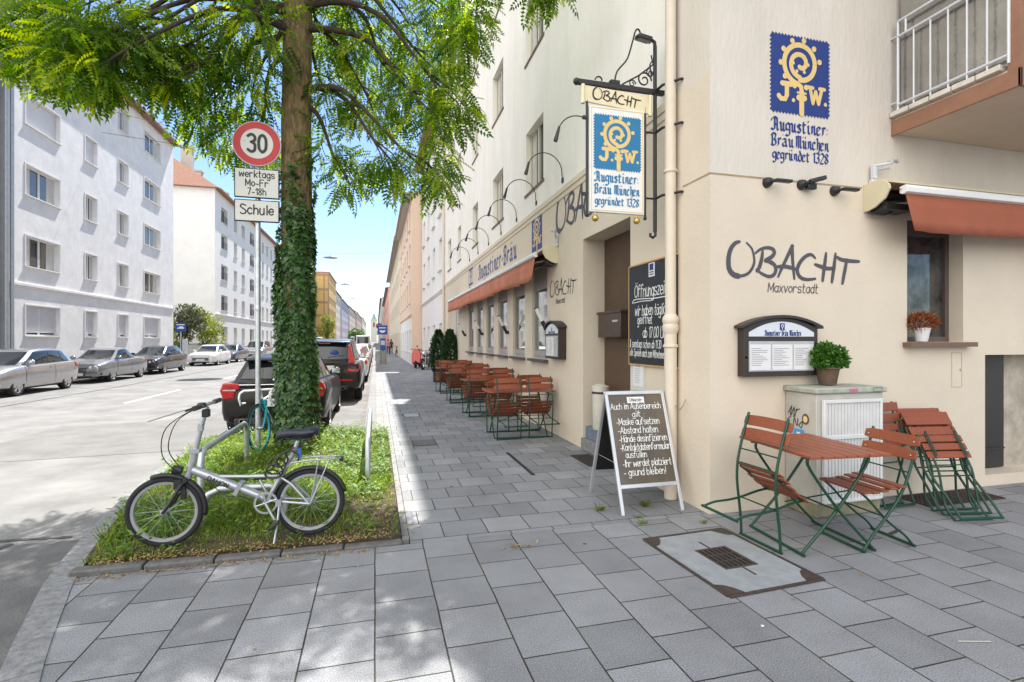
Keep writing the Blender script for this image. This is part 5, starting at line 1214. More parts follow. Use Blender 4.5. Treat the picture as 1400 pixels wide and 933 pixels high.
BODY = {
 'hatch': dict(L=4.25, W=1.77, H=1.45, wb=2.6, r=.315,
   st=[(-2.125, .40, .70, .74, .72), (-2.09, .30, .86, .89, .80), (-1.95, .24, .96, .99, .85), (-1.5, .2, .97, .99, .88), (-.6, .18, .95, .97, .885), (.3, .18, .92, .95, .885), (1.0, .18, .90, .96, .88), (1.5, .2, .85, .93, .875), (1.85, .22, .77, .85, .84), (2.03, .22, .74, .80, .81), (2.10, .22, .70, .745, .77), (2.125, .27, .65, .69, .73)],
   cab=(-1.98, -1.62, .05, 1.02)),
 'coupe': dict(L=4.42, W=1.79, H=1.41, wb=2.6, r=.32,
   st=[(-2.21, .40, .70, .74, .72), (-2.17, .30, .86, .90, .80), (-2.0, .24, .92, .96, .85), (-1.4, .2, .95, .98, .89), (-.6, .18, .93, .96, .895), (.3, .18, .90, .94, .895), (1.0, .18, .89, .96, .89), (1.5, .2, .84, .92, .885), (1.9, .22, .77, .85, .86), (2.11, .22, .74, .80, .83), (2.18, .22, .70, .745, .79), (2.21, .26, .65, .69, .74)],
   cab=(-1.55, -.75, .12, 1.0)),
 'sedan': dict(L=4.6, W=1.8, H=1.44, wb=2.7, r=.32,
   st=[(-2.3, .42, .74, .78, .72), (-2.26, .30, .90, .93, .80), (-2.05, .24, .97, 1.0, .86), (-1.5, .2, .97, 1.0, .89), (-.6, .18, .95, .97, .9), (.3, .18, .92, .95, .9), (1.05, .18, .90, .96, .89), (1.6, .2, .85, .92, .88), (2.0, .22, .77, .85, .86), (2.2, .22, .74, .80, .83), (2.27, .22, .70, .745, .79), (2.3, .27, .65, .69, .74)],
   cab=(-1.85, -1.05, .15, 1.1)),
 'suv': dict(L=4.9, W=1.96, H=1.76, wb=2.95, r=.37,
   st=[(-2.45, .50, .92, .95, .86), (-2.41, .38, 1.06, 1.09, .92), (-2.2, .32, 1.12, 1.14, .96), (-1.5, .28, 1.13, 1.15, .98), (-.6, .26, 1.11, 1.13, .98), (.3, .26, 1.09, 1.12, .98), (1.1, .26, 1.06, 1.12, .97), (1.7, .28, 1.0, 1.09, .95), (2.15, .32, .92, 1.0, .9), (2.38, .36, .80, .86, .82), (2.45, .42, .70, .74, .72)],
   cab=(-2.36, -2.05, .35, 1.25)),
 'van': dict(L=5.4, W=1.98, H=2.4, wb=3.3, r=.34,
   st=[(-2.7, .45, 1.1, 1.14, .94), (-2.68, .35, 1.2, 1.23, .97), (-2.2, .3, 1.22, 1.24, .99), (-1, .28, 1.22, 1.24, .99), (.5, .28, 1.2, 1.22, .99), (1.6, .28, 1.15, 1.22, .98), (2.2, .3, 1.05, 1.15, .95), (2.6, .36, .85, .95, .86), (2.7, .42, .75, .8, .76)],
   cab=(-2.68, -2.62, 1.2, 2.1)),
}
def car(lb, kind, pm, loc, rz, group, cat='car', rear='std', front='std', plate=None, detail=2, roofm=None, name='parked_car'):
    B = BODY[kind]; t = thing(name, lb, cat, loc, rz, group)
    L, W, H, wb_, r = (B[k] for k in ('L', 'W', 'H', 'wb', 'r')); r0, r1, f1, f0 = B['cab']
    st = np.array(catmull(B['st'], 5)); ys = st[:, 0]
    def ring(y):
        zb, zs, zt, w = (np.interp(y, ys, st[:, k]) for k in (1, 2, 3, 4)); d = zs - zb
        return np.array([(0, zb), (.8 * w, zb), (.965 * w, zb + .07), (w, zb + .3 * d), (1.004 * w, zb + .55 * d), (1.0 * w, zb + .72 * d), (.985 * w, zb + .86 * d), (.955 * w, zs - .03), (.90 * w, zs), (.74 * w, zs + .6 * (zt - zs)), (.4 * w, zt - .008), (0, zt)])
    def P(y, u, sg=1):
        q = ring(y); i = min(int(u), 10); f = u - i; p = q[i] * (1 - f) + q[i + 1] * f; return Vector((sg * p[0], y, p[1]))
    def N(y, u, sg):
        e = .01; a = P(y + e, u, sg) - P(y - e, u, sg); b = P(y, min(u + .05, 11), sg) - P(y, max(u - .05, 0), sg); n = a.cross(b)
        n = n.normalized() if n.length > 1e-9 else Vector((sg, 0, 0))
        if n.x * sg < 0 or (abs(n.x) < .2 and n.z < 0): n = -n
        return n
    def patch(name, y0, y1, u0, u1, sg, m, off=.006, ny=6, nu=4, parent=None, fn=None):
        mb = MB(); vs = []
        for i in range(ny + 1):
            for j in range(nu + 1):
                y = y0 + (y1 - y0) * i / ny; u = u0 + (u1 - u0) * j / nu
                if fn: y, u = fn(i / ny, j / nu)
                vs.append(P(y, u, sg) + N(y, u, sg) * off)
        mb.add(vs, [(i * (nu + 1) + j, (i + 1) * (nu + 1) + j, (i + 1) * (nu + 1) + j + 1, i * (nu + 1) + j + 1) for i in range(ny) for j in range(nu)])
        return mb.build(name, m, parent or t)
    # body shell with wheel arches cut in
    mb = MB(); rings = [ring(y) for y in ys]; n = 12; vs = []; m_ = 2 * n - 2
    for y, q in zip(ys, rings):
        vs += [(p[0], y, p[1]) for p in q] + [(-p[0], y, p[1]) for p in q[-2:0:-1]]
    fs = [(i * m_ + k, i * m_ + (k + 1) % m_, (i + 1) * m_ + (k + 1) % m_, (i + 1) * m_ + k) for i in range(len(ys) - 1) for k in range(m_)]
    fs += [tuple(range(m_)), tuple(reversed(range((len(ys) - 1) * m_, len(ys) * m_)))]
    mb.add(vs, fs); body = mb.build('body', pm, t, 40)
    ax = (-wb_ / 2 - .03, wb_ / 2 - .03) if kind != 'van' else (-wb_ / 2, wb_ / 2)
    cut = MB()
    for y in ax:
        for sg in (-1, 1): cut.lathe([(r + .055, sg * (W / 2 - .24)), (r + .055, sg * (W / 2 + .2))], 28, (0, y, r), 'x')
    co = cut.build('cut', M_arch); mod = body.modifiers.new('arch', 'BOOLEAN'); mod.operation = 'DIFFERENCE'; mod.object = co; mod.solver = 'EXACT'; mod.material_mode = 'TRANSFER'
    dg = bpy.context.evaluated_depsgraph_get(); me = bpy.data.meshes.new_from_object(body.evaluated_get(dg)); body.modifiers.clear(); body.data = me
    me.polygons.foreach_set('use_smooth', [True] * len(me.polygons)); me.set_sharp_from_angle(angle=R(38)); bpy.data.objects.remove(co)
    # wheels
    for y in ax:
        for sg in (-1, 1):
            w = MB(); xw = .1
            w.lathe([(r * .66, -xw), (r * .9, -xw - .005), (r * .985, -xw * .75), (r, -xw * .3), (r, xw * .3), (r * .985, xw * .75), (r * .9, xw + .005), (r * .66, xw)], 30, (0, 0, 0), 'x', caps=False)
            ty = w.build('wheel', M_tyre, t, 50, loc=(sg * (W / 2 - .115), y, r))
            q = MB(); q.lathe([(r * .6, .02), (r * .67, .095), (r * .70, .1), (r * .67, .085), (r * .58, .06)], 30, (0, 0, 0), 'x', caps=False)
            for k in range(5):
                a = k * 1.2566 + .3; c, s = math.cos(a), math.sin(a)
                q.prism([(.0, -.035), (r * .64, -.05), (r * .64, .05), (0, .035)], lambda X_, Y_, d: (d, X_ * c - Y_ * s, X_ * s + Y_ * c), .045, .085)
            q.lathe([(.05, .05), (.05, .095), (.001, .097)], 14, (0, 0, 0), 'x')
            if sg < 0: q.xform(Matrix.Scale(-1, 4, (1, 0, 0)))
            q.build('rim', M_rim, ty, 40)
            if True:
                q = MB(); q.lathe([(r * .66, .0), (.001, .001)], 24, (sg * .03, 0, 0), 'x'); q.build('brake_disc', M_trim, ty, 0)
    # cabin: slices between belt and roof
    beltf = lambda y: float(np.interp(y, ys, st[:, 3])) - .035
    wB, wT = .86 * W / 2, .665 * W / 2 if kind not in ('van', 'suv') else (.74 * W / 2 if kind == 'suv' else .85 * W / 2)
    zr = lambda y: H - .035 - .045 * ((y - (f1 + r1) / 2) / ((f1 - r1) / 2 + .01)) ** 2 * (1 if y > (f1 + r1) / 2 else (1.2 if kind in ('hatch', 'suv') else 1.6))
    def yfr(tt): return f0 + (f1 - f0) * tt, r0 + (r1 - r0) * tt ** (1.0 if kind != 'coupe' else .9)
    def Cs(sg, f, tt):
        a, b = yfr(tt); y = a + (b - a) * f; z0 = beltf(y); z1 = zr(y); hw = (wB + (wT - wB) * tt ** 1.25) * (1 - .10 * (2 * f - 1) ** 2 - .03 * max(0, f - .5))
        return Vector((sg * hw, y, z0 + (z1 - z0) * tt))
    def Ce(front, xf, tt):
        p = Cs(1, 0 if front else 1, tt); bul = .16 if front else .09
        return Vector((xf * p.x, p.y + (bul if front else -bul) * (1 - xf * xf) * (1 - .5 * tt), p.z))
    T = [0, .2, .4, .6, .8, .93, 1.0]; NE, NS = 8, 12
    def slice_(tt):
        return [Ce(True, 1 - 2 * i / NE, tt) for i in range(NE)] + [Cs(-1, i / NS, tt) for i in range(NS)] + [Ce(False, -1 + 2 * i / NE, tt) for i in range(NE)] + [Cs(1, 1 - i / NS, tt) for i in range(NS)]
    mb = MB(); m_ = 2 * NE + 2 * NS; vs = []
    for tt in T: vs += slice_(tt)
    top = slice_(1.0); ctr = Vector((0, (f1 + r1) / 2, 0))
    for sc_, dz in ((.9, .018), (.6, .03), (.25, .036)):
        for p in top: vs.append(Vector((p.x * sc_, ctr.y + (p.y - ctr.y) * (sc_ + (1 - sc_) * .12), p.z + dz + (zr(ctr.y) - p.z) * (1 - sc_) * .9)))
    nl = len(T) + 3
    mb.add(vs, [(i * m_ + k, i * m_ + (k + 1) % m_, (i + 1) * m_ + (k + 1) % m_, (i + 1) * m_ + k) for i in range(nl - 1) for k in range(m_)] + [tuple((nl - 1) * m_ + k for k in range(m_))])
    mb.build('roof', roofm or pm, t, 50)
    def glass(name, fn, a0, a1, t0, t1, na, out, m=M_cglass, off=.008, shape=None, parent=None):
        mb = MB(); vs = []; nt = 4
        for i in range(na + 1):
            for j in range(nt + 1):
                a = a0 + (a1 - a0) * i / na; tt = t0 + (t1 - t0) * j / nt
                if shape: a, tt = shape(i / na, j / nt)
                e = .01; p = fn(a, tt); n_ = (fn(a + e, tt) - fn(a - e, tt)).cross(fn(a, min(1, tt + e)) - fn(a, max(0, tt - e))); n_.normalize()
                if n_.dot(out) < 0: n_ = -n_
                vs.append(p + n_ * off)
        mb.add(vs, [(i * (nt + 1) + j, (i + 1) * (nt + 1) + j, (i + 1) * (nt + 1) + j + 1, i * (nt + 1) + j + 1) for i in range(na) for j in range(nt)])
        return mb.build(name, m, parent or t, 60)
    glass('windscreen', lambda a, tt: Ce(True, a, tt), -.9, .9, .06, .93, 8, Vector((0, 1, .3)))
    rg = glass('rear_window', lambda a, tt: Ce(False, a, tt), -.86, .86, .18 if kind != 'van' else .1, .90, 8, Vector((0, -1, .3)))
    for sg in (-1, 1):
        f = lambda a, tt, sg=sg: Cs(sg, a, tt); o = Vector((sg, 0, .1))
        if kind == 'van': segs = [(.05, .27)]
        elif kind in ('coupe',): segs = [(.07, .5), (.53, .83)]
        elif kind == 'suv': segs = [(.07, .36), (.39, .66), (.69, .9)]
        else: segs = [(.07, .42), (.45, .74), (.77, .9)]
        glass('window_trim', f, segs[0][0] - .02, segs[-1][1] + .02, .06, .90, 12, o, M_trim, .004)
        for a0, a1 in segs: glass('side_window', f, a0, a1, .10, .86, 6, o)
        # door seams, handles, lower trim, mirror
        if detail > 0:
            y1 = f0 - .1; y2 = (f0 + r0) / 2 - .1
            for yy in ([y1, y2] if kind == 'coupe' else [y1, y2, y2 - .95]):
                if yy > ax[0] + r + .02: patch('door_seam', yy, yy - .02, 2.6, 7.6, sg, M_trim, .0025, 1, 8)
            patch('handle', y2 + .12, y2 + .28, 5.9, 6.3, sg, pm, .018, 2, 2)
            patch('side_skirt', ax[0] + r + .1, ax[1] - r - .1, 1.3, 2.1, sg, M_trim, .004, 4, 2)
            q = MB(); c = Cs(sg, .09, .12); q.ball((c.x + sg * .13, c.y - .02, c.z + .05), .11, 12, (1.0, .55, .72)); q.tube([(c.x - sg * .02, c.y, c.z - .02), (c.x + sg * .1, c.y - .01, c.z + .02)], .025, 8); mr = q.build('mirror', pm if kind != 'sedan' else M_trim, t)
            q = MB(); q.box((c.x + sg * .13, c.y - .082, c.z + .05), (.17, .01, .11)); q.build('mirror_glass', M_chrome, mr, bevel=.01)
    # front: grille, lamps, plate
    yF, yR = st[-1, 0], st[0, 0]
    q = MB(); zc = st[-1, 1]; zt = st[-1, 2]; 
    gz = {'std': (.42, .56, .46), 'audi': (.30, .62, .40), 'wide': (.36, .56, .5)}[front]
    gz = [g * (H / 1.45 if kind in ('suv', 'van') else 1) for g in gz[:2]] + [gz[2]]
    for k in range(6):
        z = gz[0] + (gz[1] - gz[0]) * (k + .5) / 6; q.box((0, yF + .004, z), (gz[2] * 2 * (1 if front != 'audi' else .8 + .2 * k / 6), .02, (gz[1] - gz[0]) / 6 * .62))
    q.box((0, yF - .02, (gz[0] + gz[1]) / 2), (gz[2] * 2.02, .03, (gz[1] - gz[0]) * 1.05)); q.build('grille', M_trim, t)
    q = MB(); q.box((0, yF + .02, gz[0] + .06), (.52, .014, .11)); q.build('number_plate', M_plate, t, bevel=.003)
    q = MB(); q.box((0, yF - .06, .26 * H / 1.45), (1.1, .14, .1)); q.build('lower_intake', M_trim, t, bevel=.02)
    for sg in (-1, 1):
        patch('fog_lamp', yF - .16, yF - .06, 2.4, 3.2, sg, M_lens if kind == 'hatch' else M_trim, .008, 3, 3)
    for sg in (-1, 1):
        k_ = (gz[1] - .56) if front == 'std' else 0; k_ = .30 if kind in ('suv', 'van') else 0
        hp = [(sg * .34, .59 + k_), (sg * .40, .645 + k_), (sg * .70, .715 + k_), (sg * .77, .70 + k_), (sg * .745, .62 + k_), (sg * .66, .575 + k_)]
        q = MB(); q.prism(hp, lambda x, z, d: (x, yF + d - .10 * max(0, abs(x) - .55) / .2, z), -.16, .006); hs_ = q.build('headlight', M_trim, t, bevel=.01)
        cx_ = sg * .585; cz_ = .645 + k_
        for dx_, rr_ in ((-.085, .05), (.05, .055)):
            q = MB(); q.lathe([(rr_, 0), (rr_, .02), (rr_ * .7, .03), (.001, .034)], 18, (cx_ + sg * dx_, yF + .004 - .10 * max(0, abs(cx_ + sg * dx_) - .55) / .2, cz_ + .1 * dx_), 'y'); q.build('lens', M_lens, hs_)
    # rear: lamps, plate, bumper trim
    if rear == 'std':
        for sg in (-1, 1): patch('tail_light', yR + .03, yR + .3, 5.2, 7.4, sg, M_tail, .012, 8, 5)
    if rear == 'hatchL':
        for sg in (-1, 1):
            q = MB(); q.prism([(sg * .80, .97), (sg * .56, .95), (sg * .53, .86), (sg * .60, .84), (sg * .62, .70), (sg * .80, .70), (sg * .845, .84)], lambda x, z, d: (x, yR + d, z), -.012, .2); q.build('tail_light', M_tail, t, bevel=.02)
            q = MB(); q.prism([(sg * .79, .86), (sg * .6, .855), (sg * .6, .835), (sg * .80, .84)], lambda x, z, d: (x, yR + d, z), -.02, .05); q.build('light_bar', M_lens, t)
    if rear == 'tall':
        for sg in (-1, 1):
            vs = [Ce(False, sg * .99, .85), Ce(False, sg * .90, .85), Ce(False, sg * .86, .2), Ce(False, sg * .84, .02), Vector((sg * .62, yR - .0, 1.02)), Vector((sg * .62, yR - .0, .86)), Vector((sg * .88, yR + .0, .84)), Vector((sg * .965, yR + .10, 1.0)), Ce(False, sg * 1.06, .12), Ce(False, sg * 1.03, .4)]
            q = MB(); fr = [v + Vector((0, -.03, 0)) for v in vs]; bk = [v + Vector((0, .12, 0)) for v in vs]; n_ = len(vs)
            q.add(fr + bk, [tuple(range(n_)), tuple(range(2 * n_ - 1, n_ - 1, -1))] + [(i, i + n_, (i + 1) % n_ + n_, (i + 1) % n_) for i in range(n_)]); q.build('tail_light', M_tail, t, bevel=.012)
        q = MB(); q.box((0, yR - .01, .62), (1.5, .03, .05)); q.build('reflector_strip', M_tail, t, bevel=.01)
        q = MB()
        for sg in (-1, 1): q.tube([(sg * .66, r1 + .15, H - .0), (sg * .68, r1 + .4, H + .05), (sg * .68, f1 - .3, H + .06), (sg * .66, f1 + .05, H - .02)], .022, 8)
        q.build('roof_rail', M_chrome, t)
        q = MB(); q.tube([(.52, yR - .01, 1.30), (.1, yR - .02, 1.25)], .012, 6); q.build('wiper', M_trim, t)
    if detail > 1 and rear != 'std':
        q = MB(); q.box((0, yR + .03, .30 if kind != 'suv' else .42), (1.25, .1, .13)); q.build('diffuser', M_trim, t, bevel=.02)
        q = MB()
        for x in (-.5, .5): q.lathe([(.045, 0), (.045, .1), (.036, .1), (.036, 0)], 16, (x, yR - .03, .31 if kind != 'suv' else .40), 'y')
        q.build('exhaust', M_chrome, t)
        q = MB(); p = Ce(False, 0, .97); q.box((0, p.y - .05, p.z + .0), (1.05 * W / 1.77, .18, .03)); q.build('roof_spoiler', pm, t, bevel=.012)
        q = MB(); p = Ce(False, 0, .9); q.box((0, p.y - .09, p.z + .01), (.3, .02, .018)); q.build('brake_light', M_tail, t)
        for xx in (-.36, .36):
            q = MB(); p = Ce(False, xx, .35); q.ball((p.x, p.y + .02, p.z + .07), .09, 12, (1.3, .3, 1)); 
            if rear == 'tall': q.build('headrest', mat('headrest_blue', (.02, .05, .22), .4), t)
        q = MB(); q.tube([(-.62, yR + .03, .93), (.62, yR + .03, .93)], .012, 8)
        if rear == 'hatchL': q.build('tailgate_edge', M_chrome, t)
    q = MB(); zp = .62 if kind not in ('suv', 'van') else .96; q.box((0, yR - .012, zp), (.54, .025, .13)); pl = q.build('number_plate', M_plate, t, bevel=.004)
    if plate:
        pen = Pen(Plane((-.24, yR - .026, zp - .04), (1, 0, 0), (0, 0, 1), (0, -1, 0)), .002); pen.text(plate, .02, .0, .08, .14, .16, .75); o = pen.mb.build('plate_letters', M_ink_b, t, 0); o.parent = pl
    if detail > 1 and rear == 'hatchL':
        q = MB(); q.lathe([(.042, -.0), (.042, .012), (.001, .014)], 20, (0, yR - .015, .84), 'y'); q.build('badge', M_chrome, t)
    return t
ZR = -.12
GF, GN = 'cars parked on the far side of the street', 'cars parked along the near kerb'
P_silver, P_grey, P_dark = paint('silver', (.42, .42, .42), .75), paint('grey', (.25, .26, .27), .75), paint('anthracite', (.04, .04, .045), .6)
P_white, P_blackb, P_brown = paint('white', (.72, .72, .72), 0), paint('black', (.010, .008, .007), 0, .35), paint('black_brown', (.018, .015, .012), .1, .4)
P_navy, P_red, P_blue = paint('navy', (.05, .06, .09), .4), paint('red', (.35, .02, .02), .1), paint('blue', (.02, .08, .25), .2)
car('light grey hatchback parked across the street below the zinc downpipes', 'hatch', P_silver, (-11.44, 20.2, ZR), R(180), GF)
car('silver grey cabriolet with dark soft top and large trapezoid grille across the street', 'coupe', P_grey, (-11.46, 26.05, ZR), R(180), GF, front='audi', roofm=mat('soft_top', (.16, .16, .17), .8, var=.1, vs=30))
car('dark grey rounded hatchback between the cabriolet and the white hatchback', 'hatch', P_dark, (-11.44, 31.4, ZR), R(180), GF)
car('white hatchback with a black grille in front of the yellow green shrub', 'hatch', P_white, (-11.42, 40.6, ZR), R(180), GF, front='wide')
car('dark blue estate car directly behind the white hatchback', 'sedan', P_navy, (-11.44, 46.1, ZR), R(180), GF)
car('silver off-road car farthest of the far side row, beside the sign pole', 'suv', P_silver, (-11.1, 54.2, ZR), R(180), GF)
car('black hatchback with red tail lights parked right behind the ivy trunk', 'hatch', P_blackb, (-1.72, 11.75, ZR), 0, GN, rear='hatchL', plate='M SX 2417')
car('dark brown off-road car with tall red tail lights and roof rails', 'suv', P_brown, (-1.36, 17.0, ZR), 0, GN, rear='tall', plate='M EP 305')
nearc = [('white small hatchback next beyond the dark off-road car', 'hatch', P_white, 23.4), ('red hatchback farther along the near kerb', 'hatch', P_red, 29.2), ('silver hatchback beyond the red one along the near kerb', 'hatch', P_silver, 35.2), ('white saloon beyond the parking meter', 'sedan', P_white, 42.5), ('blue hatchback far along the near kerb', 'hatch', P_blue, 50), ('red saloon, far along the near kerb behind the blue one', 'sedan', P_red, 57)]
for lb, k, pm, y in nearc: car(lb, k, pm, (-1.2, y, ZR), 0, GN, detail=1)
car('pale grey box van parked far along the near kerb', 'van', paint('van_grey', (.6, .61, .63), 0), (-1.5, 66, ZR), 0, None, 'van', detail=0, name='delivery_van')
car('white van standing far across the street behind the off-road car', 'van', P_white, (-9.9, 95, ZR), R(180), None, 'van', detail=0, name='delivery_van')

# ================================================================== street furniture
t = thing('speed_limit_sign', 'speed limit 30 sign with two white supplementary plates on a galvanised pole in the bed', 'traffic sign', (-1.57, 7.67, .03))
mb = MB(); mb.tube([(0, 0, -.1), (0, 0, 4.55)], .034, 16); mb.lathe([(.034, 1.95), (.037, 1.96), (.037, 2.02), (.034, 2.03)], 16); mb.build('pole', M_steel, t)
sgn_rot = Matrix.Rotation(R(-4), 4, 'Z')
def sp(p): return Vector((-1.57, 7.67, .03)) + p
M_signback = mat('sign_grey', (.45, .46, .47), .5, metal=.3)
M_signface = mat('sign_face', (.66, .65, .6), .45, var=.03)
M_signred = mat('sign_red', (.5, .012, .015), .4, var=.05)
PSg = Plane((-1.57, 7.67 - .045, .03), (1, 0, 0), (0, 0, 1), (0, -1, 0))
mb = MB(); mb.lathe([(.302, 0), (.308, .004), (.308, .02), (.3, .024)], 48, (0, -.065, 4.235), 'y'); mb.build('round_plate', M_signback, t)
def disc(name, r0, r1, d, m):
    mb = MB(); n = 56
    if r0 > 0:
        for k in range(n):
            a, b = 2 * math.pi * k / n, 2 * math.pi * (k + 1) / n
            mb.quad((r0 * math.cos(a), -d, 4.235 + r0 * math.sin(a)), (r1 * math.cos(a), -d, 4.235 + r1 * math.sin(a)), (r1 * math.cos(b), -d, 4.235 + r1 * math.sin(b)), (r0 * math.cos(b), -d, 4.235 + r0 * math.sin(b)))
    else: mb.poly([(r1 * math.cos(2 * math.pi * k / n), -d, 4.235 + r1 * math.sin(2 * math.pi * k / n)) for k in range(n)])
    return mb.build(name, m, t, 0)
disc('sign_face', 0, .30, .067, M_signface); disc('red_ring', .205, .295, .069, M_signred)
Pw = PSg.at(0, 0, .0)
pen = Pen(Plane((-1.57, 7.67 - .069, .03 + 4.235), (1, 0, 0), (0, 0, 1), (0, -1, 0)), .002)
pen.text('30', 0, -.115, .235, .16, .235, .80, align='c'); pen.build('numerals', M_ink_b, t)
def plate(z0, z1, lines):
    w = .285
    mb = MB(); mb.box2((-w, -.062, z0), (w, -.04, z1)); p = mb.build('supplementary_plate', mat('plate_black', (.02, .02, .02), .5), t, bevel=.018)
    mb = MB(); mb.box2((-w + .016, -.0655, z0 + .016), (w - .016, -.062, z1 - .016)); f = mb.build('plate_face', M_signface, p, bevel=.014)
    pen = Pen(Plane((-1.57, 7.67 - .0655, .03), (1, 0, 0), (0, 0, 1), (0, -1, 0)), .002)
    for txt, z, s in lines: pen.text(txt, 0, z, s, .145, .2, .92, align='c')
    o = pen.build('plate_letters', M_ink_b, t); o.parent = p; 
plate(3.49, 3.90, [('werktags', 3.772, .092), ('Mo-Fr', 3.65, .092), ('7-18h', 3.535, .088)])
plate(3.165, 3.47, [('Schule', 3.27, .125)])
mb = MB(); mb.box2((-.05, -.03, 3.55), (.05, .04, 3.6)); mb.box2((-.05, -.03, 3.3), (.05, .04, 3.35)); mb.box2((-.05, -.03, 4.2), (.05, .04, 4.26)); mb.build('clamp', M_steel, t)

def hoop(lb, x, y0, y1, h, r=.03, axis='y'):
    t = thing('bicycle_hoop', lb, 'barrier', (x, y0, .03))
    c = .12; L = y1 - y0
    pts = [(0, 0, -.05), (0, 0, h - c), (0, c * .3, h - c * .3), (0, c, h), (0, L - c, h), (0, L - c * .3, h - c * .3), (0, L, h - c), (0, L, -.05)]
    if axis == 'x': pts = [(p[1], p[0], p[2]) for p in pts]
    mb = MB(); mb.tube(pts, r, 14); mb.build('rail', M_steel, t, 60)
    return t
hoop('galvanised hoop barrier behind the folding bicycle on the road side of the bed', -1.6, 5.4, 7.16, .50)
hoop('galvanised hoop barrier on the pavement side of the planting bed', -.085, 5.75, 8.0, .50)
hoop('low dark steel hoop directly behind the frame of the folding bicycle', -1.38, 4.74, 4.74 + .62, .30, .028, 'x').location = (-1.38, 4.74, .03)

# ================================================================== bicycles
M_bsilver = mat('bike_silver', (.45, .46, .48), .3, metal=.6, var=.05)
M_bblack = mat('bike_black', (.015, .015, .016), .45, var=.1)
def wheel(root, c, R_, tw, rimm, tyre, spokes=20, name='wheel', rimd=.02):
    mb = MB(); n = 44
    mb.tube([(c[0] + (R_ - tw) * math.cos(a), c[1], c[2] + (R_ - tw) * math.sin(a)) for a in np.linspace(0, 2 * math.pi, n, endpoint=False)], tw, 10, closed=True); w = mb.build(name, tyre, root, 60)
    mb = MB(); r1 = R_ - 2 * tw + .004
    mb.lathe([(r1 - rimd, -.011), (r1, -.013), (r1, .013), (r1 - rimd, .011), (r1 - rimd, -.011)], n, c, 'y'); mb.build('rim', rimm, w, 40)
    mb = MB()
    for k in range(spokes):
        a = 2 * math.pi * k / spokes; b = a + (.5 if k % 2 else -.5); s = .02 if k % 4 < 2 else -.02
        mb.tube([(c[0] + .022 * math.cos(b), c[1] + s, c[2] + .022 * math.sin(b)), (c[0] + (r1 - .01) * math.cos(a), c[1], c[2] + (r1 - .01) * math.sin(a))], .0013, 4)
    mb.build('spokes', M_steel, w)
    mb = MB(); mb.lathe([(.012, -.05), (.024, -.03), (.018, -.02), (.018, .02), (.024, .03), (.012, .05)], 14, c, 'y'); mb.build('hub', M_bsilver, w)
    return w
t = thing('folding_bicycle', 'silver folding bicycle with black saddle and small wheels standing in the planting bed', 'bicycle', (-1.005, 4.29, .045), R(-1.5))
R_ = .262; fx, rx, hz = -.505, .505, .262
wheel(t, (fx, 0, hz), R_, .022, M_bsilver, M_tyre, 20); wheel(t, (rx, 0, hz), R_, .022, M_bsilver, M_tyre, 20)
def X(v): return fx + v
mb = MB(); mb.tube([(X(.185), 0, .56), (X(.3), 0, .505), (X(.68), 0, .315)], [.034, .034, .031], 14); mb.tube([(X(.15), 0, .50), (X(.185), 0, .63)], .026, 14)
mb.tube([(X(.35), 0, .50), (X(.55), 0, .487), (X(.77), 0, .478)], .013, 10); mb.tube([(X(.70), 0, .28), (X(.865), 0, .62)], .021, 12)
for s in (-.045, .045): mb.tube([(X(.79), s * .3, .475), (X(.88), s, .42), (rx, s * 1.3, hz)], .010, 8); mb.tube([(X(.70), s * .4, .30), (X(.8), s, .29), (rx, s * 1.3, hz)], .011, 8)
mb.box((X(.50), 0, .405), (.03, .09, .1), (0, R(26), 0)); mb.tube([(X(.70), -.04, .29), (X(.70), .04, .29)], .025, 12)
mb.build('frame', M_bsilver, t, 50)
Pd = Plane((-1.005 + X(.295), 4.29 - .0345, .045 + .497), Vector((.894, 0, -.447)), Vector((.447, 0, .894)), (0, -1, 0))
pen = Pen(Pd, .002); pen.text('DAHON', .0, -.013, .032, .2, .28, 1.2); o = pen.build('frame_lettering', M_ink_b, t); 
mb = MB()
for s in (-.05, .05): mb.tube([(X(.145), s * .6, .50), (X(.11), s, .44), (X(.05), s, .33), (fx, s, hz)], [.015, .014, .012, .01], 10)
mb.tube([(X(.145), -.05, .495), (X(.145), .05, .495)], .018, 10); mb.box((X(.10), -.03, .47), (.05, .05, .07)); mb.box((X(.13), -.02, .40), (.03, .04, .1)); mb.build('fork', M_bblack, t)
mb = MB(); mb.tube([(X(.185), 0, .62), (X(.195), 0, .70)], .028, 12); mb.tube([(X(.20), 0, .70), (X(.245), 0, .90), (X(.28), 0, 1.03)], [.021, .019, .017], 12); mb.box((X(.205), -.01, .705), (.07, .07, .03)); mb.box((X(.245), -.02, .88), (.03, .05, .05)); mb.build('handlebar_stem', M_bsilver, t)
mb = MB(); mb.tube([(X(.285), -.26, 1.05), (X(.28), 0, 1.045), (X(.285), .26, 1.05)], .012, 10); hb = mb.build('handlebar', M_bsilver, t)
mb = MB()
for s in (-1, 1):
    mb = MB(); mb.tube([(X(.285), s * .15, 1.05), (X(.285), s * .28, 1.05)], .018, 10); mb.build('grip', M_bblack, hb)
    mb = MB(); mb.tube([(X(.285), s * .12, 1.045), (X(.25), s * .14, 1.045), (X(.22), s * .24, 1.03)], .007, 6); mb.build('brake_lever', M_bblack, hb)
mb = MB(); mb.box((X(.27), -.08, 1.05), (.05, .06, .04)); mb.build('bell', M_bblack, hb, bevel=.01); mb = MB(); mb.box((X(.28), -.02, .985), (.05, .05, .06)); mb.build('stem_clamp', M_bblack, hb, bevel=.008)
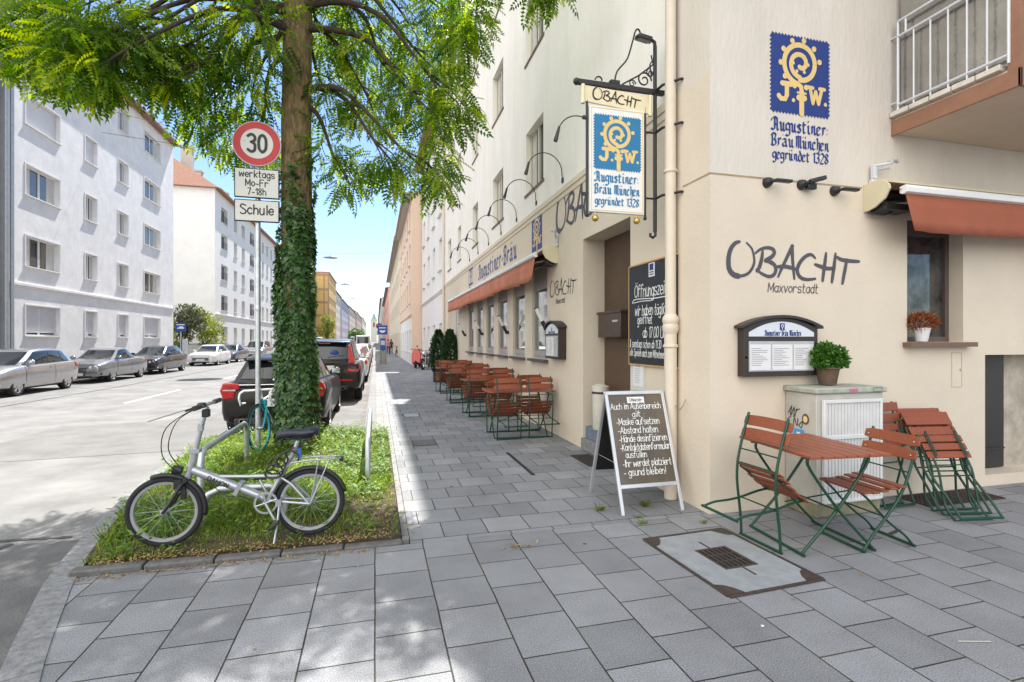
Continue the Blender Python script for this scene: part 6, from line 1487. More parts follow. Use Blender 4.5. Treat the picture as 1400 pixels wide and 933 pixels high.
mb = MB(); mb.tube(catmull([(X(.25), -.16, 1.04), (X(.06), -.14, .90), (X(.02), -.1, .70), (X(.10), -.05, .56), (X(.16), -.03, .5)], 6), .0035, 6); mb.tube(catmull([(X(.26), -.1, 1.04), (X(.12), -.12, .94), (X(.06), -.1, .74), (X(.13), -.05, .58)], 6), .0035, 6)
mb.tube(catmull([(X(.3), -.03, .47), (X(.42), -.04, .36), (X(.52), -.04, .35), (X(.66), -.03, .28)], 6), .0035, 6); mb.build('brake_cable', M_bblack, t)
mb = MB(); mb.tube([(X(.12), -.02, .565), (X(.06), -.02, .575)], [.03, .033], 12); mb.build('front_lamp', M_bblack, t)
mb = MB(); mb.tube([(X(.865), 0, .60), (X(.92), 0, .745)], .015, 10); mb.build('seat_post', M_bsilver, t)
mb = MB(); vs = []; prof = [(-.15, .025, .0), (-.12, .04, .012), (-.04, .045, .018), (.03, .065, .016), (.09, .1, .028), (.13, .105, .034), (.155, .07, .026)]
for x, w, dz in prof:
    for k in range(12): a = 2 * math.pi * k / 12; vs.append((X(.92) + x, w * math.cos(a), .79 + dz + (.03 if math.sin(a) > 0 else .035) * math.sin(a)))
mb.add(vs, [(i * 12 + k, i * 12 + (k + 1) % 12, (i + 1) * 12 + (k + 1) % 12, (i + 1) * 12 + k) for i in range(6) for k in range(12)] + [tuple(range(12)), tuple(range(72, 84))])
mb.tube([(X(.83), .02, .77), (X(.92), .02, .755), (X(1.03), .03, .775)], .005, 6); mb.tube([(X(.83), -.02, .77), (X(.92), -.02, .755), (X(1.03), -.03, .775)], .005, 6); mb.build('saddle', mat('saddle', (.02, .022, .035), .5, var=.1), t, 50)
mb = MB()
for s in (-.06, .06):
    mb.tube([(X(.80), s * .4, .50), (X(.88), s, .585), (X(1.0), s, .60), (X(1.2), s, .60), (X(1.24), s * .5, .60)], .006, 8)
    for xx in (1.08, 1.16): mb.tube([(X(xx), s, .60), (rx + .01, s * 1.1, hz)], .005, 6)
for xx in (.92, 1.0, 1.08, 1.16): mb.tube([(X(xx), -.06, .60), (X(xx), .06, .60)], .005, 6)
mb.build('luggage_rack', M_bsilver, t)
mb = MB()
def guard(cx, a0, a1):
    vs = []; n = 26
    for i in range(n + 1):
        a = a0 + (a1 - a0) * i / n
        for y, dr in ((-.032, -.012), (-.022, .004), (0, .01), (.022, .004), (.032, -.012)): vs.append((cx + (R_ + .014 + dr) * math.cos(a), y, hz + (R_ + .014 + dr) * math.sin(a)))
    return vs, [(i * 5 + k, i * 5 + k + 1, (i + 1) * 5 + k + 1, (i + 1) * 5 + k) for i in range(n) for k in range(4)]
for ga in ((rx, .25, 2.9), (fx, -.15, 1.9)):
    mb = MB(); mb.add(*guard(*ga)); g = mb.build('mudguard', M_bblack, t); g.modifiers.new('solid', 'SOLIDIFY').thickness = .003
mb = MB(); mb.box((X(1.245), 0, .585), (.03, .05, .035)); mb.build('rear_reflector', M_bblack, t)
mb = MB(); bb = (X(.70), -.055, .29)
mb.lathe([(.07, -.002), (.085, -.002), (.085, .002), (.07, .002), (.07, -.002)], 30, bb, 'y')
for k in range(4): a = k * 1.571 + .3; mb.tube([bb, (bb[0] + .078 * math.cos(a), bb[1], bb[2] + .078 * math.sin(a))], .006, 6)
mb.build('chainring', M_bsilver, t)
mb = MB(); mb.tube([(X(.70), -.07, .29), (X(.775), -.08, .145)], .010, 8); mb.tube([(X(.70), .07, .29), (X(.625), .08, .435)], .010, 8); mb.build('crank', M_bsilver, t)
mb = MB(); mb.box((X(.775), -.13, .14), (.09, .08, .022), (0, R(-35), 0)); mb.build('pedal', M_bblack, t, bevel=.005)
mb = MB(); mb.box((X(.625), .13, .44), (.09, .08, .022)); mb.build('pedal', M_bblack, t, bevel=.005)
mb = MB(); mb.tube([(X(.795), -.05, .28), (X(.79), -.09, .15), (X(.775), -.14, .005)], .008, 8); mb.box((X(.79), -.055, .285), (.04, .03, .05)); mb.build('kickstand', M_bsilver, t)
mb = MB()
q = [(X(.74) + .06 * math.cos(a) + .003 * a, -.05 + .02 * math.sin(a * .5), .48 + .007 * a + .045 * math.sin(a)) for a in np.linspace(0, 19, 70)]
mb.tube(q + [(X(.84), -.05, .66), (X(.9), -.03, .7)], .007, 6); mb.tube(catmull([(X(.80), -.05, .56), (X(.78), -.06, .62), (X(.86), -.05, .68), (X(.93), -.04, .64), (X(.92), -.03, .58)], 6), .008, 6); lk = mb.build('spiral_lock', M_bblack, t)
mb = MB(); mb.box((X(.935), -.03, .655), (.03, .03, .07)); mb.build('lock_sleeve', mat('lock_blue', (.02, .1, .35), .4), lk)

t = thing('racing_bicycle', 'white racing bicycle with turquoise fork leaning on the sign pole beside the ivy trunk', 'bicycle', (-1.50, 8.1, .045), R(70))
W2_ = .335; M_bw = mat('bike_white', (.72, .72, .70), .4, var=.06); M_tq = mat('turquoise', (.02, .33, .42), .4, var=.05)
wheel(t, (-.5, 0, W2_), W2_, .013, M_tq, M_tyre, 24, rimd=.03); wheel(t, (.5, 0, W2_), W2_, .013, M_bw, M_tyre, 24, rimd=.03)
mb = MB(); mb.tube([(-.36, 0, .70), (.12, 0, .78)], .016, 10); mb.tube([(-.34, 0, .62), (.0, 0, .28)], .018, 10); mb.tube([(.0, 0, .28), (.15, 0, .88)], .016, 10); mb.tube([(-.375, 0, .74), (-.335, 0, .60)], .02, 10)
for s in (-.04, .04): mb.tube([(.12, 0, .74), (.3, s, .54), (.5, s, W2_)], .009, 8); mb.tube([(0, s, .28), (.5, s, W2_)], .009, 8)
mb.build('frame', M_bw, t, 50)
mb = MB(); mb.tube([(-.39, 0, .72), (-.345, 0, .62)], .022, 10)
for s in (-.05, .05): mb.tube([(-.35, s * .3, .63), (-.36, s, .58), (-.44, s, .42), (-.5, s, W2_)], [.016, .014, .012, .009], 8)
mb.build('fork', M_tq, t)
mb = MB(); mb.tube([(-.36, 0, .72), (-.38, 0, .83), (-.43, 0, .85)], .014, 8)
for s in (-1, 1): mb.tube(catmull([(-.43, 0, .85), (-.43, s * .16, .85), (-.45, s * .2, .85), (-.54, s * .21, .82), (-.57, s * .21, .75), (-.53, s * .21, .69), (-.42, s * .21, .68)], 5), .014, 8); mb.tube([(-.55, s * .2, .83), (-.59, s * .2, .76), (-.57, s * .2, .66)], .008, 6)
mb.build('handlebar', M_bw, t)
mb = MB(); mb.tube([(.15, 0, .88), (.16, 0, .94)], .012, 8); mb.ball((.17, 0, .955), .08, 12, (1.6, .7, .3)); mb.build('saddle', M_bw, t)
mb = MB(); mb.lathe([(.07, -.003), (.09, -.003), (.09, .003), (.07, .003), (.07, -.003)], 24, (0, -.05, .28), 'y'); mb.tube([(0, -.06, .28), (.1, -.07, .14)], .008, 6); mb.tube([(0, .06, .28), (-.1, .07, .42)], .008, 6); mb.build('crank', M_steel, t)
mb = MB(); mb.box((-.33, -.02, .66), (.06, .05, .1), (0, .3, 0)); mb.build('frame_bag', M_tq, t, bevel=.015)
t.rotation_euler = (R(-4), 0, R(76)); t.location = (-1.40, 8.1, .045)

# ================================================================== beer garden furniture
M_green = mat('green_enamel', (.006, .052, .027), .38, var=.15)
M_slat = mat('slat_wood', (.255, .072, .035), .5, var=.42, vs=6, stretch=(3, 30, 30), bump=.12, bs=30, spec=.35)
M_slat_y = mat('slat_wood_along', (.29, .082, .038), .42, var=.42, vs=6, stretch=(30, 2, 30), bump=.12, bs=30, spec=.45)
POST = catmull([(-.30, .86), (-.245, .68), (-.18, .50), (-.10, .365), (0, .25), (.10, .14), (.165, .06), (.2, .014)], 3)
REAR = catmull([(.205, .445), (.12, .375), (0, .25), (-.1, .165), (-.19, .10), (-.245, .045), (-.27, .014)], 3)
def chair_parts(root, folded=False):
    def rod(name, pts, r=.0095): 
        mb = MB(); mb.tube(pts, r, 8); return mb.build(name, M_green, root, 60)
    for s in (-.195, .195): rod('leg', [(x, s, z) for x, z in POST], .0105)
    for s in (-.17, .17): rod('leg', [(x, s, z) for x, z in REAR])
    rod('floor_bar', [(.2, -.21, .014), (.2, .21, .014)], .011); rod('floor_bar', [(-.27, -.19, .014), (-.27, .19, .014)], .011)
    rod('stretcher', [(-.165, -.195, .475), (-.165, .195, .475)], .007); rod('stretcher', [(-.21, -.195, .575), (-.21, .195, .575)], .006); rod('stretcher', [(0, -.195, .25), (0, .195, .25)], .006)
    mb = MB()
    for i in range(5):
        x = -.135 + i * .078; z = .452 + .010 * math.cos(i * 1.1) - .004 * i
        mb.box((x, 0, z + .012), (.064, .43, .016), (0, R(-3 + 2 * i), 0))
    st_ = mb.build('seat', M_slat, root, 0, bevel=.005)
    mb = MB()
    for s in (-.155, .155): mb.tube([(-.165, s, .448), (.03, s, .446), (.205, s, .436)], .007, 6)
    mb.build('seat_rail', M_green, st_)
    mb = MB(); d = Vector((-.055, 0, .18)).normalized(); ang = math.atan2(.055, .18)
    for k in (.805, .705):
        x = np.interp(k, [.68, .86], [-.245, -.30]) + .013
        n = 8; vs = []
        for i in range(n + 1):
            y = -.235 + .47 * i / n; c = -.018 * (1 - (2 * i / n - 1) ** 2)
            hh = .042 * (1 if 0 < i < n else .72)
            for (dx, dz) in ((0, -hh), (.014, -hh), (.014, hh), (0, hh)): vs.append((x + c + dx * math.cos(ang) - dz * math.sin(ang), y, k + dz * math.cos(ang) + dx * math.sin(ang)))
        mb.add(vs, [(i * 4 + a, i * 4 + (a + 1) % 4, (i + 1) * 4 + (a + 1) % 4, (i + 1) * 4 + a) for i in range(n) for a in range(4)] + [(0, 1, 2, 3), (n * 4, n * 4 + 3, n * 4 + 2, n * 4 + 1)])
    bk = mb.build('backrest', M_slat, root, 30, bevel=.004)
    mb = MB()
    for k in (.805, .705):
        for s in (-.195, .195): mb.ball((np.interp(k, [.68, .86], [-.245, -.30]) + .03, s, k), .006, 8)
    mb.build('bolt', M_steel, bk)
def chair_pose(foot, heading, tip):
    """transform that puts the front feet at `foot`, faces `heading` and tips the chair forward by `tip` about its feet"""
    M = Matrix.Translation(Vector((*foot, 0))) @ Matrix.Rotation(heading, 4, 'Z') @ Matrix.Translation((0, 0, .0)) @ Matrix.Rotation(tip, 4, 'Y') @ Matrix.Translation((-.2, 0, 0))
    return M
def put(o, M): o.location = M.to_translation(); o.rotation_euler = M.to_euler()
GC, GT = 'folding slat chairs of the beer garden', 'terrace tables along the facade'
ch0 = thing('folding_chair', 'brown slat folding chair standing open at the foreground table, its back to the stacked chairs', 'folding chair', (0, 0, 0), 0, GC)
chair_parts(ch0)
# open chair on the far end of the foreground table, facing it
put(ch0, chair_pose((3.50, 3.16), R(176), 0))
c = dup(ch0, (0, 0, 0), 0, 'brown slat folding chair tipped forward onto the foreground table, its rear feet in the air'); put(c, chair_pose((2.86, 3.30), R(3), R(35)))
# foreground table
def table(lb, loc, rz, L, W, h, m, name='slat_table', group=None, leg_in=.13):
    t = thing(name, lb, 'table', loc, rz, group)
    mb = MB(); n = 7; g = .008; w = (W - g * (n - 1)) / n
    for i in range(n):
        x = -W / 2 + w / 2 + i * (w + g); mb.box((x, 0, h - .011), (w, L * (1 if 0 < i < n - 1 else .985), .022))
    tp = mb.build('tabletop', m, t, 0, bevel=.005)
    mb = MB()
    for y in (-L / 2 + leg_in, L / 2 - leg_in): mb.box((0, y, h - .032), (W * .9, .03, .018))
    mb.build('batten', M_green, tp)
    for y in (-L / 2 + leg_in, L / 2 - leg_in):
        for s in (-1, 1):
            a = W * .40 * s; mb = MB(); yy = y + .012 * s
            mb.tube(catmull([(a, yy, h - .04), (a * .93, yy, h - .12), (0, yy, h * .42), (-a * 1.12, yy, .014)], 4), .011, 8); mb.build('leg', M_green, t, 60)
    for s in (-1, 1):
        mb = MB(); mb.tube([(W * .45 * s, -L / 2 + leg_in - .02, .014), (W * .45 * s, L / 2 - leg_in + .02, .014)], .011, 8); mb.build('floor_bar', M_green, t, 60)
    mb = MB(); mb.tube([(0, -L / 2 + leg_in, h * .42), (0, L / 2 - leg_in, h * .42)], .007, 6); mb.tube([(W * .2, -L / 2 + leg_in, h * .62), (-W * .1, L / 2 - leg_in - .1, h * .32)], .006, 6); mb.build('stretcher', M_green, t)
    return t
table('brown slat table with crossed green legs in front of the grey cabinet', (3.32, 3.29, 0), R(-5), .84, .66, .755, M_slat_y)
# terrace tables and their tipped chairs
nth = ['first', 'second', 'third', 'fourth']
tt0 = None
for i in range(4):
    yc = 8.2 + 2.45 * i; rz = R(90 - 3 + (i % 2) * 3)
    lb = nth[i] + ' terrace table from the doorway, brown slats, its narrow end to the facade'
    if tt0 is None: tt0 = table(lb, (2.30, yc, 0), rz, 1.14, .64, .76, M_slat_y, 'slat_table', GT)
    else: dup(tt0, (2.30 + .03 * (i % 2), yc, 0), rz, lb)
    for near in (1, 0):
        for k, xx in enumerate((2.03, 2.58)):
            jx, jy, ja = random.uniform(-.03, .03), random.uniform(-.03, .03), random.uniform(-3, 3)
            fy_ = yc - .36 + jy if near else yc + .36 + jy
            c = dup(ch0, (0, 0, 0), 0, 'tipped slat chair on the %s side of the %s terrace table, %s' % ('near' if near else 'far', nth[i], 'beside the facade' if k else 'at its street end'))
            put(c, chair_pose((xx + jx, fy_), R((90 if near else -90) + ja), R(34 + random.uniform(-2, 2))))
# folded chairs leaning on the wall
def folded_parts(root):
    def rod(name, pts, r=.0095): 
        mb = MB(); mb.tube(pts, r, 8); return mb.build(name, M_green, root, 60)
    # local: z along the folded chair, x its thickness
    for s in (-.195, .195): rod('leg', [(x, s, z) for x, z in catmull([(0, .98), (.0, .80), (.015, .60), (-.02, .42), (.03, .2), (.06, .01)], 3)], .0105)
    for s in (-.165, .165): rod('leg', [(x, s, z) for x, z in catmull([(.05, .62), (.045, .45), (.0, .32), (-.06, .15), (-.03, .01)], 3)])
    rod('floor_bar', [(.06, -.2, .012), (.06, .2, .012)], .011); rod('floor_bar', [(-.03, -.18, .012), (-.03, .18, .012)], .011); rod('stretcher', [(0, -.19, .40), (0, .19, .40)], .007); rod('stretcher', [(0, -.19, .5), (0, .19, .5)], .006)
    mb = MB()
    for k in range(2): mb.box((.02, 0, .93 - k * .105), (.016, .47, .085))
    mb.build('backrest', M_slat, root, 0, bevel=.006)
    mb = MB()
    for k in range(3): mb.box((.055, 0, .735 - k * .078), (.016, .43, .064))
    mb.build('seat', M_slat, root, 0, bevel=.006)
    mb = MB()
    for s in (-.15, .15): mb.tube([(.068, s, .78), (.07, s, .54)], .006, 6); mb.tube([(.068, s, .78), (.09, s, .80), (.09, s, .56)], .006, 6)
    mb.build('seat_rail', M_green, root)
f0 = thing('folding_chair', 'front folded slat chair of the stack leaning on the wall below the window', 'folding chair', (0, 0, 0), 0, GC); folded_parts(f0)
def lean(o, foot, heading, a):
    M = Matrix.Translation(Vector((*foot, .005))) @ Matrix.Rotation(heading, 4, 'Z') @ Matrix.Rotation(a, 4, 'Y'); put(o, M)
lean(f0, (5.04, 3.22), R(-100), R(-32))
c = dup(f0, (0, 0, 0), 0, 'middle folded slat chair of the stack leaning on the wall below the window'); lean(c, (5.10, 3.35), R(-102), R(-28))
c = dup(f0, (0, 0, 0), 0, 'rear folded slat chair of the stack, closest to the wall below the window'); lean(c, (5.13, 3.47), R(-99), R(-24))
c = dup(f0, (0, 0, 0), 0, 'dark red folded slat chair upright between the grey cabinet and the folded stack'); lean(c, (4.74, 3.72), R(-86), R(-9))
# sandwich board
t = thing('sandwich_board', 'aluminium framed sandwich board with white handwritten rules standing by the doorway', 'sandwich board', (2.45, 4.52, 0), R(-1))
def panel(sg):
    """one leaning half; local frame: x across, v up along the panel"""
    a = math.atan2(.37, 1.08); Ln = math.hypot(.37, 1.08)
    o = Vector((0, -sg * .375, 0)); v = Vector((0, sg * .375, 1.075)).normalized(); u = Vector((1, 0, 0)); n = v.cross(u) * sg; n = Vector((0, -sg * v.z, v.y * sg * 1)); n = Vector((0, -v.z * sg, abs(v.y)))
    return Plane(o, u, v, n), Ln
for sg in (1, -1):
    P, Ln = panel(sg)
    mb = MB()
    for x in (-.315, .285): mb.prism([(x, 0), (x + .03, 0), (x + .03, Ln), (x, Ln)], lambda a, b, d: P(a, b, d), -.012, .012)
    for b in (.23, Ln - .035): mb.prism([(-.285, b), (.285, b), (.285, b + .035), (-.285, b + .035)], lambda a, b_, d: P(a, b_, d), -.011, .013)
    mb.build('frame', M_alu, t, 0, bevel=.003)
    mb = MB(); mb.prism([(-.285, .265), (.285, .265), (.285, Ln - .035), (-.285, Ln - .035)], lambda a, b, d: P(a, b, d), -.004, .004)
    bd_ = mb.build('writing_panel' if sg > 0 else 'rear_panel', mat('board_taupe', (.115, .095, .07), .22, var=.3, vs=2.5) if sg > 0 else mat('board_black', (.012, .012, .012), .5), t, 0)
    if sg > 0:
        pen = Pen(P, .0065); hx = Ln - .035
        for txt, x, y, s, wd in (('Auch im Außenbereich', -.275, .735, .07, .52), ('gilt :', -.06, .655, .066, .12), ('-Maske aufsetzen', -.235, .575, .075, .44), ('-Abstand halten', -.235, .49, .075, .41), ('-Hände desinfizieren', -.235, .405, .075, .49), ('-Kontaktdatenformular', -.235, .32, .075, .51), ('ausfüllen', -.19, .25, .07, .21), ('-Ihr werdet platziert', -.235, .165, .075, .49), ('- gsund bleiben!', -.235, .08, .075, .42)):
            tst = Pen(P).text(txt, 0, 0, s * .84, .12, .13); k = wd / tst
            pen.text(txt, x, .265 + y * .95, s * .84, .09, .14 * k, k, slant=.05, jit=.025)
        o = pen.mb.build('chalk_writing', M_chalk, t, 0); o.parent = bd_
        mb = MB(); mb.prism([(-.09, hx - .085), (.09, hx - .085), (.09, hx - .025), (-.09, hx - .025)], lambda a, b, d: P(a, b, d), .005, .0075); lc = mb.build('name_card', M_paper, t, 0); lc.parent = bd_
        k = .14 / 612; pen = Pen(P, .009)
        for st_ in OB: pen.stroke([(-.07 + (x - 115) * k, hx - .072 + (262 - y) * k) for x, y in st_], .005)
        o = pen.mb.build('card_lettering', M_ink, t, 0); o.parent = lc
mb = MB()
for x in (-.3, .3): mb.tube([(x - .02, -.02, 1.07), (x + .02, .02, 1.07)], .012, 8)
mb.build('hinge', M_alu, t)
mb = MB(); 
for x in (-.27, .27): mb.tube([(x, -.24, .42), (x, .24, .42)], .003, 6)
mb.build('stay', M_steel, t)

# ================================================================== ground fittings
M_iron = mat('cast_iron', (.075, .055, .045), .7, metal=.3, var=.3, vs=30, bump=.4, bs=80)
t = thing('manhole_cover', 'square concrete manhole cover with iron corners and slotted grate in the paving', 'manhole cover', (2.44, 3.15, .002))
t.rotation_euler = (0, 0, R(3)); t.scale = (.9, .97, 1)
M_conc = mat('concrete_blue', (.30, .315, .325), .85, var=.16, vs=7, bump=.5, bs=140)
mb = MB(); a = .40; c_ = .11; b = .37
mb.prism([(-a + c_, -a), (a - c_, -a), (a, -a + c_), (a, a - c_), (a - c_, a), (-a + c_, a), (-a, a - c_), (-a, -a + c_)], lambda x, y, d: (x, y * 1.18, d), .0, .006); mb.build('concrete_fill', M_conc, t, 0)
mb = MB()
for s in (-1, 1):
    mb.box2((-.42, s * .49 - .012, -.0), (.42, s * .49 + .012, .008)); mb.box2((s * .42 - .012, -.478, 0), (s * .42 + .012, .478, .008))
    for q in (-1, 1):
        mb.prism([(s * .405, q * .474), (s * (.405 - .13), q * .474), (s * (.405 - .10), q * .41), (s * .35, q * .355), (s * .405, q * .33)], lambda x, y, d: (x, y, d), 0, .009)
mb.build('iron_frame', M_iron, t, 0)
mb = MB(); mb.box2((-.155, -.175, .0), (.155, .175, .0085)); mb.box2((-.012, .176, .0), (.012, .30, .0082)); mb.box2((-.012, -.30, 0), (.012, -.176, .0082)); gr = mb.build('grate', M_iron, t, bevel=.004)
mb = MB()
for i in range(6):
    for j in range(3): mb.box2((-.135 + i * .046, -.15 + j * .105, .0065), (-.112 + i * .046, -.062 + j * .105, .0098))
mb.build('slot', mat('slot_black', (.006, .006, .006), .9, var=0), gr, 0)
def grate(lb, loc, rz, w, l, n, name='drain_grate'):
    t = thing(name, lb, 'drain', loc, rz)
    mb = MB(); mb.box2((-w / 2, -l / 2, 0), (w / 2, l / 2, .003)); mb.build('pit', MATS['slot_black'], t, 0)
    mb = MB()
    for i in range(n + 1): x = -w / 2 + w * i / n; mb.box2((x - .006, -l / 2, .003), (x + .006, l / 2, .009))
    for i in range(9): y = -l / 2 + l * i / 8; mb.box2((-w / 2, y - .005, .0031), (w / 2, y + .005, .0075))
    mb.build('bars', M_iron, t, 0); return t
grate('dark iron light-well grate at the wall foot behind the folded chairs', (5.55, 3.78, .002), 0, 1.0, .32, 20)
grate('dark foot grate in the pavement before the doorstep', (2.70, 6.2, .002), 0, .26, .62, 9, 'foot_grate')
def lid(lb, loc, w, l, m, rz=0):
    t = thing('service_cover', lb, 'service cover', loc, rz)
    mb = MB(); mb.box2((-w / 2, -l / 2, 0), (w / 2, l / 2, .004)); mb.build('frame', M_iron, t, 0)
    mb = MB(); mb.box2((-w / 2 + .02, -l / 2 + .02, .004), (w / 2 - .02, l / 2 - .02, .007))
    for i in range(4):
        for j in range(4): mb.box((-w * .33 + i * w * .22, -l * .33 + j * l * .22, .0085), (w * .12, l * .12, .003))
    mb.build('plate', m, t, 0)
lid('speckled service cover in the pavement near the planting bed', (.72, 7.9, .002), .36, .42, mat('lid_grey', (.13, .13, .13), .8, var=.5, vs=60))
lid('pale service cover in the sidewalk beyond the speckled one', (.72, 10.9, .002), .34, .5, mat('lid_pale', (.36, .38, .42), .6, var=.2))
t = thing('pavement_slot', 'narrow dark drain slot running along the pavement in front of the terrace', 'drain', (1.78, 6.3, .002)); mb = MB(); mb.box2((-.022, -.62, 0), (.022, .62, .004)); mb.build('slot_cover', mat('slot_blue', (.045, .05, .06), .5, metal=.4), t, 0)
t = thing('paving_clip', 'small dark iron strip set in the paving right of the table', 'paving strip', (4.12, 3.22, .002), R(18)); mb = MB(); mb.box2((-.09, -.014, 0), (.09, .014, .005)); mb.build('strip', M_iron, t, 0)
t = thing('litter_stick', 'thin white stick lying on the foreground paving', 'stick', (3.01, 1.935, .006), R(-16)); mb = MB(); mb.tube([(-.085, 0, 0), (.085, 0, 0)], .0026, 8); mb.build('shaft', mat('stick', (.5, .46, .4), .8), t)
t = thing('litter_paper', 'crumpled pale scrap lying on the foreground paving joint', 'litter', (2.05, 2.34, .004), .4); mb = MB(); mb.ball((0, 0, .003), .010, 8, (1.3, .9, .35)); mb.build('scrap', M_paper, t)

# ================================================================== down the street
t = thing('parking_meter', 'blue parking meter with a blue round topped sign on the near kerb', 'parking meter', (.42, 35.2, 0))
mb = MB(); mb.tube([(0, 0, 0), (0, 0, 2.6)], .035, 8); mb.build('pole', M_steel, t)
mb = MB(); mb.box2((-.33, -.045, 2.0), (.33, -.02, 2.62)); mb.build('sign_panel', mat('parking_blue', (.01, .07, .32), .4), t, bevel=.02)
pen = Pen(Plane((.42, 35.2 - .045, 0), (1, 0, 0), (0, 0, 1), (0, -1, 0)), .004); pen.stroke([(-.2, 2.45), (.2, 2.45)], .06); pen.poly([(.2 * math.cos(a), 2.28 + .16 * math.sin(a)) for a in np.linspace(math.pi, 2 * math.pi, 14)]); pen.build('symbol', M_paper, t)
mb = MB(); mb.box2((-.14, -.14, .95), (.2, .12, 1.75)); mb.build('machine', MATS['parking_blue'], t, bevel=.03)
mb = MB(); mb.box2((-.1, -.155, 1.3), (.15, -.14, 1.6)); mb.build('display', M_steel, t, 0)
mb = MB(); mb.tube([(.12, 0, 0), (.12, 0, 1.0)], [.16, .11], 12); mb.tube([(-.12, .1, 0), (-.1, .1, 1.0)], .05, 10); mb.build('pedestal', mat('pedestal', (.3, .28, .22), .7), t)
t = thing('parking_sign', 'small blue parking sign with white car symbol before the shrubs across the street', 'traffic sign', (-12.75, 39, 0))
mb = MB(); mb.tube([(0, 0, 0), (0, 0, 2.8)], .035, 8); mb.build('pole', M_steel, t)
mb = MB(); mb.box2((-.32, -.05, 2.2), (.32, -.03, 2.8)); mb.build('sign_panel', MATS['parking_blue'], t, bevel=.02)
pen = Pen(Plane((-12.75, 39 - .05, 0), (1, 0, 0), (0, 0, 1), (0, -1, 0)), .004); pen.stroke([(-.22, 2.67), (.22, 2.67)], .06); pen.poly([(-.2, 2.4), (.2, 2.4), (.22, 2.48), (.1, 2.56), (-.05, 2.56), (-.12, 2.48), (-.2, 2.46)]); pen.build('symbol', M_paper, t)
mb = MB(); mb.box2((.1, -.1, .9), (.4, .1, 1.7)); mb.build('meter_box', M_steel, t, bevel=.03)
mb = MB(); mb.tube([(.25, 0, 0), (.25, 0, .9)], .07, 10); mb.build('pedestal', M_steel, t)
t = thing('garden_fence', 'dark metal garden fence before the shrubs between the white houses', 'fence', (-14.4, 43.4, 0))
mb = MB()
for k in range(40): mb.tube([(0, k * .245, 0), (0, k * .245, 1.4)], .016, 5)
for z in (.25, 1.3): mb.tube([(0, 0, z), (0, 9.6, z)], .022, 6)
mb.build('railing', mat('fence_dark', (.05, .06, .06), .5), t)
t = thing('no_stopping_sign', 'tiny red rimmed round sign far along the near kerb', 'traffic sign', (.35, 58, 0))
mb = MB(); mb.tube([(0, 0, 0), (0, 0, 3.4)], .04, 8); mb.build('pole', M_steel, t)
mb = MB(); mb.lathe([(.36, 0), (.36, .03)], 24, (0, -.05, 3.2), 'y'); mb.build('red_rim', M_signred, t)
mb = MB(); mb.lathe([(.25, 0), (.25, .03)], 24, (0, -.085, 3.2), 'y'); mb.build('sign_face', MATS['parking_blue'], t)
mb = MB(); mb.box2((-.3, -.05, 2.2), (.3, -.02, 2.75)); mb.build('lower_plate', M_signface, t)

# motorcycle seen from the front
t = thing('motorcycle', 'black and chrome motorcycle parked by the facade beyond the potted conifers', 'motorcycle', (2.72, 28.6, 0), R(-22))
for y in (-.68, .68):
    mb = MB(); mb.tube([(0, y + .255 * math.cos(a), .31 + .255 * math.sin(a)) for a in np.linspace(0, 6.283, 26, endpoint=False)], .06, 8, closed=True); w = mb.build('wheel', M_tyre, t, 60)
    mb = MB(); mb.lathe([(.19, -.03), (.2, -.03), (.2, .03), (.19, .03), (.19, -.03)], 22, (0, y, .31), 'x'); mb.lathe([(.04, -.06), (.04, .06)], 10, (0, y, .31), 'x')
    for k in range(6): a = k * 1.047; mb.tube([(0, y, .31), (0, y + .195 * math.cos(a), .31 + .195 * math.sin(a))], .01, 5)
    mb.build('rim', M_chrome, w)
mb = MB()
for s in (-.11, .11): mb.tube([(s, -.68, .31), (s, -.42, .98)], .028, 8)
mb.build('fork', M_chrome, t)
mb = MB(); mb.tube([(-.38, -.28, 1.06), (-.12, -.4, 1.03), (.12, -.4, 1.03), (.38, -.28, 1.06)], .018, 8); mb.build('handlebar', M_blackp, t)
mb = MB(); mb.ball((0, -.54, .88), .12, 14, (1, .8, 1)); mb.build('headlight', M_chrome, t)
mb = MB(); mb.ball((0, -.12, .80), .22, 14, (.75, 1.5, .75)); mb.build('fuel_tank', mat('tank', (.02, .02, .025), .2, coat=1), t)
mb = MB(); mb.box2((-.13, .1, .70), (.13, .75, .80)); mb.build('seat', M_blackp, t, bevel=.04)
mb = MB(); mb.box2((-.2, -.3, .28), (.2, .2, .62)); mb.tube([(.18, .0, .4), (.2, .3, .33), (.22, .8, .42)], .045, 8); mb.build('engine', mat('engine', (.25, .25, .26), .4, metal=.7), t, bevel=.03)
mb = MB(); mb.box2((-.07, -.95, .55), (.07, -.55, .62)); mb.build('mudguard', M_blackp, t, bevel=.02)
mb = MB()
for s in (-1, 1): mb.tube([(s * .3, -.34, 1.06), (s * .4, -.36, 1.25)], .008, 5); mb.ball((s * .42, -.36, 1.28), .06, 8, (1, .3, .7))
mb.build('mirror', M_blackp, t)
t = thing('covered_scooter', 'scooter with a bright red front shield parked behind the motorcycle', 'scooter', (2.32, 30.0, 0), R(-15))
mb = MB(); mb.prism([(-.24, .3), (.24, .3), (.28, .7), (.2, 1.05), (.1, 1.12), (-.1, 1.12), (-.2, 1.05), (-.28, .7)], lambda x, z, d: (x, -.4 + d + .22 * (z - .3), z), 0, .12); mb.build('front_shield', mat('shield_red', (.55, .02, .015), .3, coat=.5), t, bevel=.04)
mb = MB(); mb.box2((-.2, .1, .35), (.2, .95, .78)); mb.build('body', MATS['shield_red'], t, bevel=.1)
mb = MB(); mb.box2((-.16, .15, .78), (.16, .9, .88)); mb.build('seat', M_blackp, t, bevel=.04)
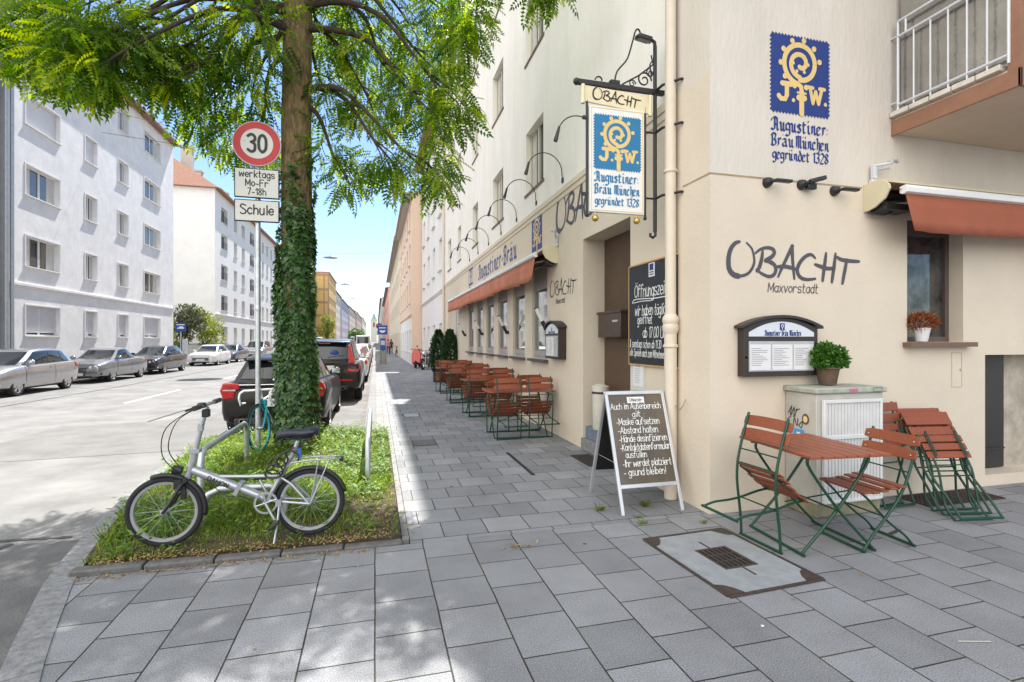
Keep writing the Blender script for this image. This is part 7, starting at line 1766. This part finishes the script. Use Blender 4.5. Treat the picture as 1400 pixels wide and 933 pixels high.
mb = MB(); mb.box2((-.2, -.3, .22), (.2, .4, .32)); mb.build('floor_board', M_blackp, t, bevel=.03)
mb = MB(); mb.tube([(-.34, -.2, 1.1), (.34, -.2, 1.1)], .018, 8); mb.build('handlebar', M_blackp, t)
for y in (-.5, .72):
    mb = MB(); mb.tube([(0, y + .17 * math.cos(a), .23 + .17 * math.sin(a)) for a in np.linspace(0, 6.283, 20, endpoint=False)], .055, 8, closed=True); mb.lathe([(.15, -.03), (.15, .03)], 16, (0, y, .23), 'x'); mb.build('wheel', M_tyre, t)
t = thing('parked_bicycle', 'dark bicycle leaning at the facade far down the sidewalk', 'bicycle', (2.0, 52, 0), R(80))
wheel(t, (-.5, 0, .35), .35, .02, M_steel, M_tyre, 12); wheel(t, (.5, 0, .35), .35, .02, M_steel, M_tyre, 12)
mb = MB(); mb.tube([(-.5, 0, .35), (-.38, 0, .9), (-.4, 0, 1.05)], .02, 6); mb.tube([(-.4, 0, .8), (.0, 0, .3), (.16, 0, .9)], .02, 6); mb.tube([(0, 0, .3), (.5, 0, .35), (.12, 0, .8), (-.4, 0, .82)], .018, 6); mb.build('frame', M_bblack, t)
mb = MB(); mb.ball((.17, 0, .95), .1, 10, (1.4, .9, .4)); mb.build('saddle', M_bblack, t)
mb = MB(); mb.tube([(-.36, -.3, 1.06), (-.42, 0, 1.06), (-.36, .3, 1.06)], .014, 6); mb.build('handlebar', M_bblack, t)

# a walker far down the sidewalk: one skinned body
def person(lb, loc, rz, top, legs):
    J = {'pel': (0, 0, .95), 'ch': (0, .0, 1.3), 'nk': (0, 0, 1.5), 'hd': (0, -.02, 1.62), 'tp': (0, -.01, 1.74)}
    V = [(0, 0, .95), (0, 0, 1.15), (0, 0, 1.38), (0, 0, 1.52), (0, -.02, 1.6), (0, -.01, 1.73),
         (.17, 0, 1.42), (.23, .04, 1.15), (.24, -.04, .88), (.24, -.06, .78), (-.17, 0, 1.42), (-.23, -.04, 1.15), (-.24, -.14, .9), (-.24, -.17, .8),
         (.1, 0, .88), (.11, -.14, .5), (.11, -.02, .09), (.11, -.16, .04), (-.1, 0, .88), (-.11, .08, .5), (-.11, .3, .14), (-.11, .2, .05)]
    E_ = [(0, 1), (1, 2), (2, 3), (3, 4), (4, 5), (2, 6), (6, 7), (7, 8), (8, 9), (2, 10), (10, 11), (11, 12), (12, 13), (0, 14), (14, 15), (15, 16), (16, 17), (0, 18), (18, 19), (19, 20), (20, 21)]
    rad = [.15, .14, .16, .055, .09, .08, .07, .045, .035, .04, .07, .045, .035, .04, .09, .065, .042, .04, .09, .065, .042, .04]
    me = bpy.data.meshes.new('person'); me.from_pydata(V, E_, []); o = bpy.data.objects.new('person', me); COL.objects.link(o)
    sk = o.modifiers.new('skin', 'SKIN'); sk.use_smooth_shade = True
    for i, r in enumerate(rad): me.skin_vertices[0].data[i].radius = (r, r * (.7 if i < 3 else 1))
    me.skin_vertices[0].data[0].use_root = True
    o.modifiers.new('sub', 'SUBSURF').levels = 1
    dg = bpy.context.evaluated_depsgraph_get(); m2 = bpy.data.meshes.new_from_object(o.evaluated_get(dg)); o.modifiers.clear(); o.data = m2
    for m in (top, legs, mat('skin', (.45, .27, .19), .6)): m2.materials.append(m)
    for p in m2.polygons:
        z = p.center.z; p.material_index = 1 if z < .96 else (2 if z > 1.5 or abs(p.center.x) > .19 and z < .95 else 0)
    o.location = loc; o.rotation_euler = (0, 0, rz); tag(o, lb, 'person')
    mb = MB(); mb.ball((0, .01, 1.66), .108, 12, (1, 1.05, 1.1)); mb.v = [p for p in mb.v]; h = mb.build('hair', mat('hair', (.05, .03, .02), .8), o)
    h.location = (0, .02, .012); return o
person('person in a pinkish top and blue trousers walking far down the sidewalk', (1.35, 60, 0), 0, mat('top_pink', (.5, .25, .25), .8), mat('trousers_blue', (.04, .07, .2), .8))
person('person in dark clothes walking far down the sidewalk beside the facade', (1.7, 61, 0), R(180), mat('top_dark', (.04, .04, .05), .8), mat('trousers_dark', (.03, .03, .04), .8))

# hanging street lamps on wires across the street
ordl = ['nearest one', 'second one along', 'third one along', 'fourth one along', 'fifth one along', 'farthest one']
lamp0 = None
for i, (y, z) in enumerate(((33, 12.0), (68.5, 12.2), (100, 12.2), (132, 12.2), (180, 12.2), (250, 12.2))):
    lb = 'grey street lamp hanging on a wire over the street, ' + ordl[i]
    if lamp0 is None:
        lamp0 = thing('hanging_street_lamp', lb, 'street lamp', (-5.6, y, z), 0, 'street lamps hanging over the street')
        mb = MB(); mb.lathe([(.001, .24), (.12, .22), (.2, .1), (.85, .02), (.9, -.03), (.84, -.05), (.001, -.04)], 24); mb.build('lamp_shade', mat('lamp_grey', (.3, .32, .33), .5), lamp0)
        mb = MB(); mb.lathe([(.3, -.05), (.25, -.12), (.001, -.14)], 18); mb.build('lamp_glass', mat('lamp_glass', (.5, .5, .48), .3), lamp0)
        mb = MB(); mb.tube([(0, 0, .22), (0, 0, .5)], .015, 6); mb.tube([(9.0 if False else 8.4, 0, 1.1), (4, 0, .72), (0, 0, .5), (-4.5, 0, .72), (-9.0, 0, 1.1)], .012, 5); mb.build('span_wire', M_black, lamp0)
    else: dup(lamp0, (-5.6, y, z), 0, lb)
t = thing('overhead_wire', 'thin dark wire slanting across the street in front of the nearest white house', 'wire', (-14.55, 25.4, 12.1)); mb = MB(); mb.tube([(-14.55, 25.4, 12.1), (-6, 31, 12.15), (2.9, 36, 13.2)], .010, 5); wb(mb, 'wire_strand', M_black, t)
